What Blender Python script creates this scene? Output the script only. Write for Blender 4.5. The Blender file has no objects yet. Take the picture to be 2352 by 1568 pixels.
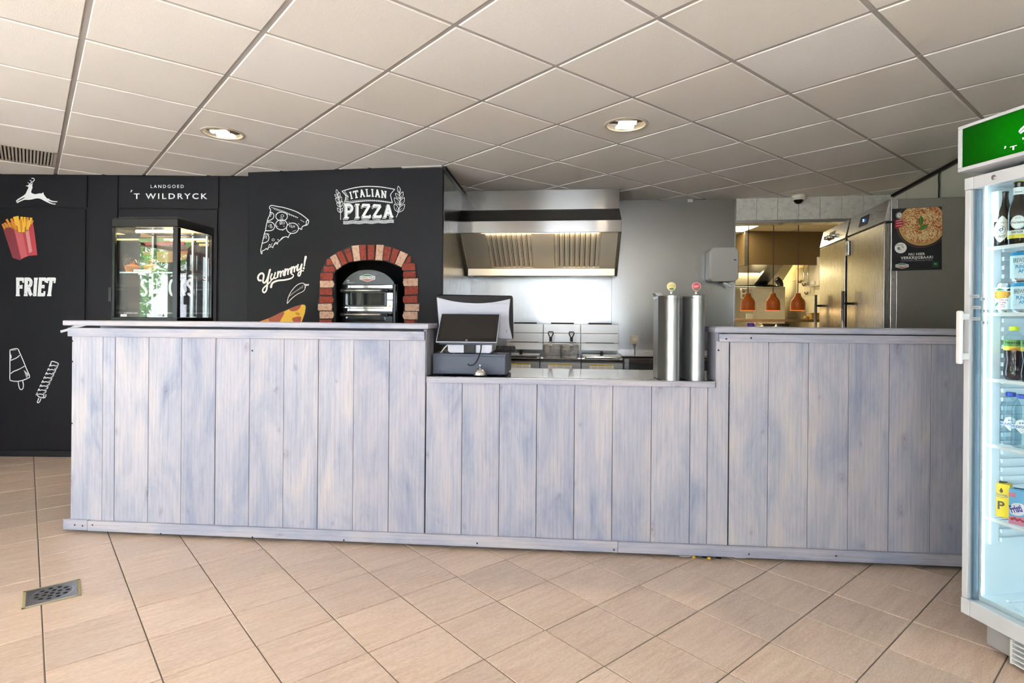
import bpy, bmesh, math, random
from mathutils import Vector, Matrix
from mathutils.geometry import tessellate_polygon
random.seed(7)
SC = bpy.context.scene
COL = SC.collection
PI = math.pi
CE = 2.50                      # ceiling height
# ------------------------------------------------------------------ camera
EYE = 1.26
FPX, PCX, PCY, ROLL = 1315.5, 1176.0, 730.6, 0.0086     # focal length in pixels of the 2352 wide frame
cr, sr = math.cos(ROLL), math.sin(ROLL)
cam_d = bpy.data.cameras.new('camera')
cam_d.sensor_width = 36.0
cam_d.lens = 36.0 * FPX / 2352.0
cam_d.shift_y = -(784.0 - PCY) / 2352.0
cam_d.clip_start = 0.02
cam = bpy.data.objects.new('camera', cam_d)
COL.objects.link(cam)
cam.matrix_world = Matrix(((cr, -sr, 0, 0), (0, 0, -1, 0), (sr, cr, 0, EYE), (0, 0, 0, 1)))
SC.camera = cam
# ------------------------------------------------------------------ world, view
SC.view_settings.view_transform = 'Standard'
SC.view_settings.look = 'None'
SC.view_settings.use_curve_mapping = False
SC.view_settings.gamma = 1.0
SC.view_settings.exposure = 0.38
W = bpy.data.worlds.new('overcast_sky')
SC.world = W
W.use_nodes = True
_bg = W.node_tree.nodes['Background']
_bg.inputs['Color'].default_value = (0.80, 0.89, 1.0, 1)
_bg.inputs['Strength'].default_value = 12.5
SC.cycles.use_denoising = True
SC.cycles.max_bounces = 8
SC.cycles.diffuse_bounces = 4
SC.cycles.glossy_bounces = 5
SC.cycles.transparent_max_bounces = 12
SC.cycles.caustics_reflective = False
SC.cycles.caustics_refractive = False
SC.cycles.sample_clamp_indirect = 60.0

sun_d = bpy.data.lights.new('sun', 'SUN'); sun_d.energy = 100.0; sun_d.angle = math.radians(3); sun_d.color = (0.86, 0.92, 1.0)
sun = bpy.data.objects.new('sun', sun_d); COL.objects.link(sun)
sun.rotation_euler = Vector((0.12, 0.62, -0.76)).to_track_quat('-Z', 'Y').to_euler()

def area_light(name, loc, size, size_y, energy, color, direction, portal=False):
    d = bpy.data.lights.new(name, 'AREA')
    d.shape = 'RECTANGLE'
    d.size, d.size_y, d.energy, d.color = size, size_y, energy, color
    o = bpy.data.objects.new(name, d)
    COL.objects.link(o)
    o.location = loc
    o.rotation_euler = Vector(direction).to_track_quat('-Z', 'Y').to_euler()
    if portal:
        d.cycles.is_portal = True
    return o

def point_light(name, loc, energy, color, radius=0.05):
    d = bpy.data.lights.new(name, 'POINT')
    d.energy, d.color, d.shadow_soft_size = energy, color, radius
    o = bpy.data.objects.new(name, d)
    COL.objects.link(o)
    o.location = loc
    return o

# window openings (behind and left of the camera): (axis, a0, a1, z0, z1)
FRONT_Y, LEFT_X = -2.6, -5.9
WINS = [('f', -5.55, -4.15, 0.08, 2.32), ('f', -3.9, -2.8, 0.08, 2.32), ('f', -2.48, -2.12, 0.08, 2.32), ('f', -1.05, 0.15, 0.08, 2.32),
        ('l', -2.2, -0.7, 0.08, 2.32), ('l', -0.4, 1.0, 0.08, 2.32)]
for k, (ax, a0, a1, z0, z1) in enumerate(WINS):
    if ax == 'f':
        area_light('window_portal', ((a0 + a1) / 2, FRONT_Y - 0.02, (z0 + z1) / 2), a1 - a0, z1 - z0, 1, (1, 1, 1), (0, 1, 0), True)
    else:
        area_light('window_portal', (LEFT_X - 0.02, (a0 + a1) / 2, (z0 + z1) / 2), a1 - a0, z1 - z0, 1, (1, 1, 1), (1, 0, 0), True)

# ------------------------------------------------------------------ layout frames
def ray(px, py):
    """slope of the sight line through a photo pixel: x and z gained per metre of depth"""
    X = (px - PCX) / FPX; Y = (py - PCY) / FPX
    return cr * X + sr * Y, -(-sr * X + cr * Y)
def at_z(px, py, z):
    dx, dz = ray(px, py); d = (z - EYE) / dz
    return Vector((dx * d, d, z))
def at_d(px, py, d):
    dx, dz = ray(px, py)
    return Vector((dx * d, d, EYE + dz * d))
class Frame:
    """an upright local frame: origin on the floor, u along rz, v away from it"""
    def __init__(s, x, y, rz):
        s.o = Vector((x, y, 0)); s.rz = rz
        s.u = Vector((math.cos(rz), math.sin(rz), 0)); s.v = Vector((-math.sin(rz), math.cos(rz), 0))
    def w(s, u, v, z): return s.o + s.u * u + s.v * v + Vector((0, 0, z))
    def loc(s, p):
        d = Vector((p[0], p[1], 0)) - s.o
        return d.dot(s.u), d.dot(s.v)
    def px(s, px, py, v=0.0):
        dx, dz = ray(px, py)
        q = s.o + s.v * v
        d = q.dot(s.v) / Vector((dx, 1, 0)).dot(s.v)
        p = Vector((dx * d, d, 0)) - s.o
        return p.dot(s.u), EYE + dz * d
    def pu(s, px, py, v=0.0): return s.px(px, py, v)[0]
    def pz(s, px, py, v=0.0): return s.px(px, py, v)[1]

# ------------------------------------------------------------------ mesh builder
class MB:
    def __init__(s): s.v = []; s.f = []; s.m = []; s.sm = []
    def add(s, vs, fs, m=0, smooth=False):
        n = len(s.v)
        s.v += [tuple(p) for p in vs]
        s.f += [tuple(n + i for i in f) for f in fs]
        s.m += [m] * len(fs); s.sm += [smooth] * len(fs)
        return s
    def box(s, x0, x1, y0, y1, z0, z1, m=0, M=None):
        vs = [Vector(p) for p in ((x0,y0,z0),(x1,y0,z0),(x1,y1,z0),(x0,y1,z0),(x0,y0,z1),(x1,y0,z1),(x1,y1,z1),(x0,y1,z1))]
        if M is not None: vs = [M @ p for p in vs]
        return s.add(vs, [(0,3,2,1),(4,5,6,7),(0,1,5,4),(1,2,6,5),(2,3,7,6),(3,0,4,7)], m)
    def hexa(s, bottom, top, m=0):
        return s.add(list(bottom) + list(top), [(0,3,2,1),(4,5,6,7),(0,1,5,4),(1,2,6,5),(2,3,7,6),(3,0,4,7)], m)
    def prism(s, poly, a, b, axis='z', m=0, smooth=False):
        """poly of 2D points pushed from a to b along the axis"""
        def P(p, t):
            return (p[0], p[1], t) if axis == 'z' else ((p[0], t, p[1]) if axis == 'y' else (t, p[0], p[1]))
        n = len(poly)
        area = sum(poly[i][0] * poly[(i+1) % n][1] - poly[(i+1) % n][0] * poly[i][1] for i in range(n))
        flip = (area < 0) != (axis == 'y')
        if flip: poly = poly[::-1]
        lo = [P(p, min(a, b)) for p in poly]; hi = [P(p, max(a, b)) for p in poly]
        tri = tessellate_polygon([[Vector((p[0], p[1], 0)) for p in poly]])
        k = len(s.v)
        s.v += lo + hi
        for t in tri:
            A, B, Cc = [poly[i] for i in t]
            pos = ((B[0]-A[0])*(Cc[1]-A[1]) - (B[1]-A[1])*(Cc[0]-A[0]) > 0) != (axis == 'y')
            t = t if pos else t[::-1]
            s.f.append(tuple(k + n + i for i in t)); s.f.append(tuple(k + i for i in t[::-1]))
            s.m += [m, m]; s.sm += [False, False]
        for i in range(n):
            j = (i + 1) % n
            s.f.append((k + i, k + j, k + n + j, k + n + i)); s.m.append(m); s.sm.append(smooth)
        return s
    def tube(s, pts, r, n=8, m=0, closed=False):
        pts = [Vector(p) for p in pts]; N = len(pts); rings = []
        rs = r if isinstance(r, (list, tuple)) else [r] * N
        prev = None
        for i in range(N):
            if closed: t = pts[(i+1) % N] - pts[i-1]
            else: t = pts[min(i+1, N-1)] - pts[max(i-1, 0)]
            t.normalize()
            if prev is None:
                a = Vector((0,0,1)) if abs(t.z) < 0.9 else Vector((1,0,0))
                x = t.cross(a).normalized()
            else:
                x = (prev - t * prev.dot(t)).normalized()
            prev = x; y = t.cross(x)
            rings.append([pts[i] + (x * math.cos(2*PI*k/n) + y * math.sin(2*PI*k/n)) * rs[i] for k in range(n)])
        vs = [p for rg in rings for p in rg]; fs = []
        for i in range(N if closed else N - 1):
            a = i * n; b = ((i + 1) % N) * n
            for k in range(n):
                fs.append((a + k, a + (k+1) % n, b + (k+1) % n, b + k))
        if not closed:
            fs.append(tuple(range(n))[::-1]); fs.append(tuple((N-1)*n + k for k in range(n)))
        return s.add(vs, fs, m, True)
    def lathe(s, prof, n=24, c=(0,0,0), m=0, axis='z', smooth=True, caps=True):
        vs = []
        for r, z in prof:
            for k in range(n):
                a = 2*PI*k/n; x, y = r*math.cos(a), r*math.sin(a)
                p = (x, y, z) if axis == 'z' else ((x, -z, y) if axis == 'y' else (z, x, y))
                vs.append((p[0]+c[0], p[1]+c[1], p[2]+c[2]))
        fs = []
        for i in range(len(prof)-1):
            for k in range(n):
                fs.append((i*n+k, i*n+(k+1) % n, (i+1)*n+(k+1) % n, (i+1)*n+k))
        if caps:
            if prof[0][0] > 1e-6: fs.append(tuple(range(n))[::-1])
            if prof[-1][0] > 1e-6: fs.append(tuple((len(prof)-1)*n+k for k in range(n)))
        return s.add(vs, fs, m, smooth)
    def ribbon(s, pts, w, fn, off=0.0, m=0, closed=False):
        """flat stroke through 2D points; fn(u, z, off) places it"""
        N = len(pts); P = [Vector((p[0], p[1])) for p in pts]
        ws = w if isinstance(w, (list, tuple)) else [w] * N
        L = []
        for i in range(N):
            if closed: a, b = P[i-1], P[(i+1) % N]
            else: a, b = P[max(i-1, 0)], P[min(i+1, N-1)]
            t = b - a
            t = t.normalized() if t.length > 1e-9 else Vector((1, 0))
            nrm = Vector((-t.y, t.x)) * (ws[i] / 2)
            L.append((P[i] + nrm, P[i] - nrm))
        vs = [fn(p.x, p.y, off) for pr in L for p in pr]; fs = []
        for i in range(N if closed else N - 1):
            j = (i + 1) % N
            fs.append((2*i, 2*i+1, 2*j+1, 2*j))
        return s.add(vs, fs, m)
    def disc(s, c, r, fn, off=0.0, m=0, n=20, ry=None):
        ry = ry or r
        return s.add([fn(c[0]+r*math.cos(2*PI*k/n), c[1]+ry*math.sin(2*PI*k/n), off) for k in range(n)], [tuple(range(n))], m)
    def fill(s, poly, fn, off=0.0, m=0, holes=()):
        loops = [[Vector((p[0], p[1], 0)) for p in poly]] + [[Vector((p[0], p[1], 0)) for p in h] for h in holes]
        tri = tessellate_polygon(loops)
        flat = [p for l in loops for p in l]
        return s.add([fn(p.x, p.y, off) for p in flat], tri, m)
    def mesh(s, name, mats):
        me = bpy.data.meshes.new(name)
        me.from_pydata(s.v, [], s.f)
        for mt in mats: me.materials.append(mt)
        me.polygons.foreach_set('material_index', s.m)
        me.polygons.foreach_set('use_smooth', s.sm)
        me.update()
        return me

def spline(pts, n=6, closed=False):
    out = []; N = len(pts)
    for i in range(N if closed else N - 1):
        if closed: p = [pts[(i + k) % N] for k in (-1, 0, 1, 2)]
        else: p = [pts[max(i-1, 0)], pts[i], pts[i+1], pts[min(i+2, N-1)]]
        for k in range(n):
            t = k / n
            out.append(tuple(0.5*((2*p[1][j]) + (-p[0][j]+p[2][j])*t + (2*p[0][j]-5*p[1][j]+4*p[2][j]-p[3][j])*t*t + (-p[0][j]+3*p[1][j]-3*p[2][j]+p[3][j])*t**3) for j in range(len(pts[0]))))
    if not closed: out.append(tuple(pts[-1]))
    return out

_text_cache = {}
def text_polys(body, bold=0.0, spacing=1.0):
    """vertices and faces of a line of text, 1 unit high capitals, centred on x, baseline 0"""
    key = (body, bold, spacing)
    if key not in _text_cache:
        c = bpy.data.curves.new('t', 'FONT'); c.body = body; c.offset = bold; c.space_character = spacing
        c.align_x = 'CENTER'; c.size = 1 / 0.729; c.resolution_u = 3
        o = bpy.data.objects.new('t', c); COL.objects.link(o)
        me = bpy.data.meshes.new_from_object(o)
        _text_cache[key] = ([tuple(v.co) for v in me.vertices], [tuple(p.vertices) for p in me.polygons])
        bpy.data.objects.remove(o); bpy.data.curves.remove(c); bpy.data.meshes.remove(me)
    return _text_cache[key]
def put_text(mb, body, cx, z, h, fn, off=0.0, m=0, width=None, bold=0.0, spacing=1.0, ang=0.0):
    vs, fs = text_polys(body, bold, spacing)
    x0 = min(v[0] for v in vs); x1 = max(v[0] for v in vs)
    k = (width / (x1 - x0)) if width else h
    mid = (x0 + x1) / 2; ca, sa = math.cos(ang), math.sin(ang)
    mb.add([fn(cx + (v[0]-mid)*k*ca - v[1]*h*sa, z + (v[0]-mid)*k*sa + v[1]*h*ca, off) for v in vs], fs, m)

def obj(name, mb, mat, parent=None, loc=None, rz=0.0, bevel=0.0, label=None, kind=None, seg=2, me=None):
    mats = mat if isinstance(mat, (list, tuple)) else [mat]
    o = bpy.data.objects.new(name, me or mb.mesh(name, mats))
    COL.objects.link(o)
    if parent is not None: o.parent = parent
    if loc is not None: o.location = loc
    o.rotation_euler.z = rz
    if bevel:
        b = o.modifiers.new('bevel', 'BEVEL'); b.width = bevel; b.segments = seg; b.limit_method = 'ANGLE'; b.angle_limit = 0.6
        b.harden_normals = False
    if label: o['label'] = label
    if kind: o['kind'] = kind
    return o
def thing(name, label, cat, loc=(0,0,0), rz=0.0, group=None):
    o = bpy.data.objects.new(name, None); COL.objects.link(o)
    o.empty_display_size = 0.1
    o.location = loc; o.rotation_euler.z = rz
    o['label'] = label; o['category'] = cat
    if group: o['group'] = group
    return o
def tag(o, label, cat, group=None):
    o['label'] = label; o['category'] = cat
    if group: o['group'] = group
    return o
def dup(root, loc, rz=None, label=None):
    r = root.copy(); COL.objects.link(r); r.location = loc
    if rz is not None: r.rotation_euler.z = rz
    if label: r['label'] = label
    for ch in list(root.children):
        c = ch.copy(); COL.objects.link(c); c.parent = r
        for g in list(ch.children):
            d = g.copy(); COL.objects.link(d); d.parent = c
    return r

# ------------------------------------------------------------------ materials
M = {}
def mat(name, color, rough=0.5, metal=0.0, **kw):
    m = bpy.data.materials.new(name); m.use_nodes = True
    M[name] = m
    b = m.node_tree.nodes['Principled BSDF']
    b.inputs['Base Color'].default_value = (*color, 1)
    b.inputs['Roughness'].default_value = rough
    b.inputs['Metallic'].default_value = metal
    for k, v in kw.items():
        b.inputs[k.replace('_', ' ')].default_value = v
    return m
class NT:
    def __init__(s, m): s.m = m; s.t = m.node_tree; s.b = s.t.nodes['Principled BSDF']
    def n(s, typ, **kw):
        nd = s.t.nodes.new(typ)
        for k, v in kw.items():
            if k.startswith('i_'):
                key = k[2:]
                nd.inputs[int(key) if key.isdigit() else key.replace('_', ' ')].default_value = v
            else: setattr(nd, k, v)
        return nd
    def l(s, a, b): s.t.links.new(a, b)
    def coord(s, scale=(1,1,1), rnd=True, rot=(0,0,0)):
        tc = s.n('ShaderNodeTexCoord'); mp = s.n('ShaderNodeMapping')
        mp.inputs['Scale'].default_value = scale; mp.inputs['Rotation'].default_value = rot
        if rnd:
            oi = s.n('ShaderNodeObjectInfo'); mu = s.n('ShaderNodeVectorMath', operation='SCALE')
            cb = s.n('ShaderNodeCombineXYZ'); ml = s.n('ShaderNodeMath', operation='MULTIPLY', i_1=37.0)
            s.l(oi.outputs['Random'], ml.inputs[0])
            for i in range(3): s.l(ml.outputs[0], cb.inputs[i])
            ad = s.n('ShaderNodeVectorMath', operation='ADD')
            s.l(tc.outputs['Object'], ad.inputs[0]); s.l(cb.outputs[0], ad.inputs[1]); s.l(ad.outputs[0], mp.inputs['Vector'])
        else: s.l(tc.outputs['Object'], mp.inputs['Vector'])
        return mp.outputs[0]
    def noise(s, vec, scale, detail=4, rough=0.55, dist=0.0):
        nd = s.n('ShaderNodeTexNoise'); nd.inputs['Scale'].default_value = scale; nd.inputs['Detail'].default_value = detail
        nd.inputs['Roughness'].default_value = rough; nd.inputs['Distortion'].default_value = dist
        s.l(vec, nd.inputs['Vector']); return nd.outputs['Fac']
    def ramp(s, fac, stops):
        nd = s.n('ShaderNodeValToRGB'); e = nd.color_ramp.elements
        while len(e) < len(stops): e.new(0.5)
        for i, (p, c) in enumerate(stops):
            e[i].position = p; e[i].color = (*c, 1) if len(c) == 3 else c
        s.l(fac, nd.inputs['Fac']); return nd.outputs['Color']
    def mix(s, fac, a, b, mode='MIX'):
        nd = s.n('ShaderNodeMix', data_type='RGBA', blend_type=mode)
        if isinstance(fac, float): nd.inputs[0].default_value = fac
        else: s.l(fac, nd.inputs[0])
        for i, x in ((6, a), (7, b)):
            if isinstance(x, tuple): nd.inputs[i].default_value = (*x, 1)
            else: s.l(x, nd.inputs[i])
        return nd.outputs[2]
    def bump(s, fac, strength=0.2, dist=0.002):
        nd = s.n('ShaderNodeBump'); nd.inputs['Strength'].default_value = strength; nd.inputs['Distance'].default_value = dist
        s.l(fac, nd.inputs['Height']); s.l(nd.outputs[0], s.b.inputs['Normal'])
    def color(s, c): s.l(c, s.b.inputs['Base Color'])
    def rand(s):
        return s.n('ShaderNodeObjectInfo').outputs['Random']

def make_wood(name, horizontal=False):
    m = mat(name, (0.5, 0.5, 0.55), 0.55); t = NT(m)
    sc = (0.14, 1, 1) if horizontal else (1, 1, 0.14)
    v = t.coord(sc); sc2 = (0.30, 1, 1) if horizontal else (1, 1, 0.30)
    v2 = t.coord(sc2)
    blot = t.noise(v2, 6.5, 5, 0.62, 0.6)
    base = t.ramp(blot, [(0.28, (0.245, 0.285, 0.395)), (0.42, (0.345, 0.365, 0.455)), (0.56, (0.43, 0.425, 0.49)), (0.74, (0.515, 0.48, 0.475))])
    # grain: stretched rings warped by a slow noise
    gvv = t.coord((0.035, 1, 1) if horizontal else (1, 1, 0.035))
    gv = t.noise(gvv, 150.0, 5, 0.65, 0.3)
    grain = t.ramp(gv, [(0.30, (0.80, 0.80, 0.83)), (0.48, (0.98, 0.98, 0.98)), (0.70, (1.07, 1.06, 1.04))])
    c = t.mix(0.9, base, grain, 'MULTIPLY')
    wv = t.n('ShaderNodeTexWave', wave_type='BANDS', bands_direction='Z' if horizontal else 'X')
    wv.inputs['Scale'].default_value = 14.0; wv.inputs['Distortion'].default_value = 7.0; wv.inputs['Detail'].default_value = 2.0; wv.inputs['Detail Scale'].default_value = 0.7
    v3 = t.coord((0.10, 1, 1) if horizontal else (1, 1, 0.10)); t.l(v3, wv.inputs['Vector'])
    fig = t.ramp(wv.outputs['Fac'], [(0.0, (0.90, 0.91, 0.93)), (0.2, (0.99, 0.99, 1)), (1.0, (1.03, 1.02, 1.0))])
    c = t.mix(0.8, c, fig, 'MULTIPLY')
    # knots
    v4 = t.coord((0.55, 1, 1) if horizontal else (1, 1, 0.55))
    sp_ = t.n('ShaderNodeSeparateXYZ'); t.l(v4, sp_.inputs[0]); cb2 = t.n('ShaderNodeCombineXYZ')
    t.l(sp_.outputs['X'], cb2.inputs['X']); t.l(sp_.outputs['Z'], cb2.inputs['Y'])
    wn = t.n('ShaderNodeTexNoise'); wn.inputs['Scale'].default_value = 14.0; t.l(cb2.outputs[0], wn.inputs['Vector'])
    wm = t.n('ShaderNodeVectorMath', operation='MULTIPLY_ADD'); t.l(wn.outputs['Color'], wm.inputs[0]); wm.inputs[1].default_value = (0.06, 0.06, 0.0); t.l(cb2.outputs[0], wm.inputs[2])
    vo = t.n('ShaderNodeTexVoronoi', feature='F1', voronoi_dimensions='2D'); vo.inputs['Scale'].default_value = 3.6; t.l(wm.outputs[0], vo.inputs['Vector'])
    sz = t.n('ShaderNodeSeparateColor'); t.l(vo.outputs['Color'], sz.inputs[0])
    sm_ = t.n('ShaderNodeMath', operation='MULTIPLY_ADD', i_1=2.2, i_2=0.75); t.l(sz.outputs[0], sm_.inputs[0])
    sd_ = t.n('ShaderNodeMath', operation='MULTIPLY'); t.l(vo.outputs['Distance'], sd_.inputs[0]); t.l(sm_.outputs[0], sd_.inputs[1])
    kn = t.ramp(sd_.outputs[0], [(0.015, (0.52, 0.46, 0.46)), (0.035, (0.92, 0.88, 0.88)), (0.048, (0.66, 0.66, 0.74)), (0.075, (0.88, 0.89, 0.93)), (0.15, (1, 1, 1))])
    c = t.mix(0.7, c, kn, 'MULTIPLY')
    # per plank tone
    r = t.ramp(t.rand(), [(0.0, (0.90, 0.91, 0.94)), (0.5, (1, 1, 1)), (1.0, (1.06, 1.05, 1.02))])
    c = t.mix(1.0, c, r, 'MULTIPLY')
    t.color(c); t.bump(gv, 0.25, 0.002)
    return m
def make_steel(name, col=(0.60, 0.60, 0.60), rough=0.3, scale=(2, 2, 160), bump=0.05, aniso=0.0):
    m = mat(name, col, rough, 1.0); t = NT(m)
    v = t.coord(scale); n = t.noise(v, 4.0, 4, 0.6)
    mr = t.n('ShaderNodeMapRange'); mr.inputs['To Min'].default_value = rough * 0.8; mr.inputs['To Max'].default_value = rough * 1.25
    t.l(n, mr.inputs['Value']); t.l(mr.outputs[0], t.b.inputs['Roughness'])
    v2 = t.coord((1.2, 1.2, 1.2)); n2 = t.noise(v2, 2.0, 3)
    t.color(t.mix(n2, tuple(x*0.92 for x in col), tuple(min(1, x*1.06) for x in col)))
    t.bump(n, bump, 0.0006)
    if aniso:
        tg = t.n('ShaderNodeTangent', direction_type='RADIAL', axis='Z')
        t.b.inputs['Anisotropic'].default_value = aniso
        t.b.inputs['Anisotropic Rotation'].default_value = 0.25
        t.l(tg.outputs[0], t.b.inputs['Tangent'])
    return m
def make_glass(name, tint=(1, 1, 1), refl=1.0, ior=1.5):
    m = bpy.data.materials.new(name); m.use_nodes = True; t = m.node_tree; t.nodes.clear()
    out = t.nodes.new('ShaderNodeOutputMaterial'); mx = t.nodes.new('ShaderNodeMixShader'); tr = t.nodes.new('ShaderNodeBsdfTransparent')
    gl = t.nodes.new('ShaderNodeBsdfGlossy'); geo = t.nodes.new('ShaderNodeNewGeometry')
    tr.inputs['Color'].default_value = (*tint, 1); gl.inputs['Roughness'].default_value = 0.01
    def mth(op, a, b=None):
        nd = t.nodes.new('ShaderNodeMath'); nd.operation = op
        for i, q in enumerate((a, b)):
            if q is None: continue
            if isinstance(q, (int, float)): nd.inputs[i].default_value = q
            else: t.links.new(q, nd.inputs[i])
        return nd.outputs[0]
    # Schlick reflectance of one face, the same from either side of a thin pane
    dt = t.nodes.new('ShaderNodeVectorMath'); dt.operation = 'DOT_PRODUCT'
    t.links.new(geo.outputs['Incoming'], dt.inputs[0]); t.links.new(geo.outputs['Normal'], dt.inputs[1])
    f0 = ((ior - 1) / (ior + 1)) ** 2
    sch = mth('ADD', mth('MULTIPLY', mth('POWER', mth('SUBTRACT', 1.0, mth('ABSOLUTE', dt.outputs['Value'])), 5.0), 1 - f0), f0)
    t.links.new(mth('MINIMUM', mth('MULTIPLY', sch, refl), 1.0), mx.inputs[0])
    t.links.new(tr.outputs[0], mx.inputs[1]); t.links.new(gl.outputs[0], mx.inputs[2]); t.links.new(mx.outputs[0], out.inputs[0])
    return m
def emit(name, color, strength):
    m = mat(name, color, 0.5)
    b = m.node_tree.nodes['Principled BSDF']
    b.inputs['Emission Color'].default_value = (*color, 1); b.inputs['Emission Strength'].default_value = strength
    return m

M['plank'] = make_wood('whitewashed_plank')
M['plank_h'] = make_wood('whitewashed_board', True)
M['steel'] = make_steel('brushed_steel', (0.50, 0.50, 0.50), 0.28, (4, 4, 220), 0.008)
M['steel_h'] = make_steel('brushed_steel_lengthwise', (0.44, 0.44, 0.435), 0.16, (3, 3, 200), 0.0, 0.94)
M['steel_wall'] = make_steel('steel_sheet', (0.42, 0.43, 0.43), 0.25, (160, 160, 2), 0.008)
M['steel_top'] = make_steel('polished_worktop_steel', (0.66, 0.66, 0.65), 0.10, (3, 160, 3), 0.012)
M['fryer_steel'] = make_steel('fryer_steel', (0.36, 0.355, 0.34), 0.34, (4, 4, 220), 0.006)
M['steel_dark'] = make_steel('fridge_steel', (0.33, 0.33, 0.32), 0.32, (160, 160, 2), 0.01)
M['chrome'] = mat('chrome', (0.8, 0.8, 0.8), 0.08, 1.0)
M['black'] = mat('black_plastic', (0.009, 0.009, 0.011), 0.5, Specular_IOR_Level=0.3)
M['black_gloss'] = mat('black_gloss', (0.006, 0.006, 0.007), 0.2, Specular_IOR_Level=0.25)
M['void'] = mat('dark_recess', (0.006, 0.006, 0.006), 0.9)
M['white_plastic'] = mat('white_plastic', (0.80, 0.80, 0.80), 0.35)
M['white_paint'] = mat('white_coated_steel', (0.62, 0.635, 0.67), 0.3)
M['cream'] = mat('cream_plastic', (0.72, 0.68, 0.58), 0.45)
M['print_white'] = mat('white_print', (0.72, 0.76, 0.78), 0.5)
M['print_white2'] = mat('warm_white_print', (0.78, 0.77, 0.74), 0.5)
M['print_grey'] = mat('grey_print', (0.30, 0.31, 0.33), 0.5)
M['print_black'] = mat('black_print', (0.01, 0.01, 0.012), 0.4)
M['paper'] = mat('white_paper', (0.80, 0.80, 0.78), 0.7)
M['grout'] = mat('grey_grout', (0.17, 0.15, 0.13), 0.9)
M['glass'] = make_glass('clear_glass')
M['glass_case'] = make_glass('display_glass', (0.93, 0.97, 0.95), 1.25)
M['glass_green'] = make_glass('door_glass', (0.93, 0.98, 0.99), 0.55)
def colour(name, c, rough=0.5):
    if name not in M: M[name] = mat(name, c, rough)
    return M[name]
RED = colour('red_print', (0.42, 0.035, 0.05)); GREEN = colour('green_print', (0.03, 0.20, 0.07)); YEL = colour('yellow_print', (0.75, 0.45, 0.03))
ORA = colour('orange_print', (0.62, 0.22, 0.02)); TAN = colour('tan_print', (0.55, 0.30, 0.09))

# dark wall panels
m = mat('charcoal_panel', (0.026, 0.027, 0.033), 0.5); t = NT(m)
v = t.coord((60, 60, 2)); n = t.noise(v, 3.0, 4)
t.color(t.mix(n, (0.0055, 0.0058, 0.0085), (0.009, 0.0093, 0.013))); t.bump(n, 0.08, 0.001); t.b.inputs['Specular IOR Level'].default_value = 0.20; M['charcoal'] = m
# floor tile: streaked warm stone, grain along the tile rows
m = mat('beige_floor_tile', (0.5, 0.4, 0.3), 0.33); t = NT(m)
v = t.coord((1, 9, 1)); n1 = t.noise(v, 5.0, 6, 0.65, 0.6)
c = t.ramp(n1, [(0.25, (0.46, 0.315, 0.22)), (0.45, (0.615, 0.455, 0.34)), (0.58, (0.70, 0.545, 0.425)), (0.75, (0.75, 0.625, 0.52))])
v2 = t.coord((1, 2, 1)); n2 = t.noise(v2, 2.2, 3, 0.5, 0.5)
c = t.mix(n2, c, (0.64, 0.53, 0.45)); n3 = t.noise(t.coord((14, 60, 14)), 4.0, 3)
c = t.mix(0.5, c, t.ramp(n3, [(0.35, (0.72, 0.70, 0.68)), (0.6, (1.05, 1.05, 1.05))]), 'MULTIPLY')
c = t.mix(1.0, c, t.ramp(t.rand(), [(0, (0.92, 0.92, 0.93)), (0.5, (1, 0.99, 0.98)), (1, (1.06, 1.04, 1.02))]), 'MULTIPLY')
t.color(c); t.bump(n3, 0.12, 0.0015); M['floor_tile'] = m
# ceiling tile
m = mat('mineral_ceiling_tile', (0.6, 0.58, 0.55), 0.9); t = NT(m)
n1 = t.noise(t.coord((1, 1, 1)), 170.0, 3, 0.7)
c = t.mix(1.0, t.ramp(n1, [(0.3, (0.79, 0.77, 0.745)), (0.7, (0.85, 0.83, 0.805))]),
          t.ramp(t.rand(), [(0, (0.95, 0.93, 0.90)), (0.35, (1, 0.985, 0.965)), (0.8, (1, 1, 1)), (1, (1.03, 1.03, 1.04))]), 'MULTIPLY')
t.color(c); t.bump(n1, 0.35, 0.003); M['ceiling_tile'] = m
M['grid'] = mat('ceiling_grid_metal', (0.42, 0.40, 0.38), 0.5)
# bricks
for nm, a, b in (('brick_red', (0.20, 0.028, 0.018), (0.38, 0.075, 0.045)), ('brick_pale', (0.50, 0.26, 0.17), (0.72, 0.54, 0.42))):
    m = mat(nm, a, 0.85); t = NT(m); n1 = t.noise(t.coord((1, 1, 1)), 60.0, 5, 0.7, 0.3)
    n2 = t.noise(t.coord((1, 1, 1)), 9.0, 3)
    c = t.mix(n2, a, b); c = t.mix(0.9, c, t.ramp(n1, [(0.33, (0.45, 0.40, 0.40)), (0.5, (1, 1, 1)), (0.7, (1.15, 1.12, 1.1))]), 'MULTIPLY')
    t.color(c); t.bump(n1, 0.6, 0.006); M[nm] = m
# kitchen wall tiles
m = mat('grey_wall_tile', (0.5, 0.48, 0.45), 0.35); t = NT(m); n1 = t.noise(t.coord((1, 1, 1)), 22.0, 6, 0.7)
t.color(t.ramp(n1, [(0.3, (0.40, 0.37, 0.34)), (0.5, (0.55, 0.53, 0.49)), (0.75, (0.62, 0.60, 0.56))])); M['wall_tile'] = m
m = mat('cream_wall_tile', (0.78, 0.72, 0.56), 0.25); M['cream_tile'] = m
M['plaster'] = mat('pale_plaster', (0.62, 0.63, 0.57), 0.8)
M['orange_shade'] = mat('orange_enamel', (0.62, 0.13, 0.015), 0.32)
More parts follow.
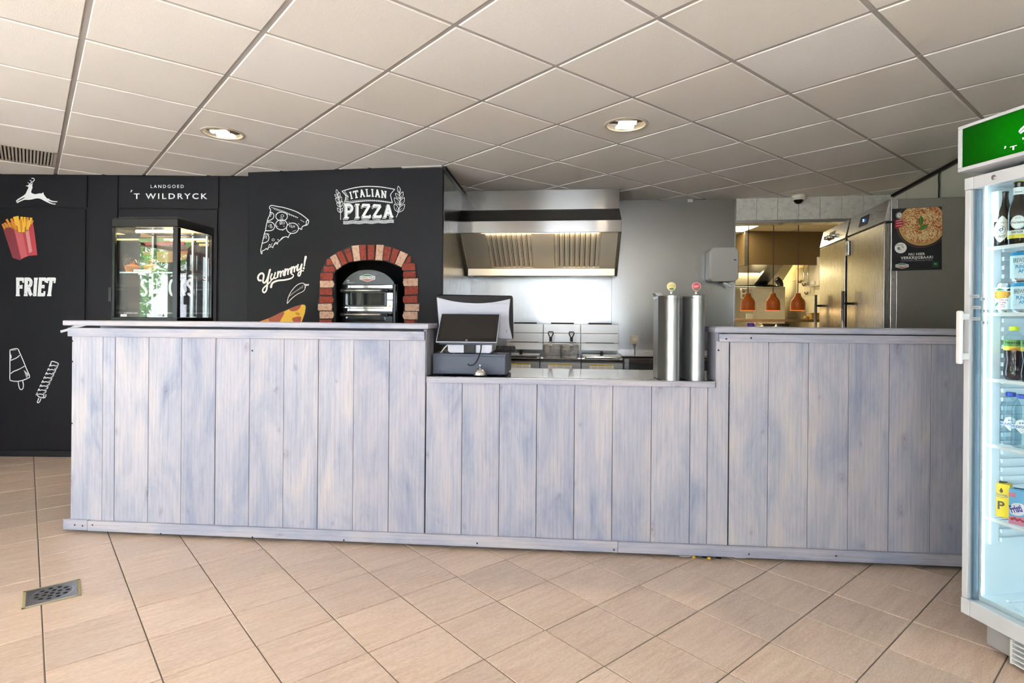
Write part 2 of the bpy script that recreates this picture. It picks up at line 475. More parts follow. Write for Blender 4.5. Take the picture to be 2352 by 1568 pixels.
# ================================================================== STRUCTURE
KF = Frame(-2.418, 3.284, math.radians(-4.61))          # counter: u along the front, v towards the kitchen
DF = Frame(-6.2, 5.07, 0.0)                             # dark menu wall
PF = Frame(-2.292, 4.952, math.atan2(4.684 - 4.952, -0.573 + 2.292))   # pizza wall
BF = Frame(-0.45, 6.15, math.radians(-6.2))             # steel clad kitchen wall
TF = Frame(2.278, 5.857, math.radians(-10.2))           # tiled wall with the hatch
RF = Frame(3.712, 5.604, math.atan2(4.357 - 5.604, 3.381 - 3.712))     # right wall, running towards the camera
def vis(p, pad=60):
    if p[1] < 0.05: return False
    X, Y, Z = p[0], p[2] - EYE, p[1]
    x = PCX + FPX * (cr * X + sr * Y) / Z; y = PCY - FPX * (-sr * X + cr * Y) / Z
    return -pad < x < 2352 + pad and -pad < y < 1568 + pad

# ---- floor: grout bed with a tile grid laid on the diagonal
bed = MB().box(-6.2, 6.5, -2.9, 10.5, -0.06, -0.004)
floor = obj('floor', bed, M['grout'], kind='structure')
FY = 0.7032; FS = 0.3104
fe1 = Vector((math.cos(FY), math.sin(FY))); fe2 = Vector((-math.sin(FY), math.cos(FY)))
FO = Vector((-2.4435, 2.9713))
h = FS / 2 - 0.0023
tile_mb = MB()
b = 0.0018
tile_mb.add([(-h,-h,-0.012),(h,-h,-0.012),(h,h,-0.012),(-h,h,-0.012),(-h,-h,-b),(h,-h,-b),(h,h,-b),(-h,h,-b),(-h+b,-h+b,0),(h-b,-h+b,0),(h-b,h-b,0),(-h+b,h-b,0)],
            [(0,1,5,4),(1,2,6,5),(2,3,7,6),(3,0,4,7),(4,5,9,8),(5,6,10,9),(6,7,11,10),(7,4,8,11),(8,9,10,11)])
tile_me = tile_mb.mesh('floor_tile', [M['floor_tile']])
rest = MB(); n_t = 0
rnd = random.Random(3)
for A in range(-26, 30):
    for B in range(-26, 30):
        c = FO + FS * ((A + 0.5) * fe1 - (B + 0.5) * fe2)
        if not (-5.9 < c.x < 3.5 and -2.6 < c.y < 5.2): continue
        u, v = KF.loc(c)
        corners = [c + FS * (i * fe1 + j * fe2) for i, j in ((-.5,-.5),(.5,-.5),(.5,.5),(-.5,.5))]
        seen = any(vis((q.x, q.y, 0), 10) for q in corners) and not (v > 0.25 and u > 0.35) and c.y < 5.2
        if seen and n_t < 295:
            n_t += 1
            o = obj('floor_tile', None, None, floor, (c.x, c.y, rnd.uniform(-0.0008, 0.0008)), FY, me=tile_me)
            o.rotation_euler.x = rnd.uniform(-0.002, 0.002); o.rotation_euler.y = rnd.uniform(-0.002, 0.002)
        else:
            R = Matrix.Translation((c.x, c.y, -0.0005)) @ Matrix.Rotation(FY, 4, 'Z')
            rest.add([R @ Vector(p) for p in tile_mb.v], tile_mb.f)
obj('floor_tile', rest, M['floor_tile'], floor, kind='stuff')

# ---- ceiling: recessed T bars with tegular tiles hanging a little below them
roof = MB().box(-6.2, 5.2, -2.9, 6.6, CE + 0.15, CE + 0.22)
ceiling = obj('ceiling', roof, M['grid'], kind='structure')
CY = 0.7015; CS = 0.6
ce1 = Vector((math.cos(CY), math.sin(CY))); ce2 = Vector((-math.sin(CY), math.cos(CY)))
CO = Vector((-1.5572, 2.1199))
h = CS / 2 - 0.011; b = 0.004; d = 0.009
ct = MB()
ct.add([(-h,-h,d),(h,-h,d),(h,h,d),(-h,h,d),(-h,-h,b),(h,-h,b),(h,h,b),(-h,h,b),(-h+b,-h+b,0),(h-b,-h+b,0),(h-b,h-b,0),(-h+b,h-b,0)],
       [(4,5,1,0),(5,6,2,1),(6,7,3,2),(7,4,0,3),(8,9,5,4),(9,10,6,5),(10,11,7,6),(11,8,4,7),(11,10,9,8)])
ct_me = ct.mesh('ceiling_tile', [M['ceiling_tile']])
SPOTS = [Vector((-1.976, 3.894)), Vector((0.716, 3.651))]
rest = MB(); n_c = 0
def inside_room(p):
    if not (-6.0 < p.x < 4.6 and -2.7 < p.y < 6.5): return False
    return Vector((p.x - 3.712, p.y - 5.604)).dot(Vector((RF.v.x, RF.v.y))) < 0.7
for A in range(-16, 18):
    for B in range(-16, 18):
        c = CO + CS * ((A + 0.5) * ce1 + (B + 0.5) * ce2)
        if not inside_room(c): continue
        corners = [c + CS * (i * ce1 + j * ce2) for i, j in ((-.5,-.5),(.5,-.5),(.5,.5),(-.5,.5))]
        seen = any(vis((q.x, q.y, CE), 60) for q in corners)
        has_spot = [s for s in SPOTS if max(abs((s - c).dot(ce1)), abs((s - c).dot(ce2))) < 0.3]
        if (A, B) == (-1, 5):
            # slatted air grille in place of a tile
            g = MB(); H = CS / 2 - 0.012
            for x0, x1, y0, y1 in ((-H, H, -H, -H + .02), (-H, H, H - .02, H), (-H, -H + .02, -H, H), (H - .02, H, -H, H)):
                g.box(x0, x1, y0, y1, 0.0, 0.012)
            gr = obj('air_grille', g, colour('grille_cream', (0.56, 0.52, 0.46), 0.5), ceiling, (c.x, c.y, CE), CY)
            sl = MB(); sl.box(-0.006, 0.006, -H + .02, H - .02, 0.0, 0.010); sme = sl.mesh('slat', [M['grille_cream']])
            k = -H + 0.03
            while k < H - 0.02:
                obj('slat', None, None, gr, (k, 0, 0), 0, me=sme); k += 0.0215
            bk = MB().box(-H, H, -H, H, 0.014, 0.018); obj('grille_back', bk, M['black'], gr)
            continue
        if has_spot:
            s = has_spot[0] - c
            q = (s.dot(ce1), s.dot(ce2))
            t2 = MB(); hole = [(q[0] + 0.126 * math.cos(2*PI*k/32), q[1] + 0.126 * math.sin(2*PI*k/32)) for k in range(32)]
            hh = h - b
            t2.fill([(-hh,-hh),(-hh,hh),(hh,hh),(hh,-hh)], lambda x, y, o: (x, y, 0), holes=[hole])
            t2.add(ct.v[:12], ct.f[:8])
            obj('ceiling_tile', t2, M['ceiling_tile'], ceiling, (c.x, c.y, CE), CY)
            continue
        if seen and n_c < 290:
            n_c += 1
            o = obj('ceiling_tile', None, None, ceiling, (c.x, c.y, CE + rnd.uniform(-0.0008, 0.0008)), CY, me=ct_me)
        else:
            R = Matrix.Translation((c.x, c.y, CE)) @ Matrix.Rotation(CY, 4, 'Z')
            rest.add([R @ Vector(p) for p in ct.v], ct.f)
obj('ceiling_tile', rest, M['ceiling_tile'], ceiling, kind='stuff')
# T bars
for k in range(-11, 13):
    for e, f in ((ce1, ce2), (ce2, ce1)):
        base = CO + CS * k * e
        ts = [t * 0.15 for t in range(-80, 81) if inside_room(base + f * (t * 0.15))]
        if not ts: continue
        p, q = base + f * (min(ts) - 0.1), base + f * (max(ts) + 0.1)
        L = (q - p).length; a = math.atan2((q - p).y, (q - p).x)
        obj('grid_bar', MB().box(0, L, -0.012, 0.012, 0.0045, 0.020), M['grid'], ceiling, (p.x, p.y, CE + (0.0 if e is ce1 else 0.0012)), a)

# ---- outer shell with windows behind and left of the camera, so that daylight comes from where it does
def wall_with_holes(name, axis, pos, a0, a1, z0, z1, holes, mt, thick=0.2):
    mb = MB(); cuts = sorted(holes); x = a0
    def bx(p, q, r, s_):
        if q - p < 1e-4 or s_ - r < 1e-4: return
        if axis == 'f': mb.box(p, q, pos - thick, pos, r, s_)
        else: mb.box(pos - thick, pos, p, q, r, s_)
    for h0, h1, g0, g1 in cuts:
        bx(x, h0, z0, z1); bx(h0, h1, z0, g0); bx(h0, h1, g1, z1); x = h1
    bx(x, a1, z0, z1)
    return obj(name, mb, mt, kind='structure')
wall_with_holes('wall_front', 'f', FRONT_Y, -6.1, 3.2, 0, CE + 0.149, [w[1:] for w in WINS if w[0] == 'f'], colour('taupe_wall', (0.30, 0.28, 0.26), 0.8))
wall_with_holes('wall_side', 'l', LEFT_X, FRONT_Y, 5.3, 0, CE + 0.149, [w[1:] for w in WINS if w[0] == 'l'], M['plaster'])
for k, (ax, a0, a1, z0, z1) in enumerate(WINS):
    fr = MB(); p = 0.05
    mid = (a0 + a1) / 2
    bars = [(a0, a0 + p, z0, z1), (a1 - p, a1, z0, z1), (a0, a1, z0, z0 + p), (a0, a1, z1 - p, z1), (mid - 0.03, mid + 0.03, z0, z1)]
    for q0, q1, r0, r1 in bars:
        if ax == 'f': fr.box(q0, q1, FRONT_Y - 0.13, FRONT_Y - 0.06, r0, r1)
        else: fr.box(LEFT_X - 0.13, LEFT_X - 0.06, q0, q1, r0, r1)
    w = obj('window_%d' % (k + 1), fr, M['charcoal'], kind='structure')
    g = MB()
    if ax == 'f': g.box(a0 + p, a1 - p, FRONT_Y - 0.10, FRONT_Y - 0.094, z0 + p, z1 - p)
    else: g.box(LEFT_X - 0.10, LEFT_X - 0.094, a0 + p, a1 - p, z0 + p, z1 - p)
    obj('pane', g, M['glass'], w)
# terrace and garden outside the windows
obj('ground', MB().box(-30, 14, -30, 30, -0.14, -0.08), colour('pale_terrace', (0.52, 0.50, 0.46), 0.9), kind='structure')
leaf_rnd = random.Random(11)
def leafy(name, label, c, rx, ry, z0, z1, n, mt, size=0.12):
    mb = MB(); n = int(n * 1.8); size *= 0.6
    for _ in range(n):
        while True:
            a, b_, g = leaf_rnd.uniform(-1, 1), leaf_rnd.uniform(-1, 1), leaf_rnd.uniform(-1, 1)
            if a*a + b_*b_ + g*g < 1: break
        p = Vector((a * rx, b_ * ry, (z0 + z1) / 2 + g * (z1 - z0) / 2))
        d1 = Vector((leaf_rnd.gauss(0,1), leaf_rnd.gauss(0,1), leaf_rnd.gauss(0,1))).normalized()
        d2 = d1.cross(Vector((leaf_rnd.gauss(0,1), leaf_rnd.gauss(0,1), leaf_rnd.gauss(0,1)))).normalized()
        s_ = size * leaf_rnd.uniform(0.6, 1.3)
        mb.add([p - d1 * s_, p + d2 * s_ * 0.45, p + d1 * s_, p - d2 * s_ * 0.45], [(0, 1, 2, 3)])
    root = thing(name, label, 'shrub', (c[0], c[1], -0.08))
    o = obj('foliage', mb, mt, root, kind='stuff')
    obj('stem', MB().tube([(0,0,0), (0.05,0,z0 + 0.5), (0.02,0.03,(z0+z1)/2)], [0.06, 0.05, 0.02], 6), TAN, root)
LG = colour('leaf_green', (0.10, 0.24, 0.045), 0.5); LG2 = colour('leaf_pale_green', (0.20, 0.36, 0.10), 0.5)
leafy('garden_shrub', 'green shrub outside the side windows nearest the menu wall', (-8.3, 3.0), 1.1, 1.2, 0.1, 2.2, 2600, LG2)
leafy('garden_shrub', 'broad green shrub outside the middle side window', (-8.6, 0.2), 1.2, 1.2, 0.1, 1.5, 2200, LG)
leafy('garden_tree', 'tall leafy tree in the garden beyond the side windows', (-12.6, 1.8), 2.6, 3.0, 1.2, 5.5, 4200, LG, 0.2)
leafy('garden_tree', 'tall pale green tree in the garden beside the terrace', (-12.8, -6.6), 2.0, 2.6, 1.0, 5.0, 3600, LG2, 0.2)
leafy('garden_hedge', 'long tall green hedge beyond the side windows', (-10.6, -3.4), 0.8, 3.2, 0.1, 3.0, 4200, LG2, 0.15)
leafy('garden_shrub', 'low green shrub at the far edge of the terrace', (-4.6, -9.5), 2.2, 0.9, 0.1, 1.7, 2400, LG)

# ---- dark menu wall on the left: panels with open black joints, prints on them
wl = obj('wall_left', MB().box(0, 4.1, 0.012, 0.10, 0, CE + 0.02), M['void'], loc=DF.o, kind='structure')
X = lambda px: DF.pu(px, 600)
Z = lambda py: DF.pz(200, py)
zj = Z(478); zb = Z(1034)
dark_panels = []
def panel(u0, u1, z0, z1):
    o = obj('panel', MB().box(u0, u1, 0.0, 0.02, z0, z1), M['charcoal'], wl, bevel=0.0015); return o
panel(0.3, X(-170), zb, CE - 0.012)
panel(X(-168), X(195), zb, zj - 0.006)
panel(X(-168), X(198), zj + 0.006, CE - 0.012)
panel(X(203.5), X(268.5), zb, CE - 0.012)
panel(X(274.5), X(498), zb, zj - 0.006)
panel(X(272.5), X(500), zj + 0.006, CE - 0.012)
panel(X(504), 3.95, zb, CE - 0.012)
obj('baseboard_left', MB().box(0.3, 4.0, -0.008, 0.02, 0.0, zb - 0.004), M['black'], loc=DF.o, bevel=0.002, kind='structure')

def fn_on(frame=None, v=-0.0012):
    return lambda u, z, off: (u, v - off, z)
DW = fn_on()
def dpx(p): return DF.px(p[0], p[1], -0.001)
def crop(x0, y0, k): return lambda p: (x0 + p[0] / k, y0 + p[1] / k)
PXM = 1 / FPX * 5.07          # metres per photo pixel on the dark wall

# deer emblem
cd = crop(0, 395, 6.97)
def dz(pts): return [dpx(cd(p)) for p in pts]
mb = MB()
DEER = [(412,222),(440,232),(456,240),(450,262),(432,300),(414,340),(385,370),(330,405),(275,440),(256,464),(264,478),(285,460),(330,432),(386,406),(396,412),(350,440),(296,464),(268,484),(280,496),(318,476),(395,444),(450,446),(520,436),(580,422),(640,426),(700,455),(760,486),(820,510),(882,521),(890,506),(850,502),(800,482),(768,456),(830,478),(908,482),(917,468),(862,464),(812,450),(784,428),(752,420),(722,386),(698,352),(698,334),(684,326),(674,342),(630,342),(570,354),(530,346),(500,326),(506,290),(520,250),(516,214),(524,184),(512,180),(496,196),(478,190),(462,198),(446,212)]
mb.fill(spline(dz(DEER), 3, True), DW)
for st, w in (([(472,196),(500,170),(530,152),(549,125),(538,102),(503,99)], 13), ([(504,166),(499,142),(476,130)], 10), ([(474,194),(460,178),(443,167)], 9)):
    mb.ribbon(spline(dz(st), 4), w / 6.97 * PXM, DW)
obj('deer_logo', mb, M['print_white'], wl, label='white leaping deer emblem')
# lettering over the middle panel
def ptext(mb, body, px0, px1, py_base, py_top, fr, fn, **kw):
    u0, z0 = fr.px(px0, py_base, -0.001); u1, z1 = fr.px(px1, py_base, -0.001)
    zt = fr.pz((px0 + px1) / 2, py_top, -0.001)
    put_text(mb, body, (u0 + u1) / 2, (z0 + z1) / 2, zt - (z0 + z1) / 2, fn, width=abs(u1 - u0), ang=math.atan2(z1 - z0, u1 - u0), **kw)
mb = MB()
ptext(mb, 'LANDGOED', 346, 422, 431.5, 424, DF, DW, spacing=1.45, bold=0.008)
ptext(mb, 'T WILDRYCK', 307.5, 476, 456.5, 443.5, DF, DW, spacing=1.35, bold=0.022)
mb.ribbon([dpx(p) for p in ((302.5, 436), (302, 439), (299, 441.5))], [0.011, 0.010, 0.002], DW)
obj('lettering', mb, M['print_white'], wl, label="white words LANDGOED 'T WILDRYCK")

# slab letters drawn as strokes: letter -> (width, strokes, serifs)
def arc(cx, cy, rx, ry, a0, a1, n=10):
    return [(cx + rx * math.cos(math.radians(a0 + (a1 - a0) * i / n)), cy + ry * math.sin(math.radians(a0 + (a1 - a0) * i / n))) for i in range(n + 1)]
GL = {
 'F': (0.50, [[(.12,0),(.12,1)], [(.0,.94),(.50,.94)], [(.12,.50),(.38,.50)]], [[(-.02,.03),(.28,.03)], [(.48,1),(.48,.74)], [(.38,.40),(.38,.62)]]),
 'R': (0.56, [[(.12,0),(.12,1)], [(.0,.94),(.28,.94)] + arc(.28,.73,.17,.21,90,-90) + [(.12,.52)], [(.26,.52),(.44,.10),(.54,.03)]], [[(-.02,.03),(.26,.03)]]),
 'I': (0.26, [[(.13,0),(.13,1)]], [[(0,.03),(.26,.03)], [(0,.97),(.26,.97)]]),
 'E': (0.50, [[(.12,0),(.12,1)], [(0,.94),(.48,.94)], [(.12,.52),(.38,.52)], [(0,.06),(.48,.06)]], [[(.47,1),(.47,.76)], [(.47,0),(.47,.26)], [(.38,.42),(.38,.62)]]),
 'T': (0.54, [[(.27,0),(.27,1)], [(0,.94),(.54,.94)]], [[(.12,.03),(.42,.03)], [(.02,1),(.02,.72)], [(.52,1),(.52,.72)]]),
 'S': (0.46, [arc(.23,.74,.17,.21,20,200,10) + [(.16,.56),(.30,.44)] + arc(.23,.26,.18,.21,20,-160,10)[1:]], []),
 'N': (0.58, [[(.10,0),(.10,1)], [(.10,.97),(.48,.03)], [(.48,0),(.48,1)]], [[(-.02,.03),(.22,.03)], [(.36,.97),(.60,.97)], [(-.02,.97),(.12,.97)]]),
 'A': (0.56, [[(.08,0),(.28,.97)], [(.28,.97),(.48,0)], [(.16,.34),(.40,.34)]], [[(-.02,.03),(.18,.03)], [(.38,.03),(.58,.03)], [(.18,.97),(.34,.97)]]),
 'C': (0.48, [arc(.25,.5,.19,.44,50,310,14)], [[(.42,.66),(.42,.90)]]),
 'K': (0.54, [[(.12,0),(.12,1)], [(.16,.46),(.46,.97)], [(.24,.58),(.48,.03)]], [[(-.02,.03),(.26,.03)], [(-.02,.97),(.26,.97)]]),
 'L': (0.46, [[(.12,0),(.12,1)], [(0,.06),(.44,.06)]], [[(-.02,.97),(.26,.97)], [(.43,0),(.43,.26)]]),
 'P': (0.52, [[(.12,0),(.12,1)], [(0,.94),(.28,.94)] + arc(.28,.70,.19,.24,90,-90) + [(.12,.46)]], [[(-.02,.03),(.28,.03)]]),
 'Z': (0.52, [[(.04,.94),(.48,.94)], [(.46,.92),(.06,.08)], [(.04,.06),(.50,.06)]], [[(.05,.98),(.05,.76)], [(.49,0),(.49,.22)]]),
}
def slab(mb, word, wq, fn, off=0.0, m=0, stroke=0.17, serif=0.09, gap=0.10, only=None):
    """wq maps (x 0..1 along the word, y 0..1 up) to wall coordinates; stroke is a share of the letter height"""
    tot = sum(GL[c][0] for c in word) + gap * (len(word) - 1)
    x = 0.0; nk_ = 0
    hgt = (Vector(wq(0.5, 1)) - Vector(wq(0.5, 0))).length
    for i, c in enumerate(word):
        w_, st, se = GL[c]
        if only is None or i in only:
            for lst, sw in ((st, stroke), (se, serif)):
                for s_ in lst:
                    pts = []
                    for a, bq in zip(s_, s_[1:]):
                        n_ = 1 if len(s_) > 4 else 3
                        pts += [(a[0] + (bq[0]-a[0])*k/n_, a[1] + (bq[1]-a[1])*k/n_) for k in range(n_)]
                    pts.append(s_[-1])
                    mb.ribbon([wq((x + p[0]) / tot, p[1]) for p in pts], sw * hgt, fn, off + nk_ * 0.00005, m); nk_ += 1
        x += w_ + gap
def quad_px(fr, bl, br, tl, tr, conv):
    bl, br, tl, tr = [Vector(conv(p)) for p in (bl, br, tl, tr)]
    return lambda x, y: tuple((bl * (1-x) + br * x) * (1-y) + (tl * (1-x) + tr * x) * y)
mb = MB()
slab(mb, 'FRIET', quad_px(DF, (37, 679), (122, 679), (37, 638.5), (127.5, 638.5), dpx), DW, stroke=0.19, serif=0.11, gap=0.07)
wear = random.Random(5)
obj('friet_lettering', mb, M['print_white'], wl, label='white worn slab letters FRIET')
mb = MB()   # worn specks inside the letters
for _ in range(46):
    p = (wear.uniform(41, 123), wear.uniform(643, 676))
    mb.disc(dpx(p), PXM * wear.uniform(0.5, 1.1), DW, 0.0006, n=5)
obj('wear_specks', mb, M['charcoal'], wl)
mb = MB()
slab(mb, 'SNACKS', quad_px(DF, (322, 680), (446, 680), (324, 641), (444, 641), dpx), DW, stroke=0.15, serif=0.09, gap=0.12)
obj('snacks_lettering', mb, M['print_white'], wl, label='white letters SNACKS behind the display case')
# bag of fries
cf = crop(0, 395, 6.97)
def fz(pts): return [dpx(cf(p)) for p in pts]
mb = MB(); FR = [RED, YEL, ORA, colour('light_red_print', (0.50, 0.10, 0.12)), colour('dark_red_print', (0.20, 0.02, 0.035)), colour('pink_print', (0.56, 0.24, 0.26)), colour('fries_shade_print', (0.34, 0.15, 0.02))]
sticks = [(40,830,80,915,34,2),(75,810,120,890,34,2),(105,755,175,880,36,2),(180,745,230,880,40,2),(230,715,265,860,42,1),(275,705,300,860,46,1),(290,785,320,960,44,1),(345,715,360,860,40,1),(350,770,365,900,40,1),(395,720,400,880,36,1),(380,810,372,960,44,1),(445,725,430,880,40,2),(460,770,440,920,38,1),(500,730,480,880,40,1),(525,770,505,850,30,2),(210,800,260,920,38,2),(335,760,345,930,36,2)]
mb.fill(fz([(40,880),(100,830),(200,790),(300,760),(420,760),(520,780),(520,850),(430,980),(300,980),(180,900)]), DW, 0.0001, 6)
for i, (x0, y0, x1, y1, w, c) in enumerate(sticks):
    mb.ribbon(fz([(x0, y0), (x1, y1)]), w / 6.97 * PXM, DW, 0.0002 + i * 0.00005, c)
bag = [(55,920),(165,885),(235,925),(300,960),(360,972),(420,965),(465,920),(490,840),(535,835),(560,1000),(600,1328),(470,1340),(400,1365),(320,1410),(205,1375)]
mb.fill(fz(bag), DW, 0.0014, 0)
mb.fill(fz([(55,920),(165,885),(225,920),(340,1395),(320,1410),(205,1375)]), DW, 0.0018, 4)
mb.fill(fz([(235,930),(300,962),(365,975),(440,1345),(395,1365),(345,1390)]), DW, 0.0018, 3)
mb.fill(fz([(412,970),(462,925),(520,1270),(470,1300)]), DW, 0.0020, 5)
obj('fries_print', mb, FR, wl, label='printed red bag of yellow fries')
# ice lollies in white outline
cp = crop(0, 760, 4.9)
def iz(pts): return [dpx(cp(p)) for p in pts]
mb = MB(); w1 = 10 / 4.9 * PXM
def ln(pts, w=w1, closed=False, sm=4): mb.ribbon(spline(iz(pts), sm, closed) if sm else iz(pts), w, DW, 0, 0, closed)
ln([(112,214),(112,330),(112,450),(112,545),(135,560),(190,566),(250,556),(310,532),(334,510),(300,430),(260,330),(220,240),(200,202),(160,200),(112,214)])
ln([(120,332),(150,318),(190,300),(222,272)]); ln([(122,480),(150,456),(210,432),(276,396)])
ln([(205,568),(210,610),(222,648),(240,658),(258,645),(264,610),(256,562)])
ln([(125,216),(180,212)], w1 * 0.5)
for k in range(6): ln([(270 + k * 7, 440 + k * 6), (300 + k * 5, 525 - k * 6)], w1 * 0.35)
for k in range(4): ln([(118 + k * 4, 250 + k * 10), (120 + k * 3, 325 - k * 8)], w1 * 0.35)
import itertools
for k in range(8):
    dx, dy = -21.5 * k, 46 * k
    ln([(572 + dx, 372 + dy), (575 + dx, 392 + dy), (600 + dx, 386 + dy), (632 + dx, 392 + dy), (652 + dx, 384 + dy), (655 + dx, 362 + dy)])
    ln([(568 + dx, 372 + dy), (555 + dx, 400 + dy)], w1); ln([(655 + dx, 372 + dy), (640 + dx, 420 + dy)], w1)
    for j in range(3): ln([(612 + dx + j * 11, 418 + dy), (622 + dx + j * 9, 432 + dy - j * 5)], w1 * 0.4)
ln([(570,372),(580,345),(600,342),(640,356),(658,368),(655,385)]); ln([(418,690),(420,722),(445,742),(490,752),(512,740),(518,712)])
ln([(438,752),(425,785),(420,802),(434,806),(448,790),(462,758)])
obj('ice_lolly_print', mb, M['print_white'], wl, label='two white outline drawings of ice lollies')
mb = MB(); mb.ribbon([dpx(p) for p in ((139, 761.5), (156, 757), (170, 750.5), (182, 748.5), (230, 738))], 5.5 * PXM, DW)
obj('white_stroke_print', mb, M['print_white'], wl, label='white printed stroke at the counter top')
# burger print, mostly behind the display case
mb = MB(); bq = lambda pts: [dpx(p) for p in pts]
BM = [colour('bun_print', (0.45, 0.20, 0.06)), colour('lettuce_print', (0.10, 0.24, 0.04)), RED, colour('patty_print', (0.10, 0.035, 0.015))]
mb.fill(bq([(322,545),(326,520),(345,505),(376,499),(405,502),(428,520),(436,545)]), DW, 0.0003, 0)
mb.fill(bq([(318,547),(440,545),(436,556),(410,552),(390,560),(360,554),(340,560),(322,556)]), DW, 0.0006, 1)
mb.fill(bq([(330,556),(425,554),(422,563),(336,564)]), DW, 0.0009, 2)
mb.fill(bq([(322,564),(434,562),(432,576),(326,578)]), DW, 0.0012, 3)
mb.fill(bq([(328,578),(432,576),(428,594),(400,602),(350,602),(332,596)]), DW, 0.0015, 0)
mb.fill(bq([(425,552),(444,548),(442,562),(430,572)]), DW, 0.0018, 1); mb.fill(bq([(326,588),(340,584),(350,590),(338,598)]), DW, 0.0018, 1)
obj('burger_print', mb, BM, wl, label='printed burger behind the display case')

# ---- pizza wall: panel with an arched opening
arch_in = [(905,745),(905,1440)]
cb = crop(720, 550, 7.838)
def ppx(p): return PF.px(p[0], p[1], -0.001)
def az(pts): return [ppx(cb(p)) for p in pts]
PW = fn_on()
pm = MB()
Lp = 1.735
inner = az([(395,1300),(385,1100),(385,900),(380,620),(425,540),(530,460),(640,405),(760,385),(960,375),(1110,375),(1260,385),(1380,425),(1490,470),(1580,500),(1615,560),(1630,700),(1640,850),(1640,1100),(1630,1300)])
zin = inner[0][1] - 0.5
inner = [(inner[0][0], zin)] + inner + [(inner[-1][0], zin)]
outer = [(0,0),(0,CE+0.02),(Lp,CE+0.02),(Lp,0)]
pm.fill(outer, PW, -0.0012, 0, holes=[inner])
for i in range(len(inner)):
    a, b_ = inner[i], inner[(i+1) % len(inner)]
    pm.add([(a[0],0,a[1]),(b_[0],0,b_[1]),(b_[0],0.03,b_[1]),(a[0],0.03,a[1])], [(0,1,2,3)])
pm.box(0.0, 0.018, 0.0008, 0.118, 0, CE + 0.02); pm.box(Lp - 0.018, Lp, 0.0008, 0.05, 0, CE + 0.02)
pm.fill(outer, PW, -0.03, 0, holes=[inner])
wc = obj('wall_center', pm, M['charcoal'], loc=PF.o, rz=PF.rz, kind='structure')
u0, u1 = inner[0][0] - 0.14, inner[-1][0] + 0.14
rc = MB(); rc.box(u0, u1, 0.75, 0.77, 0.5, 2.0); rc.box(u0 - .02, u0, 0.032, 0.77, 0.5, 2.0); rc.box(u1, u1 + .02, 0.032, 0.77, 0.5, 2.0); rc.box(u0, u1, 0.032, 0.77, 1.98, 2.0); rc.box(u0, u1, 0.032, 0.77, 0.48, 0.5)
obj('oven_niche', rc, M['void'], wc)
obj('shelf_board', MB().box(u0, u1, 0.03, 0.75, 0.86, 0.90), M['black'], wc)

# chalk drawings on it
PX2 = 4.82 / FPX
cz = crop(570, 400, 4.355)
def qz(pts): return [ppx(cz(p)) for p in pts]
mb = MB(); w2 = 8 / 4.355 * PX2
def pl_(pts, w=w2, closed=False, sm=4, ma=0): mb.ribbon(spline(qz(pts), sm, closed) if sm else qz(pts), w, PW, 0, ma, closed)
pl_([(214,345),(214,325),(228,313),(250,313),(290,322),(350,332),(420,352),(490,378),(550,415),(590,448),(605,465),(600,492),(588,508),(570,512)])
pl_([(214,345),(224,352),(218,400),(200,440),(190,475),(180,520),(172,565),(160,600),(150,650),(140,690),(132,730),(127,750),(127,770),(130,790),(136,796),(140,785),(138,768),(155,762),(175,748),(182,742),(190,752),(198,750),(200,736),(225,726),(240,728),(248,735),(252,715),(280,690),(292,700),(298,680),(320,660),(345,640),(360,628),(390,625),(400,635),(410,610),(430,590)])
pl_([(500,545),(520,542),(528,552),(536,548),(540,525),(560,515),(580,500),(582,470),(600,460)])
for cx, cy, rx, ry in ((335,422,58,44),(333,505,58,50),(443,540,60,52)):
    pl_([(cx + rx * math.cos(a * PI / 6), cy + ry * math.sin(a * PI / 6)) for a in range(12)], closed=True)
pl_([(215,380),(240,385),(258,410),(245,445),(195,470)]); pl_([(195,482),(235,480),(264,510),(255,548),(222,564),(175,564)]); pl_([(160,600),(190,598),(208,630),(195,670),(142,692)])
for cx, cy, r in ((342,416,15),(325,482,10),(352,488,13),(325,496,8),(425,517,12),(458,523,9),(225,400,10),(226,507,8),(230,528,11),(176,622,10),(250,656,13),(300,655,5),(205,518,3),(182,640,3),(160,638,3),(222,420,3),(358,520,3),(440,532,3)):
    pl_([(cx + r * math.cos(a * PI / 4), cy + r * 0.8 * math.sin(a * PI / 4)) for a in range(8)], w2 * 0.55, True, 2)
pl_([(230,330),(300,352),(360,372),(420,400),(500,435)], w2 * 0.5)
for k in range(13): pl_([(255 + k * 19, 340 + k * 7), (266 + k * 19, 356 + k * 7)], w2 * 0.6, sm=0)
for a, b_ in (((275,405),(298,382)),((522,455),(562,480)),((285,540),(352,562)),((190,592),(212,602)),((390,560),(402,575)),((440,575),(480,560)),((318,435),(350,446)),((500,490),(515,505)),((282,515),(300,525)),((405,475),(412,485))): pl_([a, b_], w2 * 0.5, sm=0)
for pts in ([(204,725),(214,700),(226,716),(240,690)], [(258,700),(275,680),(290,686)], [(322,655),(345,630),(362,632)]): pl_(pts, w2 * 0.7)
obj('pizza_slice_drawing', mb, M['print_white'], wc, label='white outline drawing of a pizza slice')
mb = MB(); W3 = lambda *ws: [x / 4.355 * PX2 for x in ws]
yn = [0]
def yy(pts, w0, w1=None, sm=5):
    yn[0] += 1; oz_ = yn[0] * 0.00012
    s_ = spline(qz(pts), sm); n_ = len(s_)
    mb.ribbon(s_, [1.3 * (w0 + ((w1 if w1 is not None else w0) - w0) * i / (n_ - 1)) / 4.355 * PX2 for i in range(n_)], PW, oz_)
    for e_ in (0, -1): mb.disc(s_[e_], 1.3 * (w0 if e_ == 0 or w1 is None else w1) / 2 / 4.355 * PX2, PW, oz_ + 0.00005, n=10)
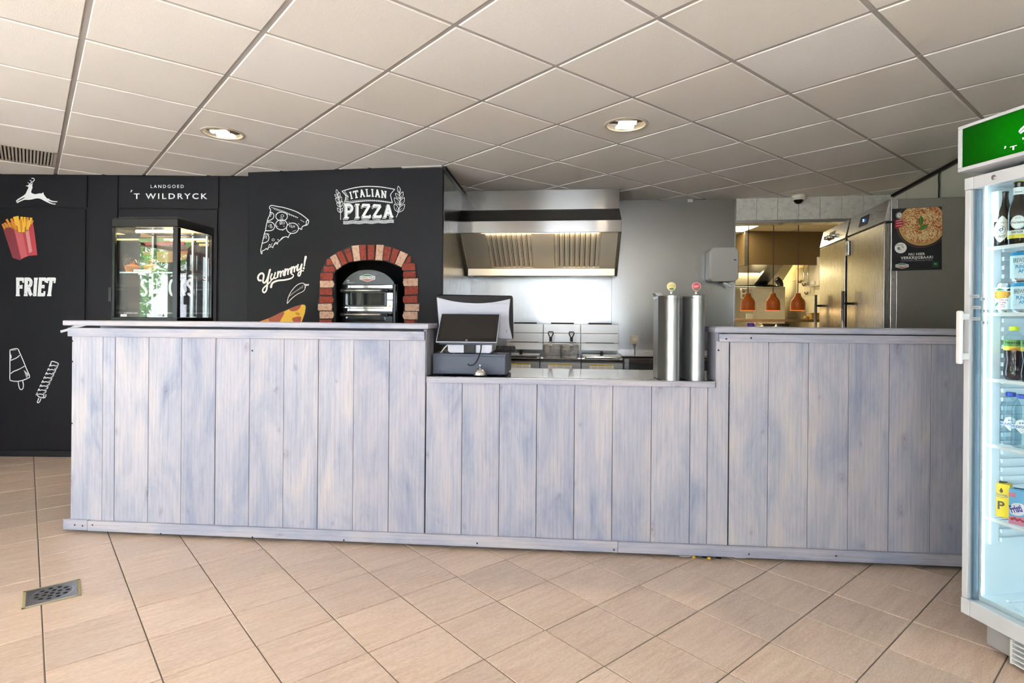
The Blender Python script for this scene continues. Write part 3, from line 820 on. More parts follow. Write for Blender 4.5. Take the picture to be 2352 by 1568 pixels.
yy([(128,1062),(108,1060),(98,1035),(112,1003),(140,990),(156,1010),(152,1045),(148,1072),(160,1086),(180,1070),(200,1025),(216,960)], 15)
yy([(220,955),(205,1010),(195,1075),(190,1120),(182,1160),(164,1182),(147,1172),(150,1145),(178,1115),(220,1078),(236,1050)], 15, 10)
yy([(238,998),(226,1030),(230,1052),(248,1046),(262,1020),(272,985)], 13, 11)
yy([(272,985),(262,1025),(268,1042),(284,1034)], 13, 10)
yy([(300,975),(294,1028)], 14); yy([(298,1005),(312,978),(326,975),(324,1022)], 11, 13); yy([(326,1000),(340,972),(354,968),(352,1005),(362,1014)], 11, 11)
yy([(372,950),(368,1008)], 14); yy([(370,982),(384,955),(398,952),(398,1000)], 11, 13); yy([(400,975),(412,948),(428,944),(426,985),(436,992)], 11, 11)
yy([(437,930),(434,985)], 14); yy([(436,958),(448,932),(462,928),(462,974)], 11, 13); yy([(464,950),(476,926),(490,922),(488,958),(498,966)], 11, 11)
yy([(500,905),(494,940),(504,956),(520,944),(534,905)], 13, 11)
yy([(538,900),(530,950),(526,990),(514,1016),(500,1010),(506,985),(530,968),(554,965)], 13, 10)
yy([(577,828),(568,870),(562,920)], 20, 9); mb.disc(ppx(cz((556, 940))), 11 / 4.355 * PX2, PW, 0.0, n=12)
yy([(230,1128),(240,1095),(265,1075),(310,1062),(360,1058),(410,1048),(440,1035),(454,1018),(450,1003),(438,1004)], 17, 7)
obj('yummy_lettering', mb, M['print_white2'], wc, label='white script lettering Yummy!')
mb = MB()
pl_([(390,1294),(394,1260),(410,1210),(440,1160),(480,1115),(520,1092),(552,1090),(566,1105),(570,1140),(550,1170),(500,1195),(450,1230),(415,1265),(390,1294)], w2 * 0.8)
pl_([(556,1088),(564,1104),(580,1100),(576,1112),(608,1108)], w2); pl_([(566,1108),(574,1128),(564,1134)], w2); mb.fill(qz([(576,1100),(608,1097),(608,1112),(578,1114)]), PW)
for k in range(12): pl_([(402 + k * 13, 1235 - k * 12 + k * k * 0.3), (412 + k * 12.5, 1212 - k * 9.5)], w2 * 0.35, sm=0)
obj('chili_drawing', mb, M['print_white2'], wc, label='white outline drawing of a chili pepper')
mb = MB(); PZ = [YEL, colour('pepperoni_print', (0.36, 0.07, 0.025)), ORA, colour('crust_shade_print', (0.50, 0.24, 0.02)), M['print_black']]
sl = [(120,1470),(250,1425),(380,1362),(470,1322),(545,1304),(568,1308),(576,1330),(566,1390),(545,1450),(530,1490),(480,1640),(100,1640)]
mb.fill(qz([(112,1476),(250,1420),(380,1356),(470,1316),(548,1298),(574,1303),(582,1330),(572,1392),(550,1452),(534,1492),(488,1646),(96,1646)]), PW, 0.0, 4)
mb.fill(qz(sl), PW, 0.0003, 0)
mb.fill(qz([(120,1470),(250,1425),(270,1420),(240,1500),(110,1600)]), PW, 0.0005, 2)
mb.fill(qz(spline([(205,1445),(260,1415),(330,1380),(358,1372),(358,1400),(335,1440),(318,1470),(280,1500),(230,1490)], 4, True)), PW, 0.0007, 1)
mb.fill(qz(spline([(415,1345),(470,1322),(524,1310),(520,1335),(490,1362),(450,1370),(425,1365)], 4, True)), PW, 0.0007, 1)
mb.fill(qz(spline([(440,1445),(480,1426),(525,1424),(532,1440),(520,1480),(470,1490)], 4, True)), PW, 0.0007, 1)
mb.fill(qz(spline([(470,1390),(500,1380),(520,1400),(500,1415)], 4, True)), PW, 0.0005, 3)
obj('pizza_print', mb, PZ, wc, label='printed yellow pizza slice with pepperoni')
# ITALIAN PIZZA emblem
ci = crop(750, 410, 11.76)
def ez(pts): return [ppx(ci(p)) for p in pts]
K = PX2 / 11.76
mb = MB()
def el(pts, w=20, closed=False, sm=5): mb.ribbon(spline(ez(pts), sm, closed) if sm else ez(pts), w * K, PW, 0, 0, closed)
el([(415,340),(600,285),(800,240),(1000,215),(1200,212),(1450,225),(1650,255),(1845,290)], 22)
el([(1845,290),(1780,360),(1725,435)], 18, sm=2); el([(1725,435),(1750,540),(1780,655)], 20, sm=2)
el([(415,340),(470,400),(525,465)], 18, sm=2); el([(525,465),(505,580),(465,690)], 18, sm=2)
el([(465,690),(650,655),(850,625),(1050,605),(1250,600),(1450,610),(1650,635),(1780,655)], 18)
for k in range(25):
    t_ = k / 24; x = 510 + t_ * 1180; y = 680 - 78 * math.sin(PI * (0.12 + 0.80 * t_)) + 5
    el([(x, y), (x + 55, y - 48 + 12 * abs(t_ - .5))], 11, sm=0)
for k in range(5): el([(470 + k * 16, 375 + k * 22), (512 + k * 22, 328 + k * 42)], 12, sm=0)
for k in range(4): el([(505 - k * 8, 560 + k * 30 - 30), (590, 470 + k * 45)], 12, sm=0)
def warp(x, y):
    px_ = 610 + x * 1010
    base = 560 - 75 * math.sin(PI * (0.04 + 0.86 * x)) ; top = 375 - 88 * math.sin(PI * (0.02 + 0.88 * x))
    lean = (0.5 - x) * -60 * (1 - y)
    return ppx(ci((px_ - lean * 0.8 + (1 - y) * 20, base + (top - base) * y)))
slab(mb, 'ITALIAN', warp, PW, stroke=0.19, serif=0.13, gap=0.16)
def wpz(dx=0, dy=0):
    def f(x, y):
        px_ = 480 + x * 1320 + dx; y0 = 1072 - 30 * x + dy; y1 = 715 - 25 * math.sin(PI * min(1, x + 0.25)) + dy
        return ppx(ci((px_, y0 + (y1 - y0) * y)))
    return f
slab(mb, 'PIZZA', wpz(-24, 30), PW, off=0.0, stroke=0.20, serif=0.13, gap=0.13)
obj('italian_pizza_lettering', mb, M['print_white'], wc, label='white emblem lettering ITALIAN PIZZA on a ribbon')
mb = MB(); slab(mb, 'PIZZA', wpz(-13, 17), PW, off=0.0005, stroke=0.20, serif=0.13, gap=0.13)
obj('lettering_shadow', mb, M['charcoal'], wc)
mb = MB(); slab(mb, 'PIZZA', wpz(0, 0), PW, off=0.0010, stroke=0.20, serif=0.13, gap=0.13)
for j in range(4):
    pts = [(450 + k * 57, 1150 + j * 24 - k * 1.3 + 9 * math.sin(k * 1.05)) for k in range(25)]
    mb.ribbon(spline(ez(pts), 2), 13 * K, PW)
def leaf(a, b_, w):
    A, Bp = Vector(a), Vector(b_); d_ = Bp - A; n_ = Vector((-d_.y, d_.x)) * w
    mb.ribbon(spline(ez([a, tuple(A + d_ * .35 + n_), tuple(A + d_ * .7 + n_ * .8), b_]), 4), 13 * K, PW)
    mb.ribbon(spline(ez([a, tuple(A + d_ * .35 - n_), tuple(A + d_ * .7 - n_ * .8), b_]), 4), 13 * K, PW)
    mb.ribbon(ez([tuple(A + d_ * .15), tuple(A + d_ * .55)]), [14 * K, 3 * K], PW)
for a, b_ in (((310,440),(268,295)),((320,520),(218,430)),((335,520),(345,370)),((350,660),(240,525)),((360,660),(395,485)),((365,770),(275,650)),((375,770),(430,610)),((380,920),(290,790)),((385,920),(430,790))): leaf(a, b_, 0.20)
mb.ribbon(spline(ez([(300,420),(330,540),(360,680),(378,860),(382,1115)]), 4), 16 * K, PW)
for a, b_ in (((1975,400),(1935,200)),((1985,550),(1860,395)),((1990,550),(2062,352)),((1975,720),(1828,515)),((1985,720),(2105,510)),((1935,910),(1832,680)),((1945,910),(2115,695))): leaf(a, b_, 0.20)
mb.ribbon(spline(ez([(1960,330),(1988,560),(1980,740),(1935,920),(1880,1045)]), 4), 16 * K, PW)
obj('emblem_lettering', mb, M['print_white'], wc, label='white PIZZA letters and olive sprigs')

# brick arch round the opening
ar = thing('brick_arch', 'arch of red and pale bricks around the dark oven opening', 'arch', PF.o, PF.rz)
bricks = [([(250,358),(310,352),(372,455),(250,467)],0),([(188,478),(370,473),(408,555),(385,592),(190,587)],0),([(136,610),(358,602),(368,650),(352,732),(138,732)],0),([(125,740),(360,737),(385,800),(365,862),(125,866)],1),([(118,880),(345,872),(350,930),(345,1002),(120,992)],0),([(118,1025),(350,1022),(376,1080),(360,1140),(118,1142)],0),([(85,1158),(335,1150),(346,1220),(338,1286),(85,1280)],1),([(120,1292),(360,1296),(378,1355),(355,1418),(120,1422)],1),([(115,1440),(345,1432),(345,1560),(115,1560)],0),
 ([(300,318),(405,253),(515,488),(430,550)],1),([(422,240),(520,193),(628,425),(530,468)],0),([(552,180),(668,148),(725,388),(640,412)],0),([(694,116),(832,100),(858,378),(740,398)],1),([(843,100),(958,97),(965,370),(867,372)],0),([(984,95),(1112,93),(1104,370),(990,372)],0),([(1138,90),(1276,96),(1252,384),(1116,374)],1),([(1288,115),(1410,142),(1362,382),(1262,370)],0),([(1442,148),(1556,188),(1462,438),(1378,410)],0),([(1578,205),(1712,265),(1592,502),(1478,440)],1),
 ([(1700,312),(1756,298),(1760,418),(1645,440)],0),([(1625,432),(1836,428),(1838,552),(1605,555),(1600,500)],0),([(1625,578),(1848,570),(1850,690),(1622,692),(1612,640)],0),([(1622,702),(1890,696),(1885,835),(1628,838),(1612,770)],1),([(1655,850),(1892,842),(1892,982),(1655,992),(1645,920)],0),([(1625,1015),(1878,1008),(1885,1140),(1630,1146),(1612,1080)],0),([(1650,1158),(1915,1155),(1912,1290),(1650,1286)],1),([(1630,1296),(1880,1298),(1885,1436),(1630,1432),(1606,1370)],1),([(1640,1450),(1830,1446),(1830,1560),(1640,1560)],0)]
br = random.Random(2)
for poly, pale in bricks:
    n_ = len(poly); q = []
    for i in range(n_):
        a, b_ = Vector(poly[i]), Vector(poly[(i+1) % n_])
        q.append(tuple(a)); q.append(tuple(a.lerp(b_, br.uniform(.4, .6)) + Vector((br.uniform(-5, 5), br.uniform(-5, 5)))))
    pz_ = az(q); c_ = Vector((sum(p[0] for p in pz_) / len(pz_), sum(p[1] for p in pz_) / len(pz_)))
    pz_ = [tuple((Vector(p) - c_) * 0.985) for p in pz_]
    d_ = br.uniform(0.010, 0.016)
    o = obj('brick', MB().prism(pz_, -d_, 0.0, 'y'), M['brick_pale'] if pale else M['brick_red'], ar, (c_.x, -0.0005, c_.y), bevel=0.004, seg=1)
# mortar behind the bricks, a ragged outline
mo = MB()
path_o = [(112,1560),(100,1300),(80,1160),(105,1000),(118,740),(130,600),(185,470),(245,352),(300,312),(415,238),(545,172),(690,112),(840,94),(1110,88),(1285,100),(1450,142),(1580,198),(1716,268),(1762,300),(1765,420),(1842,430),(1852,690),(1895,700),(1895,990),(1920,1150),(1915,1290),(1888,1440),(1835,1560)]
path_i = [(345,1560),(350,1300),(350,1100),(352,880),(368,640),(395,575),(480,500),(620,420),(740,390),(960,368),(1110,368),(1260,378),(1380,415),(1480,450),(1585,505),(1618,570),(1625,700),(1640,850),(1640,1100),(1625,1300),(1640,1560)]
oo, ii = az(path_o), az(path_i)
mo.fill(oo + ii[::-1], fn_on(v=-0.004)); obj('mortar', mo, colour('dark_mortar', (0.045, 0.04, 0.04), 0.9), ar)
obj('trim_1', MB().box(PF.pu(925, 381), Lp, -0.03, 0.0, CE - 0.012, CE - 0.002), M['grid'], loc=PF.o, rz=PF.rz, kind='structure')

# ---- steel clad side wall, kitchen wall, tiled wall with hatch, right wall
SF = Frame(-0.573, 4.684, math.atan2(6.15 - 4.684, -0.45 + 0.573))
obj('wall_kitchen_side', MB().box(0.045, 1.48, 0.0, 0.05, 0, CE + 0.02), M['steel_wall'], loc=SF.o, rz=SF.rz, kind='structure')
obj('trim_2', MB().box(0, 1.47, -0.022, 0.0, CE - 0.03, CE - 0.002), M['black'], loc=SF.o, rz=SF.rz, kind='structure')
Uk = 2.745
wk = obj('wall_back', MB().box(-0.05, Uk, 0.004, 0.10, 0, CE + 0.02), M['void'], loc=BF.o, rz=BF.rz, kind='structure')
seam = BF.pu(1405, 680)
for a, b_ in ((-0.02, seam - 0.001), (seam + 0.001, Uk)):
    obj('panel', MB().box(a, b_, 0.0, 0.006, 0, CE + 0.01), M['steel_wall'], wk)
obj('panel_edge', MB().box(Uk - 0.012, Uk, -0.004, 0.10, 0, CE + 0.01), M['steel'], wk)
hz0 = TF.pz(1790, 512); hz1 = 0.95
hu1 = 1.60
wt = MB(); wt.box(0, 3.0, 0.008, 0.16, hz0 + 0.001, CE + 0.02); wt.box(hu1, 3.0, 0.008, 0.16, 0, hz0); wt.box(0, hu1, 0.008, 0.16, 0, hz1)
wtr = obj('wall_hatch', wt, M['grout'], loc=TF.o, rz=TF.rz, kind='structure')
tw = TF.pu(1786, 480) - TF.pu(1738, 480)
t0 = TF.pu(1738, 480)
zt1, zt0 = CE, TF.pz(1790, 505)
for k in range(-1, 8):
    a, b_ = t0 + tw * k, t0 + tw * (k + 1)
    obj('wall_tile', MB().box(max(a, 0.002) + 0.0015, b_ - 0.0015, 0.0, 0.01, zt0 + 0.002, zt1), M['wall_tile'], wtr, bevel=0.001, seg=1)
obj('lintel', MB().box(0, hu1 + 0.05, -0.006, 0.16, hz0, zt0), M['steel'], wtr, bevel=0.002)
obj('sill', MB().box(0, hu1, -0.03, 0.30, hz1 - 0.03, hz1), M['steel'], wtr, bevel=0.002)
wr = obj('wall_right', MB().box(-0.3, 9.2, 0.004, 0.12, 0, CE + 0.149), M['grout'], loc=RF.o, rz=RF.rz, kind='structure')
e1, e2 = RF.pu(2082, 430), RF.pu(2160, 430)
for a, b_ in ((-0.2, e1 - .004), (e1 + .004, e2 - .006), (e2 + .006, 4.0), (4.01, 9.0)):
    obj('panel', MB().box(a, b_, 0.0, 0.012, 0, CE - 0.035), M['plaster'], wr, bevel=0.001, seg=1)
obj('trim_3', MB().box(-0.2, 9.0, -0.015, 0.0, CE - 0.022, CE - 0.002), M['black'], loc=RF.o, rz=RF.rz, kind='structure')

# ---- back kitchen seen through the hatch
bk = MB()
bk.box(1.9, 1.95, 6.1, 9.3, 0, 2.6); bk.box(1.9, 4.9, 9.3, 9.4, 0, 2.6)
obj('wall_scullery', bk, M['cream_tile'], kind='structure')
SRF = Frame(4.34, 9.3, math.atan2(-4.0, -0.22))      # its right wall, tiles with visible joints
sr_ = obj('wall_scullery_right', MB().box(-0.1, 4.2, 0.006, 0.1, 0, 2.6), colour('beige_joint', (0.42, 0.36, 0.25), 0.9), loc=SRF.o, rz=SRF.rz, kind='structure')
for i in range(14):
    for j in range(7):
        a = i * 0.30; z_ = 0.62 + j * 0.25
        obj('wall_tile', MB().box(a + .002, a + .298, 0, 0.008, z_ + .002, z_ + .248), M['cream_tile'], sr_)
sb = obj('wall_scullery_back', MB().box(1.95, 4.35, 9.296, 9.31, 0, 2.6), M['beige_joint'], kind='structure')
for i in range(12):
    for j in range(4):
        obj('wall_tile', MB().box(1.96 + i*.2 + .0015, 1.96 + i*.2 + .1985, 9.288, 9.296, 1.37 + j*.25 + .002, 1.37 + j*.25 + .248), M['cream_tile'], sb)
KC = 2.46
cl2 = obj('ceiling_scullery', MB().box(1.8, 5.0, 5.9, 9.4, KC + 0.01, KC + 0.06), M['grid'], kind='structure')
for i in range(6):
    for j in range(6):
        x, y = 1.95 + i * 0.6, 6.0 + j * 0.6
        if (i, j) == (1, 2): continue
        obj('ceiling_tile', MB().box(x + .008, x + .592, y + .008, y + .592, KC, KC + 0.012), colour('warm_tile', (0.66, 0.62, 0.52), 0.9), cl2)
obj('floor_scullery', MB().box(1.8, 5.0, 5.9, 9.4, -0.004, 0.0), colour('brown_floor', (0.25, 0.17, 0.10), 0.6), kind='structure')
# ================================================================== COUNTER
ct_ = thing('service_counter', 'whitewashed blue grey plank counter with a lower middle section', 'counter', KF.o, KF.rz)
VP = 0.018
cu = lambda px, py=1000, v=VP: KF.pu(px, py, v)
zs0, zs1 = 0.02, 0.078
UL0 = cu(163); UG = cu(977.3); UR = cu(1674); UE = 5.35
zL = 1.150; zT0, zT1 = 1.197, 1.226
def plank(px0, px1, z1, name='plank', z0=0.03, poly=None):
    a, b_ = cu(px0) + 0.0012, cu(px1) - 0.0012
    mb = MB().box(0, b_ - a, 0, 0.018, 0, z1 - z0)
    return obj(name, mb, M['plank'], ct_, (a, VP + rnd.uniform(-0.0015, 0.0015), z0), bevel=0.0015, seg=1)
for a, b_ in ((163,235),(235,263),(263,340),(340,416),(416,494),(494,572),(572,651),(651,730),(730,811),(811,893),(893,976.3)): plank(a, b_, zL)
zlow = 0.905
for a, b_ in ((978,1061),(1061,1146.6),(1146.6,1232.5),(1232.5,1319.3),(1319.3,1406.7),(1406.7,1496),(1496,1584.8)): plank(a, b_, zlow)
plank(1584.8, 1625, zlow)
a, b_, nn = cu(1625) + .0012, cu(1673) - .0012, cu(1643)      # notched plank that climbs beside the raised part
obj('plank', MB().prism([(0, 0), (b_ - a, 0), (b_ - a, zL - .03), (nn - a, zL - .03), (nn - a, zlow - .03), (0, zlow - .03)], 0, 0.018, 'y'), M['plank'], ct_, (a, VP, 0.03), bevel=0.0015, seg=1)
rb = [1675.3, 1764, 1856, 1949, 2042, 2138, 2232, 2330, 2428, 2528, 2630, 2735, 2842]
for a, b_ in zip(rb, rb[1:]): plank(a, b_, zL)
def board(u0, u1, v0, v1, z0, z1, name='board', mt=None, bev=0.003):
    L = u1 - u0
    return obj(name, MB().box(0, L, 0, v1 - v0, 0, z1 - z0), mt or M['plank_h'], ct_, (u0, v0, z0), bevel=bev)
board(cu(203, v=0), 3.0, -0.002, VP - .001, zs0, zs1, 'skirting'); board(3.001, UE, -0.002, VP - .001, zs0, zs1, 'skirting')
board(cu(146, v=0), cu(202, v=0), 0.0, VP - .001, zs0 + .002, zs1 + .003, 'skirting')
board(cu(155, 765, 0), cu(975, 765, 0), -0.001, VP - .001, 1.134, 1.184, 'trim_board')
board(cu(1652, 775, 0), UE, -0.001, VP - .001, 1.146, 1.188, 'trim_board')
board(cu(143, 743, -.02), cu(984, 743, -.02), -0.02, 0.25, zT0, zT1, 'top_board', bev=0.005)
board(cu(1643, 758, -.02), UE, -0.02, 0.25, zT0 - .004, zT1 - .002, 'top_board', bev=0.008)
board(cu(979, 876, 0), cu(1643, 876, 0), 0.0, 0.045, zlow, 0.934, 'top_rail', bev=0.002)
# end panels and inner backs of the raised parts
board(UG - 0.020, UG - 0.001, VP + .019, 0.21, 0.9375, zT0 - .004, 'end_panel', M['plank'], .0015)
board(cu(1643) + .002, cu(1643) + .022, VP + .019, 0.21, 0.934, zT0 - .004, 'end_panel', M['plank'], .0015)
board(UL0 - .001, UL0 + .018, VP + .019, 0.66, 0.03, 1.14, 'end_panel', M['plank'], .0015)
board(UL0 + .02, UG - .022, 0.20, 0.215, 0.935, zT0, 'back_panel', M['plank_h'], .001)
board(cu(1643) + .024, UE, 0.20, 0.215, 0.935, zT0 - .004, 'back_panel', M['plank_h'], .001)
board(UL0 + .03, UE, 0.62, 0.64, 0.0, 0.895, 'carcass_back', M['black'], .001)
for k in range(8): board(0.08 + k * 0.72, 0.14 + k * 0.72, 0.06, 0.60, 0.0, 0.88, 'frame_post', M['black'], .001)
# screw heads and nail holes
sc_me = MB().lathe([(0.0, -0.0012), (0.004, -0.0012), (0.005, 0.0)], 10, axis='y').mesh('screw', [colour('dark_screw', (0.05, 0.045, 0.05), 0.5)])
for px, py, v in ((167,783,VP),(167,830,VP),(166,972,VP),(172,1205,0),(190,1207,0),(213,1205,0),(370,1225,0),(580,1233,0),(790,1240,0),(1096,1247,0),(1410,1262,0),(1720,1272,0),(1920,1276,0),(1668,778,0),(1725,776,0),(580,805,VP),(1650,804,VP)):
    q = KF.px(px, py, v); obj('screw', None, None, ct_, (q[0], v - .0022, q[1]), me=sc_me)
# steel worktop behind the planks
wt_ = thing('steel_worktop', 'polished steel worktop behind the low middle section of the counter', 'worktop', KF.w(0, 0, 0), KF.rz)
obj('top', MB().box(UL0 + .025, UE, 0.046, 0.70, 0.900, 0.932), M['steel_top'], wt_, bevel=0.002)
obj('front_lip', MB().box(UG + .002, cu(1642), 0.0, 0.046, 0.9345, 0.937), M['steel'], wt_, bevel=0.0008)
obj('back_edge', MB().box(UL0 + .025, UE, 0.66, 0.70, 0.86, 0.8995), M['steel_h'], wt_)
ZW = 0.932
# clips and bits under the counter
for px, lab, cat, mt in ((1576, 'clear plastic clip under the counter, leftmost of the two', 'clip', 'c'), (1704, 'clear plastic clip under the counter, rightmost of the two', 'clip', 'c')):
    p = at_z(px, 1281 if px < 1600 else 1285, 0.004); u, v = KF.loc(p)
    mb = MB().tube([(-.028,0,.012), (-.028,0,.003), (-.02,0,.001), (.02,0,.001), (.028,0,.003), (.028,0,.012)], 0.002, 6)
    mb.tube([(-.028,.03,.012), (-.028,.03,.003), (.028,.03,.003), (.028,.03,.012)], 0.002, 6); mb.box(-.028,.028,0,.03,.012,.014)
    tag(obj('plastic_clip', mb, M['white_plastic'], None, KF.w(u, v + .03, 0.0), KF.rz), lab, cat)
for px, py, lab in ((1595, 1280, 'small yellow crumb under the counter near the left clip'), (1630, 1283, 'small yellow crumb under the counter between the black bits')):
    p = at_z(px, py, 0.006); mb = MB().lathe([(0,0),(.008,.001),(.011,.006),(.007,.012),(0,.013)], 9)
    tag(obj('crumb', mb, YEL, None, (p.x, p.y + .01, 0)), lab, 'crumb')
for px, py, lab in ((1621, 1281, 'small black adjusting foot under the counter, left one'), (1653, 1283, 'small black adjusting foot under the counter, right one')):
    p = at_z(px, py, 0.004); t_ = thing('adjusting_foot', lab, 'foot', (p.x, p.y + .02, 0))
    obj('pad', MB().lathe([(0,0),(.014,0),(.014,.006),(.006,.009),(0,.009)], 12), M['black'], t_); obj('stud', MB().lathe([(.005,.0095),(.005,.03)], 8), M['chrome'], t_)

# ---- floor drain
dc = Vector((-2.0635, 2.5835, 0))
dr = thing('floor_drain', 'square steel floor drain with round holes set in the tiles', 'drain', dc, math.radians(39.0))
mb = MB(); s_ = 0.103
for x0, x1, y0, y1 in ((-s_, s_, -s_, -s_ + .012), (-s_, s_, s_ - .012, s_), (-s_, -s_ + .012, -s_, s_), (s_ - .012, s_, -s_, s_)): mb.box(x0, x1, y0, y1, 0.0003, 0.003)
obj('surround', mb, colour('yellowed_sealant', (0.36, 0.31, 0.17), 0.7), dr, bevel=0.001, seg=1)
obj('plate', MB().box(-s_ + .013, s_ - .013, -s_ + .013, s_ - .013, 0.0003, 0.0042), mat('drain_steel', (0.50, 0.53, 0.56), 0.35, 1.0), dr, bevel=0.0015)
ringm = MB().lathe([(.078,.0043),(.074,.0058),(.070,.0045)], 32, caps=False); obj('ring', ringm, M['drain_steel'], dr)
hm = MB().lathe([(0,.0046),(.0088,.0046),(.0092,.0043)], 14).mesh('hole', [M['void']])
for r_, n_ in ((0.0, 1), (0.029, 6), (0.057, 11)):
    for k in range(n_):
        a = 2 * PI * k / n_ + r_ * 9
        obj('hole', None, None, dr, (r_ * math.cos(a), r_ * math.sin(a), 0), me=hm)

# ---- recessed downlights
M['lamp_glow'] = emit('lamp_glow', (1.0, 0.86, 0.66), 22.0)
M['reflector'] = mat('reflector_metal', (0.88, 0.84, 0.78), 0.25, 1.0)
for i, s in enumerate(SPOTS):
    t_ = thing('downlight', ('recessed round downlight in the ceiling above the display case', 'recessed round downlight in the ceiling in front of the cooker hood')[i], 'ceiling light', (s.x, s.y, CE))
    obj('rim', MB().lathe([(.118,.002),(.118,-.003),(.122,-.006),(.137,-.005),(.141,.0)], 40, caps=False), colour('rim_cream', (0.50, 0.46, 0.38), 0.4), t_)
    obj('reflector', MB().lathe([(.118,.0),(.110,.04),(.085,.10),(.04,.13),(0,.132)], 40), M['reflector'], t_)
    for k in (-1, 1):
        obj('bulb', MB().tube([(-.055, k * .042, .018), (.055, k * .046, .016)], 0.030, 10), M['lamp_glow'], t_)
    d = bpy.data.lights.new('downlight_beam', 'SPOT'); d.energy = 60; d.color = (1.0, 0.86, 0.68); d.spot_size = 2.3; d.spot_blend = 0.8; d.shadow_soft_size = 0.08
    o = bpy.data.objects.new('downlight_beam', d); COL.objects.link(o); o.location = (s.x, s.y, CE - 0.01)

# ---- security camera on the ceiling
t_ = thing('dome_camera', 'white dome security camera with dark lens under the ceiling', 'camera', (2.821, 5.66, CE))
obj('base', MB().lathe([(.0,-.0005),(.066,-.0005),(.066,-.028),(.056,-.042),(.0,-.044)], 28), M['cream'], t_)
obj('dome', MB().lathe([(.045,-.044),(.044,-.056),(.036,-.072),(.022,-.083),(0,-.088)], 24), M['black_gloss'], t_)
obj('bezel', MB().lathe([(.052,-.040),(.052,-.048),(.046,-.049)], 28, caps=False), M['white_plastic'], t_)
# cable on the right wall
u = RF.pu(2165, 420); z1_, z0_ = CE - .03, RF.pz(2165, 448) - 0.3
tag(obj('wall_cable', MB().tube(spline([(0, -.02, z1_), (.004, -.028, z1_ - .05), (-.006, -.022, z1_ - .12), (-.014, -.02, z1_ - .2), (-.012, -.02, z0_)], 5), 0.006, 7), M['black'], None, RF.w(u, 0, 0), RF.rz), 'black cable hanging down the pale right wall above the steel refrigerator', 'cable')

# ================================================================== DISPLAY CASE
CF = Frame(0, 0, 0)
pc = at_d(408.5, 502, 3.545); rz = math.radians(-3.5)
cw, cdp = 0.425, 0.385
CFm = Frame(pc.x, pc.y, rz)
o_ = CFm.w(-cw, 0, 0)
dcs = thing('display_case', 'black framed refrigerated glass display case with desserts, left on the counter', 'display case', (o_.x, o_.y, ZW), rz)
H1 = 1.862 - ZW; zb_ = 1.232 - ZW
obj('base', MB().box(0, cw, 0, cdp, 0.0, zb_ - .03), M['black'], dcs, bevel=0.004)
obj('bottom_frame', MB().box(-.002, cw + .002, -.002, cdp + .002, zb_ - .029, zb_ + .014), M['black_gloss'], dcs, bevel=0.003)
obj('top_cap', MB().box(-.003, cw + .003, -.003, cdp + .003, H1 - .055, H1), M['black_gloss'], dcs, bevel=0.006)
obj('top_lid', MB().box(.02, cw - .02, .02, cdp - .02, H1 + .0005, H1 + .012), M['black'], dcs, bevel=0.003)
for x, y, w_ in ((0, 0, .018), (cw - .032, 0, .032), (cw - .022, cdp - .022, .022), (0, cdp - .018, .018)):
    obj('post', MB().box(x, x + w_, y, y + w_, zb_ + .015, H1 - .056), M['black_gloss'], dcs, bevel=0.002)
g = M['glass_case']
for nm, q in (('front_pane', (.018, cw - .032, .004, .008)), ('back_pane', (.018, cw - .022, cdp - .008, cdp - .004)), ('side_pane', (cw - .008, cw - .004, .032, cdp - .022)), ('side_pane', (.004, .008, .018, cdp - .018))):
    obj(nm, MB().box(q[0], q[1], q[2], q[3], zb_ + .015, H1 - .056), g if nm == 'front_pane' else M['glass'], dcs)
M['warm_strip'] = emit('warm_strip_light', (1.0, 0.72, 0.28), 14.0)
obj('light_tube', MB().tube([(.12, .05, H1 - .075), (cw - .06, .05, H1 - .075)], 0.009, 10), M['warm_strip'], dcs, label='glowing warm strip light')
obj('light_tube', MB().tube([(.10, cdp - .04, H1 - .085), (cw - .04, cdp - .04, H1 - .085)], 0.006, 10), M['warm_strip'], dcs, label='glowing warm strip light')
area_light('case_glow', tuple(CFm.w(-cw/2, cdp/2, 1.862 - .07)), 0.25, 0.06, 1.1, (1, .72, .34), (0, 0, -1))
for x, y in ((cw - .03, cdp - .03), (.012, cdp - .03), (cw * .68, cdp - .02)):
    obj('shelf_rail', MB().box(x - .006, x + .006, y - .004, y + .004, zb_ + .02, H1 - .06), M['steel_dark'], dcs)
pf = dcs_front = CFm
zsh = pf.pz(330, 627, 0.12) - ZW
obj('glass_shelf', MB().box(.03, cw - .04, .03, cdp - .03, zsh - .006, zsh), M['glass'], dcs)
obj('shelf_edge', MB().box(.03, cw - .04, .026, .0295, zsh - .008, zsh + .001), M['steel_dark'], dcs)
obj('door_handle', MB().box(-.026, -.004, .002, .014, .41, .50), M['black'], dcs, bevel=0.003)
for px, nm in ((284, 'price_tag'), (366, 'price_tag')):
    q = pf.px(px, 724, -.003); mb = MB(); L = .041; F0 = lambda x, z, o: (x, -.0036 - o, z)
    x = q[0] + cw; z = q[1] - ZW
    mb.box(x - .020, x + .020, -.0034, -.0024, z - .007, z + .007)
    put_text(mb, '€ 2,50', x, z - .003, .006, F0, 0.0, 1, bold=.01)
    obj(nm, mb, [M['paper'], M['print_black']], dcs)
for px, w_ in ((297, .09), (378, .085)):
    q = pf.px(px, 720, -.003); mb = MB(); F0 = lambda x, z, o: (x, .0095 - o, z)
    put_text(mb, 'CHEESECAKE' if px < 300 else 'TIRAMISU', q[0] + cw, q[1] - ZW, .008, F0, 0, 0, width=w_, bold=.012)
    obj('shelf_lettering', mb, M['print_white'], dcs)
q = pf.px(324, 623, 0.004); mb = MB(); x, z = q[0] + cw, q[1] - ZW
mb.box(x - .052, x + .052, .0085, .0095, z - .011, z + .012)
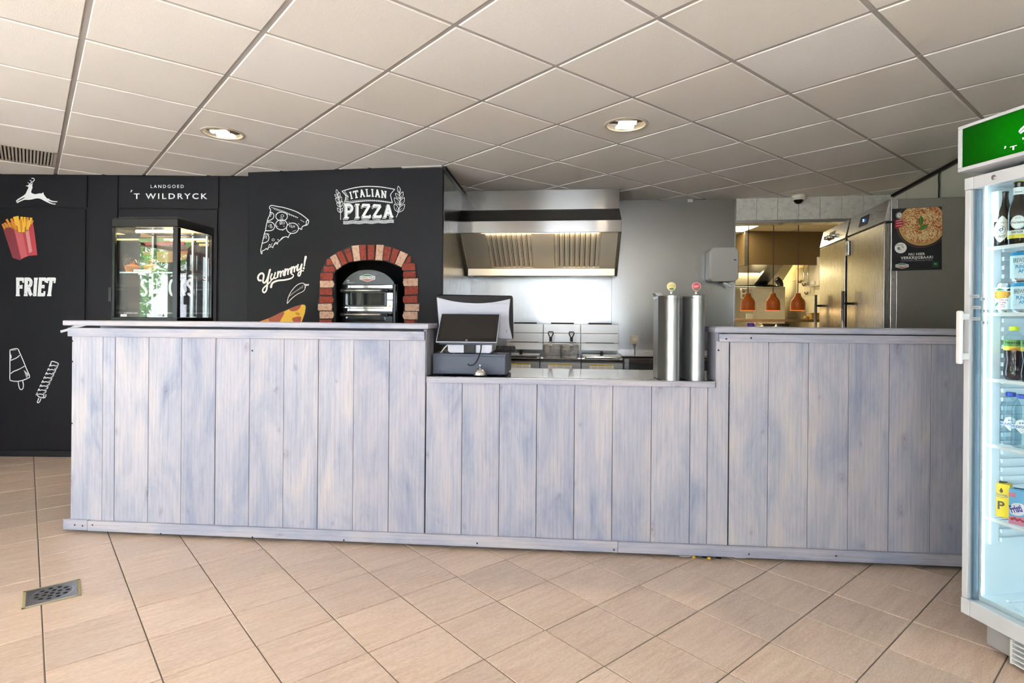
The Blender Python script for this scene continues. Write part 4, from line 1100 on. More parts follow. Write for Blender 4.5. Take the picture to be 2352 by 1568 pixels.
put_text(mb, 'Monchou', x, z - .005, .013, lambda a, b_, o: (a, .0083 - o, b_), 0, 1, width=.092)
mb.box(x - .021, x + .019, .0082, .0088, z - .021, z - .011)
obj('name_card', mb, [M['paper'], M['print_black']], dcs, label='white card reading Monchou')
for i, (px, lab) in enumerate(((304, 'clear domed dessert cup on the shelf of the display case, left one'), (347, 'clear domed dessert cup on the shelf of the display case, right one'))):
    v_ = .15; q = pf.px(px, 627, v_); lc = pf.w(q[0], v_, ZW + zsh)
    M['plastic_clear'] = M.get('plastic_clear') or make_glass('clear_cup_plastic', (.95, .93, .88), 2.0)
    cpt = thing('dessert_cup', lab, 'dessert', tuple(lc), rz, group='dessert cups in the display case')
    obj('cup', MB().lathe([(.034,.0005),(.040,.02),(.048,.044),(.050,.046)], 28, caps=False), M['plastic_clear'], cpt)
    obj('dessert', MB().lathe([(0,.003),(.032,.003),(.038,.02),(.046,.042),(.044,.047),(.02,.058),(0,.060)], 24), colour('dessert_orange', (0.75, 0.25, 0.03), 0.25), cpt)
    obj('berries', MB().lathe([(0,.0605),(.012,.061),(.016,.066),(.008,.072),(0,.073)], 14), RED, cpt)
    obj('dome_lid', MB().lathe([(.0505,.0462),(.051,.050),(.049,.066),(.042,.083),(.030,.095),(.014,.101),(0,.102)], 28, caps=False), M['plastic_clear'], cpt)

# ================================================================== PIZZA OVEN in the niche
of = 0.10
ou0, ou1 = PF.pu(785.5, 690, of), PF.pu(909, 690, of); oz = lambda y: PF.pz(845, y, of)
ow = ou1 - ou0; p0 = PF.w(ou0, of, 0.90)
po = thing('pizza_oven', 'black two deck pizza oven with dome front inside the brick arch', 'oven', tuple(p0), PF.rz)
zz = lambda y: oz(y) - 0.90
ok = ow / (909 - 785.5)          # metres per photo pixel at the oven front
co = crop(720, 550, 7.838)
def op(p): a = co(p); return ((a[0] - 785.5) * ok, zz(a[1]))
obj('body', MB().box(-.005, ow + .005, .03, .55, 0, zz(652)), M['black'], po, bevel=0.003)
dome = [op(p) for p in spline([(512,808),(560,740),(640,655),(740,590),(860,552),(980,545),(1090,552),(1220,590),(1320,645),(1400,720),(1442,775),(1442,808)], 3)]
obj('dome_panel', MB().prism(dome, 0.0, .03, 'y'), colour('dome_green_black', (0.022, 0.030, 0.033), 0.3), po, bevel=0.001, seg=1)
OFn = lambda u, z, o: (u, -.0008 - o, z)
for k, cy_ in ((2, 700), (4, 700), (2, 620), (4, 620)):     # diamonds printed on the dome panel
    cx_ = 620 + k * 120
    mb = MB(); mb.fill([op(p) for p in ((cx_, cy_ - 45), (cx_ + 55, cy_), (cx_, cy_ + 45), (cx_ - 55, cy_))], OFn)
    obj('diamond_print', mb, colour('dome_pattern', (0.04, 0.050, 0.055), 0.3), po)
def hex_logo(mb, cv, fn, off=0.0, d=0.0004):
    """white hexagon plate, green top, red foot, dark lettering; material slots 0 white 1 green 2 red 3 black; cv maps -1..1 box"""
    hx = [(-1, .42), (-.2, .94), (0, 1), (.2, .94), (1, .42), (1, -.42), (.2, -.94), (0, -1), (-.2, -.94), (-1, -.42)]
    mb.fill([cv(*p) for p in hx], fn, off, 0)
    mb.fill([cv(*p) for p in ((-.86, .38), (-.18, .82), (0, .86), (.18, .82), (.86, .38))], fn, off + d, 1)
    mb.fill([cv(*p) for p in ((-.86, -.40), (-.18, -.80), (0, -.84), (.18, -.80), (.86, -.40))], fn, off + d, 2)
    vs, fs = text_polys('DONNA ITALIA', .015)
    x0, x1 = min(v[0] for v in vs), max(v[0] for v in vs)
    mb.add([fn(*cv((v[0] - (x0+x1)/2) / (x1 - x0) * 1.84, (v[1] - .5) * .52), off + d) for v in vs], fs, 3)
    mb.ribbon([cv(*p) for p in ((-.96, .40), (0, .96), (.96, .40))], abs(cv(.02, 0)[0] - cv(-.02, 0)[0]), fn, off + d * 1.5, 0)
LOGO = [M['print_white2'], colour('logo_green', (0.02, 0.16, 0.07)), colour('logo_red', (0.42, 0.06, 0.04)), M['print_black']]
c_, hw, hh_ = op((972, 688)), 140 / 7.838 * ok, abs(op((0, 0))[1] - op((0, 68))[1])
mb = MB(); hex_logo(mb, lambda x, y: (c_[0] + x * hw, c_[1] + y * hh_), OFn, .0004)
obj('logo_plate', mb, LOGO, po, label='white hexagonal badge with green and red')
mb = MB(); a = op((620, 750)); rr = 20 / 7.838 * ok
for dx, dy in ((-.7, .3), (0, .8), (.7, .3)): mb.ribbon([(a[0] + dx * rr + rr * .5 * math.cos(k * PI / 4), a[1] + dy * rr + rr * .5 * math.sin(k * PI / 4)) for k in range(8)], rr * .18, OFn, 0, 0, True)
mb.ribbon([op((600, 778)), op((640, 778))], rr * .3, OFn); put_text(mb, 'Bakestone', op((690, 778))[0], op((690, 782))[1], rr * .7, OFn, width=100 / 7.838 * ok)
obj('maker_print', mb, M['print_white'], po)
for k, (ya, yh, yb) in enumerate(((818, 922, 1205), (1235, 1352, 1500))):
    top, hd, bt = op((0, ya))[1], op((0, yh))[1], op((0, yb))[1]
    x0, x1 = 0.0, op((1428, 0))[0]
    dd = obj('oven_door', MB().box(x0, x1, .004, .03, bt, top), M['black_gloss'], po, bevel=0.002)
    obj('door_strip', MB().box(op((620, 0))[0], op((1418, 0))[0], .0005, .004, op((0, ya + 52))[1], op((0, ya + 5))[1]), M['chrome'], dd)
    obj('window', MB().box(op((575, 0))[0], op((1300, 0))[0], .0015, .004, bt + .012, op((0, yh + 40))[1]), mat('oven_window', (0.02, 0.025, 0.025), 0.03), dd)
    obj('handle', MB().tube([(op((592, 0))[0], -.035, hd), (op((1262, 0))[0], -.035, hd)], 0.0075, 12), mat('satin_handle', (0.80, 0.74, 0.68), 0.35, 0.6), dd)
    for hx in (575, 1290): obj('handle_bracket', MB().box(op((hx - 55, 0))[0], op((hx + 45, 0))[0], -.042, .003, hd - .012, hd + .012), M['black'], dd, bevel=0.002)
    kb = MB().lathe([(0,-.02),(.011,-.02),(.013,0)], 16, axis='y'); obj('knob', kb, M['black_gloss'], po, (op((1372, 0))[0], -.045, hd))
    obj('knob_mark', MB().box(-.004,.004,-.0005,.0005,-.002,.002), M['print_white'], po, (op((1372, 0))[0], -.0465 - .02, hd))
obj('steel_ledge', MB().box(0, op((1428, 0))[0], -.006, .003, op((0, 1230))[1], op((0, 1212))[1]), M['chrome'], po)
mb = MB()
for y0, y1 in ((960, 1080), (1095, 1205)): mb.box(op((1328, 0))[0], op((1428, 0))[0], -.001, .0035, op((0, y1))[1], op((0, y0))[1])
obj('control_panel', mb, mat('control_steel', (0.35, 0.36, 0.33), 0.2, 1.0), po)
mb = MB(); mb.fill([op(p) for p in ((1350, 1212), (1398, 1212), (1374, 1170))], OFn, .0012); obj('warning_label', mb, YEL, po)
obj('side_rail', MB().box(op((1440, 0))[0], op((1475, 0))[0], .0, .03, 0, op((0, 808))[1]), M['black_gloss'], po)
mb = MB()
for y in (932, 1125, 1365): mb.lathe([(0,-.002),(.0016,-.002),(.0022,0)], 8, (op((1455, 0))[0], -.001, op((0, y))[1]), axis='y')
obj('rail_screw', mb, M['chrome'], po)
tag(obj('power_cable', MB().tube(spline([(0,0,.02), (.004,0,.12), (.0,0,.19), (-.015,.02,.25)], 5), 0.0028, 7), M['white_plastic'], None, tuple(PF.w(PF.pu(909.5, 700, .12), .12, oz(715) - .02)), PF.rz), 'thin pale cable hanging beside the pizza oven', 'cable')

# ================================================================== COOKER HOOD, FRYERS, WALL FITTINGS
vU, vL, vB = -0.56, -0.80, -0.30
uh0, uh1 = 0.012, BF.pu(1423, 455, vU)
ul1 = BF.pu(1428, 520, vL)
zU0 = BF.pz(1240, 481, vU); zL1 = BF.pz(1240, 506.5, vL); zL0 = BF.pz(1240, 534, vL); zB0 = BF.pz(1250, 634, vB)
hd = thing('cooker_hood', 'stainless steel cooker hood with two baffle filters above the fryers', 'cooker hood', tuple(BF.w(0, 0, zB0)), BF.rz)
Zr = lambda z: z - zB0
hm = MB(); hm.box(uh0, uh1, vU, vU + .02, Zr(zU0), Zr(CE) - .004); hm.box(uh1 - .02, uh1, vU + .02, -.002, Zr(zU0), Zr(CE) - .004)
obj('upper_fascia', hm, M['steel_h'], hd, bevel=0.002)
sh = MB(); sh.hexa([(uh0, vL + .004, Zr(zL1)), (ul1, vL + .004, Zr(zL1)), (ul1, vL + .012, Zr(zL1) - .006), (uh0, vL + .012, Zr(zL1) - .006)], [(uh0, vU + .001, Zr(zU0)), (uh1, vU + .001, Zr(zU0)), (uh1, vU + .012, Zr(zU0) - .008), (uh0, vU + .012, Zr(zU0) - .008)])
obj('sloping_plate', sh, mat('dark_reflection_steel', (0.26, 0.25, 0.24), 0.35, 1.0), hd)  # dark reflection on the plate is put into its steel colour
obj('lower_fascia', MB().box(uh0, ul1, vL, vL + .02, Zr(zL0), Zr(zL1)), M['steel_h'], hd, bevel=0.003)
# side plates follow the slope of the opening
prof = [(vL + .02, Zr(zL0)), (vL + .02, Zr(zL1) - .01), (vU, Zr(zU0) - .01), (-.004, Zr(zU0) - .01), (-.004, 0), (vB, 0)]
for u0_, nm in ((uh0, 'side_plate'), (ul1 - .03, 'side_plate')):
    obj(nm, MB().prism(prof, u0_, u0_ + .03, 'x'), M['steel'], hd, bevel=0.001, seg=1)
warm_steel = make_steel('hood_inner_steel', (0.80, 0.75, 0.66), 0.42, (160, 3, 3), 0.01)
warm_steel.node_tree.nodes['Principled BSDF'].inputs['Metallic'].default_value = 0.6
def slope(u, s, d=0.0):
    """point on the sloping inner face: s 0 at the front lip, 1 at the wall trough; d pushes into the hood"""
    a = Vector((vL + .03, Zr(zL0) + .03)); b_ = Vector((vB + .02, .06))
    q = a.lerp(b_, s); t = (b_ - a).normalized(); n_ = Vector((-t.y, t.x))
    if n_.y < 0: n_ = -n_
    q = q + n_ * d
    return (u, q.x, q.y)
def slab_on(u0, u1, s0, s1, d0, d1):
    mb = MB()
    mb.hexa([slope(u0, s0, d0), slope(u1, s0, d0), slope(u1, s1, d0), slope(u0, s1, d0)], [slope(u0, s0, d1), slope(u1, s0, d1), slope(u1, s1, d1), slope(u0, s1, d1)])
    return mb
fx = [BF.pu(x, y, -.55) for x, y in ((1116, 575), (1228, 575), (1268, 575), (1384, 575))]
for a, b_ in ((uh0 + .03, fx[0]), (fx[1], fx[2]), (fx[3], ul1 - .03)):
    obj('inner_plate', slab_on(a, b_, 0, 1, 0, .006), warm_steel, hd)
obj('front_lip', slab_on(uh0 + .03, ul1 - .03, -.012, 0, .0, .02), warm_steel, hd)
obj('trough', MB().box(uh0 + .03, ul1 - .03, vB - .05, vB + .10, .0, .012), warm_steel, hd)
obj('trough_lip', MB().box(uh0 + .03, ul1 - .03, vB - .062, vB - .05, .0, .07), warm_steel, hd, bevel=0.002)
obj('hood_back', MB().box(uh0 + .03, ul1 - .03, vB + .04, vB + .05, .0, Zr(zU0) - .02), warm_steel, hd)
for a, b_ in ((fx[0], fx[1]), (fx[2], fx[3])):
    fl_ = obj('baffle_filter', slab_on(a, b_, 0.02, .98, .028, .034), M['void'], hd)
    fr_ = MB()
    for x0, x1, s0, s1 in ((a, a + .02, 0.02, .98), (b_ - .02, b_, 0.02, .98), (a, b_, 0.02, .05), (a, b_, .93, .98)):
        q = slab_on(x0, x1, s0, s1, .0, .02); fr_.add(q.v, q.f)
    obj('filter_frame', fr_, warm_steel, fl_)
    n_ = 9; w_ = (b_ - a - .04) / n_
    for k in range(n_):
        x0 = a + .02 + k * w_
        obj('baffle', slab_on(x0 + w_ * .10, x0 + w_ * .70, .05, .93, .004, .012), warm_steel, fl_)
        obj('baffle', slab_on(x0 + w_ * .77, x0 + w_ * .95, .05, .93, .010, .016), warm_steel, fl_)
    for x0 in (a + .035, b_ - .035):
        pt = slope(x0, .42, -.006); obj('filter_grip', MB().tube([slope(x0, .38, .006), slope(x0, .39, -.016), slope(x0, .47, -.016), slope(x0, .48, .006)], .0025, 6), M['steel'], fl_)
obj('light_tube', MB().tube([(uh0 + .25, vL + .075, Zr(zL0) + .035), (ul1 - .25, vL + .075, Zr(zL0) + .035)], .012, 10), emit('hood_lamp', (1.0, 0.80, 0.50), 10.0), hd)
area_light('hood_light', tuple(BF.w((uh0 + ul1) / 2, vL + .07, zL0 + .03)), 1.1, .05, 48.0, (1.0, .73, .38), (0.1, .9, -0.35))

# fryers
vS, vF = -0.37, -0.93
fu = [BF.pu(x, 760, vS) for x in (1165, 1248, 1335, 1421)]
fz_ = lambda y, v: BF.pz(1290, y, v)
wf = (fu[3] - fu[1]) / 2
labs = ['steel deep fryer with a lid, half hidden behind the till monitor', 'steel deep fryer with two wire baskets, middle of the three', 'steel deep fryer with a lid, beside the worktop with the socket']
for i in range(3):
    u0_ = fu[1] + (i - 1) * wf + .002; w_ = wf - .004
    fy = thing('deep_fryer', labs[i], 'fryer', tuple(BF.w(u0_, vF, 0)), BF.rz, group='deep fryers under the hood')
    D = vS - vF
    zt, z1_, z2_, z3_ = fz_(744, vS), fz_(765, vS - .015), fz_(787, vS - .03), fz_(804, vS - .06)
    zf = fz_(824, vF)
    obj('cabinet', MB().box(0, w_, .015, D - .02, 0.10, zf - .03), M['fryer_steel'], fy, bevel=0.003)
    for x, y in ((.03, .06), (w_ - .03, .06), (.03, D - .06), (w_ - .03, D - .06)): obj('leg', MB().lathe([(.02,0),(.02,.01),(.014,.02),(.014,.099)], 12), M['fryer_steel'], fy, (x, y, 0))
    obj('splash_panel', MB().box(0, w_, D, D + .04, z1_ + .001, zt), M['fryer_steel'], fy, bevel=0.002)
    obj('splash_panel', MB().box(0, w_, D - .012, D + .04, z2_ + .001, z1_ - .001), M['fryer_steel'], fy, bevel=0.002)
    obj('splash_panel', MB().box(0, w_, D - .024, D + .04, z3_, z2_ - .001), M['fryer_steel'], fy, bevel=0.002)
    obj('vent_slot', MB().box(w_ * .2, w_ * .82, D + .001, D + .035, zt + .0005, zt + .014), M['black'], fy)
    obj('shadow_gap', MB().box(w_ * .12, w_ * .88, D - .0135, D - .012, z2_ + .0005, z2_ + .006), M['black'], fy)
    rim = MB(); zr = zf
    for x0, x1, y0, y1 in ((0, w_, 0, .035), (0, .03, .035, D - .03), (w_ - .03, w_, .035, D - .03), (0, w_, D - .06, D - .024)): rim.box(x0, x1, y0, y1, zr - .028, zr + (.004 if y0 < .01 else .012))
    obj('deck_rim', rim, M['steel_top'], fy, bevel=0.004)
    obj('oil_pan', MB().box(.03, w_ - .03, .035, D - .06, zr - .20, zr - .10), colour('oil_brown', (0.10, 0.05, 0.015), 0.1), fy)
    if i != 1:
        ld = MB(); ld.box(.008, w_ - .008, .03, D - .035, zr + .013, zr + .030)
        obj('lid', ld, M['steel_top'], fy, bevel=0.006)
        kn = MB(); kn.box(w_/2 - .014, w_/2 + .014, .14, .16, zr + .0305, zr + .058); kn.box(w_/2 - .010, w_/2 + .010, .135, .165, zr + .045, zr + .066)
        obj('lid_handle', kn, M['black'], fy, bevel=0.003)
    q0, q1 = (w_ * .20, w_ * .78)
    FL = lambda u, z, o: (u, .0142 - o, z); mb = MB(); zl1, zl0 = fz_(836, vF), fz_(836, vF) - .055
    mb.fill([(q0, zl0), (q1, zl0), (q1, zl1), (q0, zl1)], FL, 0, 0); mb.fill([(q0, zl1 - .012), (q1, zl1 - .012), (q1, zl1), (q0, zl1)], FL, .0004, 1)
    for k in range(3):
        cx_ = q0 + (q1 - q0) * (.2 + .3 * k); put_text(mb, 'CAUTION', cx_, zl1 - .0095, .006, FL, .0008, 2, width=.05)
        for j in range(3): mb.fill([(cx_ - .026, zl1 - .022 - j * .007), (cx_ + .026, zl1 - .022 - j * .007), (cx_ + .026, zl1 - .020 - j * .007), (cx_ - .026, zl1 - .020 - j * .007)], FL, .0006, 3)
    obj('warning_label', mb, [M['paper'], colour('label_yellow', (0.60, 0.48, 0.05)), M['print_black'], M['print_grey']], fy)
    for x in (.12, .86):
        if (i, x) != (0, .12):
            k_ = MB(); Fk = lambda u, z, o: (u, D - .0128 - o, z); cz_ = (z1_ + z2_) / 2
            for a in range(4): k_.ribbon([(w_ * x + .014 * math.cos(a * PI / 4 + .4), cz_ + .014 * math.sin(a * PI / 4 + .4)), (w_ * x - .006 * math.cos(a * PI / 4), cz_ - .006 * math.sin(a * PI / 4))], .0025, Fk)
            obj('etched_mark', k_, M['print_grey'], fy)
# two fry baskets on the middle fryer
wire = mat('basket_wire', (0.50, 0.46, 0.40), 0.3, 1.0)
u0_ = fu[1] + .002
for j, lab in enumerate(('wire fry basket with black handle on the middle fryer, left one', 'wire fry basket with black handle on the middle fryer, right one')):
    bw = (wf - .004) / 2 - .022
    bc = BF.w(u0_ + .018 + j * (bw + .008) + bw / 2, vF + .30, fz_(824, vF) + .012)
    bs = thing('fry_basket', lab, 'basket', tuple(bc), BF.rz, group='fry baskets on the middle fryer')
    hw, hl, z1_, z0_ = bw / 2, .15, .095, -.09
    rm = MB(); rm.tube([(-hw,-hl,z1_),(hw,-hl,z1_),(hw,hl,z1_),(-hw,hl,z1_)], .003, 6, closed=True); rm.tube([(-hw*.94,-hl*.94,z0_),(hw*.94,-hl*.94,z0_),(hw*.94,hl*.94,z0_),(-hw*.94,hl*.94,z0_)], .0025, 6, closed=True)
    obj('rim_wire', rm, wire, bs)
    me_ = MB()
    def wr_(a, b_): me_.tube([a, b_], .0009, 4)
    n1, n2 = 15, 26
    for k in range(n1 + 1):
        t_ = -1 + 2 * k / n1
        for s_ in (-1, 1): wr_((hw * t_, s_ * hl, z1_), (hw * t_ * .94, s_ * hl * .94, z0_))
        wr_((hw * t_ * .94, -hl * .94, z0_), (hw * t_ * .94, hl * .94, z0_))
    for k in range(n2 + 1):
        t_ = -1 + 2 * k / n2
        for s_ in (-1, 1): wr_((s_ * hw, hl * t_, z1_), (s_ * hw * .94, hl * t_ * .94, z0_))
    for k in range(1, 16):
        f_ = k / 16; z = z1_ + (z0_ - z1_) * f_; g_ = 1 - .06 * f_
        me_.tube([(-hw*g_,-hl*g_,z),(hw*g_,-hl*g_,z),(hw*g_,hl*g_,z),(-hw*g_,hl*g_,z)], .0009, 4, closed=True)
    obj('mesh', me_, wire, bs, kind='stuff')
    hx = -.01 if j == 0 else .012; top = BF.pz(1290, 762, vF + .15) - bc.z
    st = MB()
    for s_ in (-.012, -.004, .004, .012): st.tube([(hx + s_, -hl + .002, .04), (hx + s_, -hl - .006, z1_), (hx + s_ * .8, -hl - .004, top - .075)], .0022, 6)
    obj('handle_wire', st, M['chrome'], bs)
    hh = MB(); hh.box(hx - .013, hx + .013, -hl - .014, -hl + .004, top - .085, top - .045)
    hh.tube([(hx - .010, -hl - .005, top - .045), (hx - .024, -hl - .005, top - .012), (hx - .02, -hl - .005, top), (hx + .02, -hl - .005, top), (hx + .024, -hl - .005, top - .012), (hx + .010, -hl - .005, top - .045)], .005, 8)
    obj('handle_grip', hh, M['black'], bs)
# side bench with socket
u1_ = fu[1] + 2 * wf + .02
sb_ = thing('side_bench', 'low steel bench beside the fryers under the wall socket', 'bench', tuple(BF.w(u1_, -.62, 0)), BF.rz)
zb1 = BF.pz(1460, 817, -.60)
obj('top', MB().box(0, .95, 0, .60, zb1 - .028, zb1), M['steel_top'], sb_, bevel=0.004)
obj('apron', MB().box(.06, .95, .02, .035, zb1 - .075, zb1 - .029), M['steel_h'], sb_)
obj('upstand', MB().box(0, .95, .592, .604, zb1 + .0005, zb1 + .03), M['steel'], sb_)
for x, y in ((.02, .02), (.90, .02), (.02, .54), (.90, .54)): obj('leg', MB().box(x, x + .04, y, y + .04, 0, zb1 - .029), M['steel'], sb_)
obj('lower_shelf', MB().box(.0, .95, .05, .58, .30, .33), M['black'], sb_)
sk = BF.px(1457.5, 780, -.03)
t_ = thing('wall_socket', 'cream wall socket box with cable on the steel wall', 'socket', tuple(BF.w(sk[0], 0, sk[1])), BF.rz)
obj('box', MB().box(-.042, .042, -.045, -.0005, -.042, .042), M['cream'], t_, bevel=0.006)
obj('outlet', MB().lathe([(0,.004),(.020,.004),(.022,0)], 20, (0, -.046, 0), axis='y'), M['white_plastic'], t_)
obj('gland', MB().lathe([(.016,-.064),(.016,-.043)], 14, (0, -.022, 0)), M['print_grey'], t_)
obj('cable', MB().tube([(0, -.022, -.06), (.004, -.022, -.12), (.006, -.024, zb1 - sk[1] + .002)], .008, 8), M['print_grey'], t_)
# paper towel dispenser
q0, q1 = BF.px(1630, 568, -.20), BF.px(1697, 646, -.20)
t_ = thing('towel_dispenser', 'pale grey paper towel dispenser on the steel wall edge', 'dispenser', tuple(BF.w(q0[0], 0, q1[1])), BF.rz)
w_, h_ = q1[0] - q0[0], q0[1] - q1[1]
obj('housing', MB().prism([(0, .03), (.03, 0), (w_ - .03, 0), (w_, .03), (w_, h_ - .03), (w_ - .03, h_), (.03, h_), (0, h_ - .03)], -.20, -.001, 'y'), colour('dispenser_grey', (0.50, 0.48, 0.46), 0.4), t_, bevel=0.014, seg=3)
obj('outlet', MB().lathe([(0,-.004),(.045,-.004),(.05,.001)], 20, (w_ * .55, -.11, 0)), M['black'], t_)
obj('badge', MB().box(w_ - .05, w_ - .025, -.2018, -.2002, h_ - .13, h_ - .118), colour('badge_blue', (0.03, 0.10, 0.35)), t_)
obj('paper_end', MB().prism([(w_*.55, 0), (w_*.72, -.01), (w_*.86, -.05), (w_*.80, -.055), (w_*.68, -.03), (w_*.56, -.02)], -.115, -.112, 'y'), M['paper'], t_)
# ================================================================== TILL, BELL, DISPENSERS
def to_local(fr, p, z0=0.0):
    u, v = fr.loc(p); return Vector((u, v, p[2] - z0))
c = at_z(1162, 861.5, ZW + .008); cU, cV = KF.loc(c)
cl = KF.pu(993, 835, cV); dwid = cU - cl; ddep = 0.36
hdr = KF.pz(1080, 812.5, cV) - ZW
dr_ = thing('cash_drawer', 'dark blue grey cash drawer on the steel worktop under the till', 'cash drawer', tuple(KF.w(cl, cV, ZW)), KF.rz)
M['drawer_grey'] = mat('drawer_blue_grey', (0.050, 0.066, 0.105), 0.5)
obj('housing', MB().box(0, dwid, .006, ddep, .008, hdr), M['drawer_grey'], dr_, bevel=0.003)
obj('drawer_front', MB().box(.004, dwid - .004, -.002, .0055, .012, hdr - .012), M['drawer_grey'], dr_, bevel=0.002)
obj('foot', MB().lathe([(.012,0),(.012,.0075)], 12), M['black'], dr_, (.05, .03, 0)); obj('foot', MB().lathe([(.012,0),(.012,.0075)], 12), M['black'], dr_, (dwid - .04, .03, 0))
obj('foot', MB().lathe([(.012,0),(.012,.0075)], 12), M['black'], dr_, (.05, ddep - .03, 0)); obj('foot', MB().lathe([(.012,0),(.012,.0075)], 12), M['black'], dr_, (dwid - .04, ddep - .03, 0))
ZD = ZW + hdr
PSF = Frame(*KF.w(cl, cV, 0)[:2], KF.rz)
pos = thing('till_terminal', 'white and black till terminal with small customer screen on the cash drawer', 'till', tuple(KF.w(cl, cV, ZD)), KF.rz)
def pq(px, py, d): return to_local(PSF, at_d(px, py, d), ZD)
dB = c.y + 0.02
silver = mat('silver_plastic', (0.46, 0.49, 0.58), 0.35)
b0, b1 = pq(1028, 816, dB + .02), pq(1131, 816, dB + .02)
obj('base', MB().prism([(0, .012), (.012, 0), (b1.x - b0.x - .012, 0), (b1.x - b0.x, .012), (b1.x - b0.x, .055), (b1.x - b0.x - .012, .062), (.012, .062), (0, .055)], .0, .20, 'y'), silver, pos, (b0.x, b0.y, .004), bevel=0.004)
for x in (.03, b1.x - b0.x - .03): obj('foot', MB().lathe([(.008,0),(.008,.0038)], 10), M['print_grey'], pos, (b0.x + x, b0.y + .03, 0))
n0, n1 = pq(1065, 790, dB), pq(1092, 790, dB)
obj('neck', MB().box(n0.x, n1.x, b0.y - .012, b0.y - .001, .004, .105), M['black'], pos, bevel=0.003)
obj('stand_arm', MB().box(n0.x - .01, n1.x + .01, b0.y + .06, b0.y + .10, .066, .17), M['black'], pos, bevel=0.003)
# main screen, seen from behind, leaning towards the customer
dT, dBt = dB + .06, dB + .13
BL, BR, TR, TL = pq(1007, 776, dBt), pq(1179, 779, dBt), pq(1178, 680, dT), pq(1001, 680, dT)
ex = (BR - BL).normalized(); ey = ((TL + TR) / 2 - (BL + BR) / 2).normalized(); en = ex.cross(ey).normalized()     # en points to the customer side or away
if en.y > 0: en = -en
scW, scH = (TR - TL).length, ((TL + TR) / 2 - (BL + BR) / 2).length
org = (BL + BR) / 2 - ex * scW / 2
def on_s(x, y, d=0.0): return org + ex * x + ey * y + en * d
def plate(pts, d0, d1):
    mb = MB(); n_ = len(pts); tri = tessellate_polygon([[Vector((p[0], p[1], 0)) for p in pts]])
    mb.add([on_s(p[0], p[1], d0) for p in pts] + [on_s(p[0], p[1], d1) for p in pts],
           [tuple(t) for t in tri] + [tuple(n_ + i for i in t) for t in tri] + [(i, (i+1) % n_, n_ + (i+1) % n_, n_ + i) for i in range(n_)])
    return mb
def fix(mb):
    me = mb.mesh('t', []); bm = bmesh.new(); bm.from_mesh(me); bmesh.ops.recalc_face_normals(bm, faces=bm.faces)
    mb.v = [tuple(v.co) for v in bm.verts]; mb.f = [tuple(v.index for v in f.verts) for f in bm.faces]; mb.m = [0] * len(mb.f); mb.sm = [False] * len(mb.f)
    bm.free(); bpy.data.meshes.remove(me); return mb
R_ = .012
def rrect(w, h, r, n=5):
    out = []
    for cx_, cy_, a0 in ((w - r, r, -90), (w - r, h - r, 0), (r, h - r, 90), (r, r, 180)):
        for k in range(n + 1): a = math.radians(a0 + 90 * k / n); out.append((cx_ + r * math.cos(a), cy_ + r * math.sin(a)))
    return out
obj('main_screen', fix(plate(rrect(scW, scH, R_), -.030, -.012)), M['black_gloss'], pos, bevel=0.003)
obj('screen_bezel', fix(plate(rrect(scW, scH, R_), -.0118, .0)), M['black'], pos, bevel=0.004)
sh_ = spline([(.006, scH - .008), (.10, scH - .030), (.22, scH - .040), (.33, scH - .032), (scW - .014, scH - .010)], 5) + spline([(scW - .014, scH - .010), (scW - .022, scH * .66), (scW - .022, scH * .35), (scW - .006, .004)], 4)[1:] + [(.012, .004)]
obj('back_shell', fix(plate(sh_, .0005, .012)), silver, pos, bevel=0.005)
obj('switch', fix(plate([(scW - .042, .045), (scW - .036, .045), (scW - .036, .062), (scW - .042, .062)], .0122, .0135)), M['print_grey'], pos)
# customer display
q = [pq(1000.5, 785, dB - .03), pq(1141, 786.5, dB - .03), pq(1148.5, 721, dB + .015), pq(1013.5, 719.5, dB + .015)]
n_ = (q[1] - q[0]).cross(q[3] - q[0]).normalized()
if n_.y > 0: n_ = -n_
def cd_pt(s, t, d=0.0): return (q[0] * (1-s) + q[1] * s) * (1-t) + (q[3] * (1-s) + q[2] * s) * t + n_ * d
def cslab(s0, s1, t0_, t1_, d0, d1):
    mb = MB(); mb.hexa([cd_pt(s0,t0_,d0), cd_pt(s1,t0_,d0), cd_pt(s1,t1_,d0), cd_pt(s0,t1_,d0)], [cd_pt(s0,t0_,d1), cd_pt(s1,t0_,d1), cd_pt(s1,t1_,d1), cd_pt(s0,t1_,d1)]); return fix(mb)
cd_ = obj('customer_display', cslab(0, 1, 0, 1, -.022, -.004), silver, pos, bevel=0.003)
obj('glass_front', cslab(.012, .988, .025, .985, -.0038, -.001), M['black_gloss'], cd_)
obj('screen', cslab(.05, .95, .13, .95, -.0009, -.0005), mat('display_off', (0.018, 0.015, 0.012), 0.6, Specular_IOR_Level=0.15), cd_)
mb = MB(); FC = lambda a, b_, o: tuple(cd_pt(a, b_, -.0006 + o))
mb.ribbon([(.50 + .016 * math.cos(k * PI / 6), .07 + .034 * math.sin(k * PI / 6)) for k in range(12)], .005, FC, 0, 0, True)
for x in (-.006, .004): mb.ribbon([(.50 + x - .002, .05), (.50 + x + .003, .09)], .004, FC)
obj('maker_mark', mb, M['print_grey'], cd_)
obj('under_bar', cslab(.06, .94, -.05, -.005, -.03, -.012), M['drawer_grey'], cd_)
cb_ = [pq(1105, 792, dB - .0), pq(1104, 806, dB - .03), pq(1097, 825, dB - .045), pq(1088, 837, dB - .045), pq(1079, 839, dB - .04), pq(1075, 836, dB - .028)]
obj('cable', MB().tube(spline([tuple(p) for p in cb_], 6), .0035, 8), M['black'], pos)
cb_ = [pq(1030, 790, dB + .04), pq(1020, 800, dB + .05), pq(1014, 808, dB + .06), pq(1010, 812, dB + .12)]
obj('cable', MB().tube(spline([tuple(p) for p in cb_], 6), .004, 8), M['white_plastic'], pos)
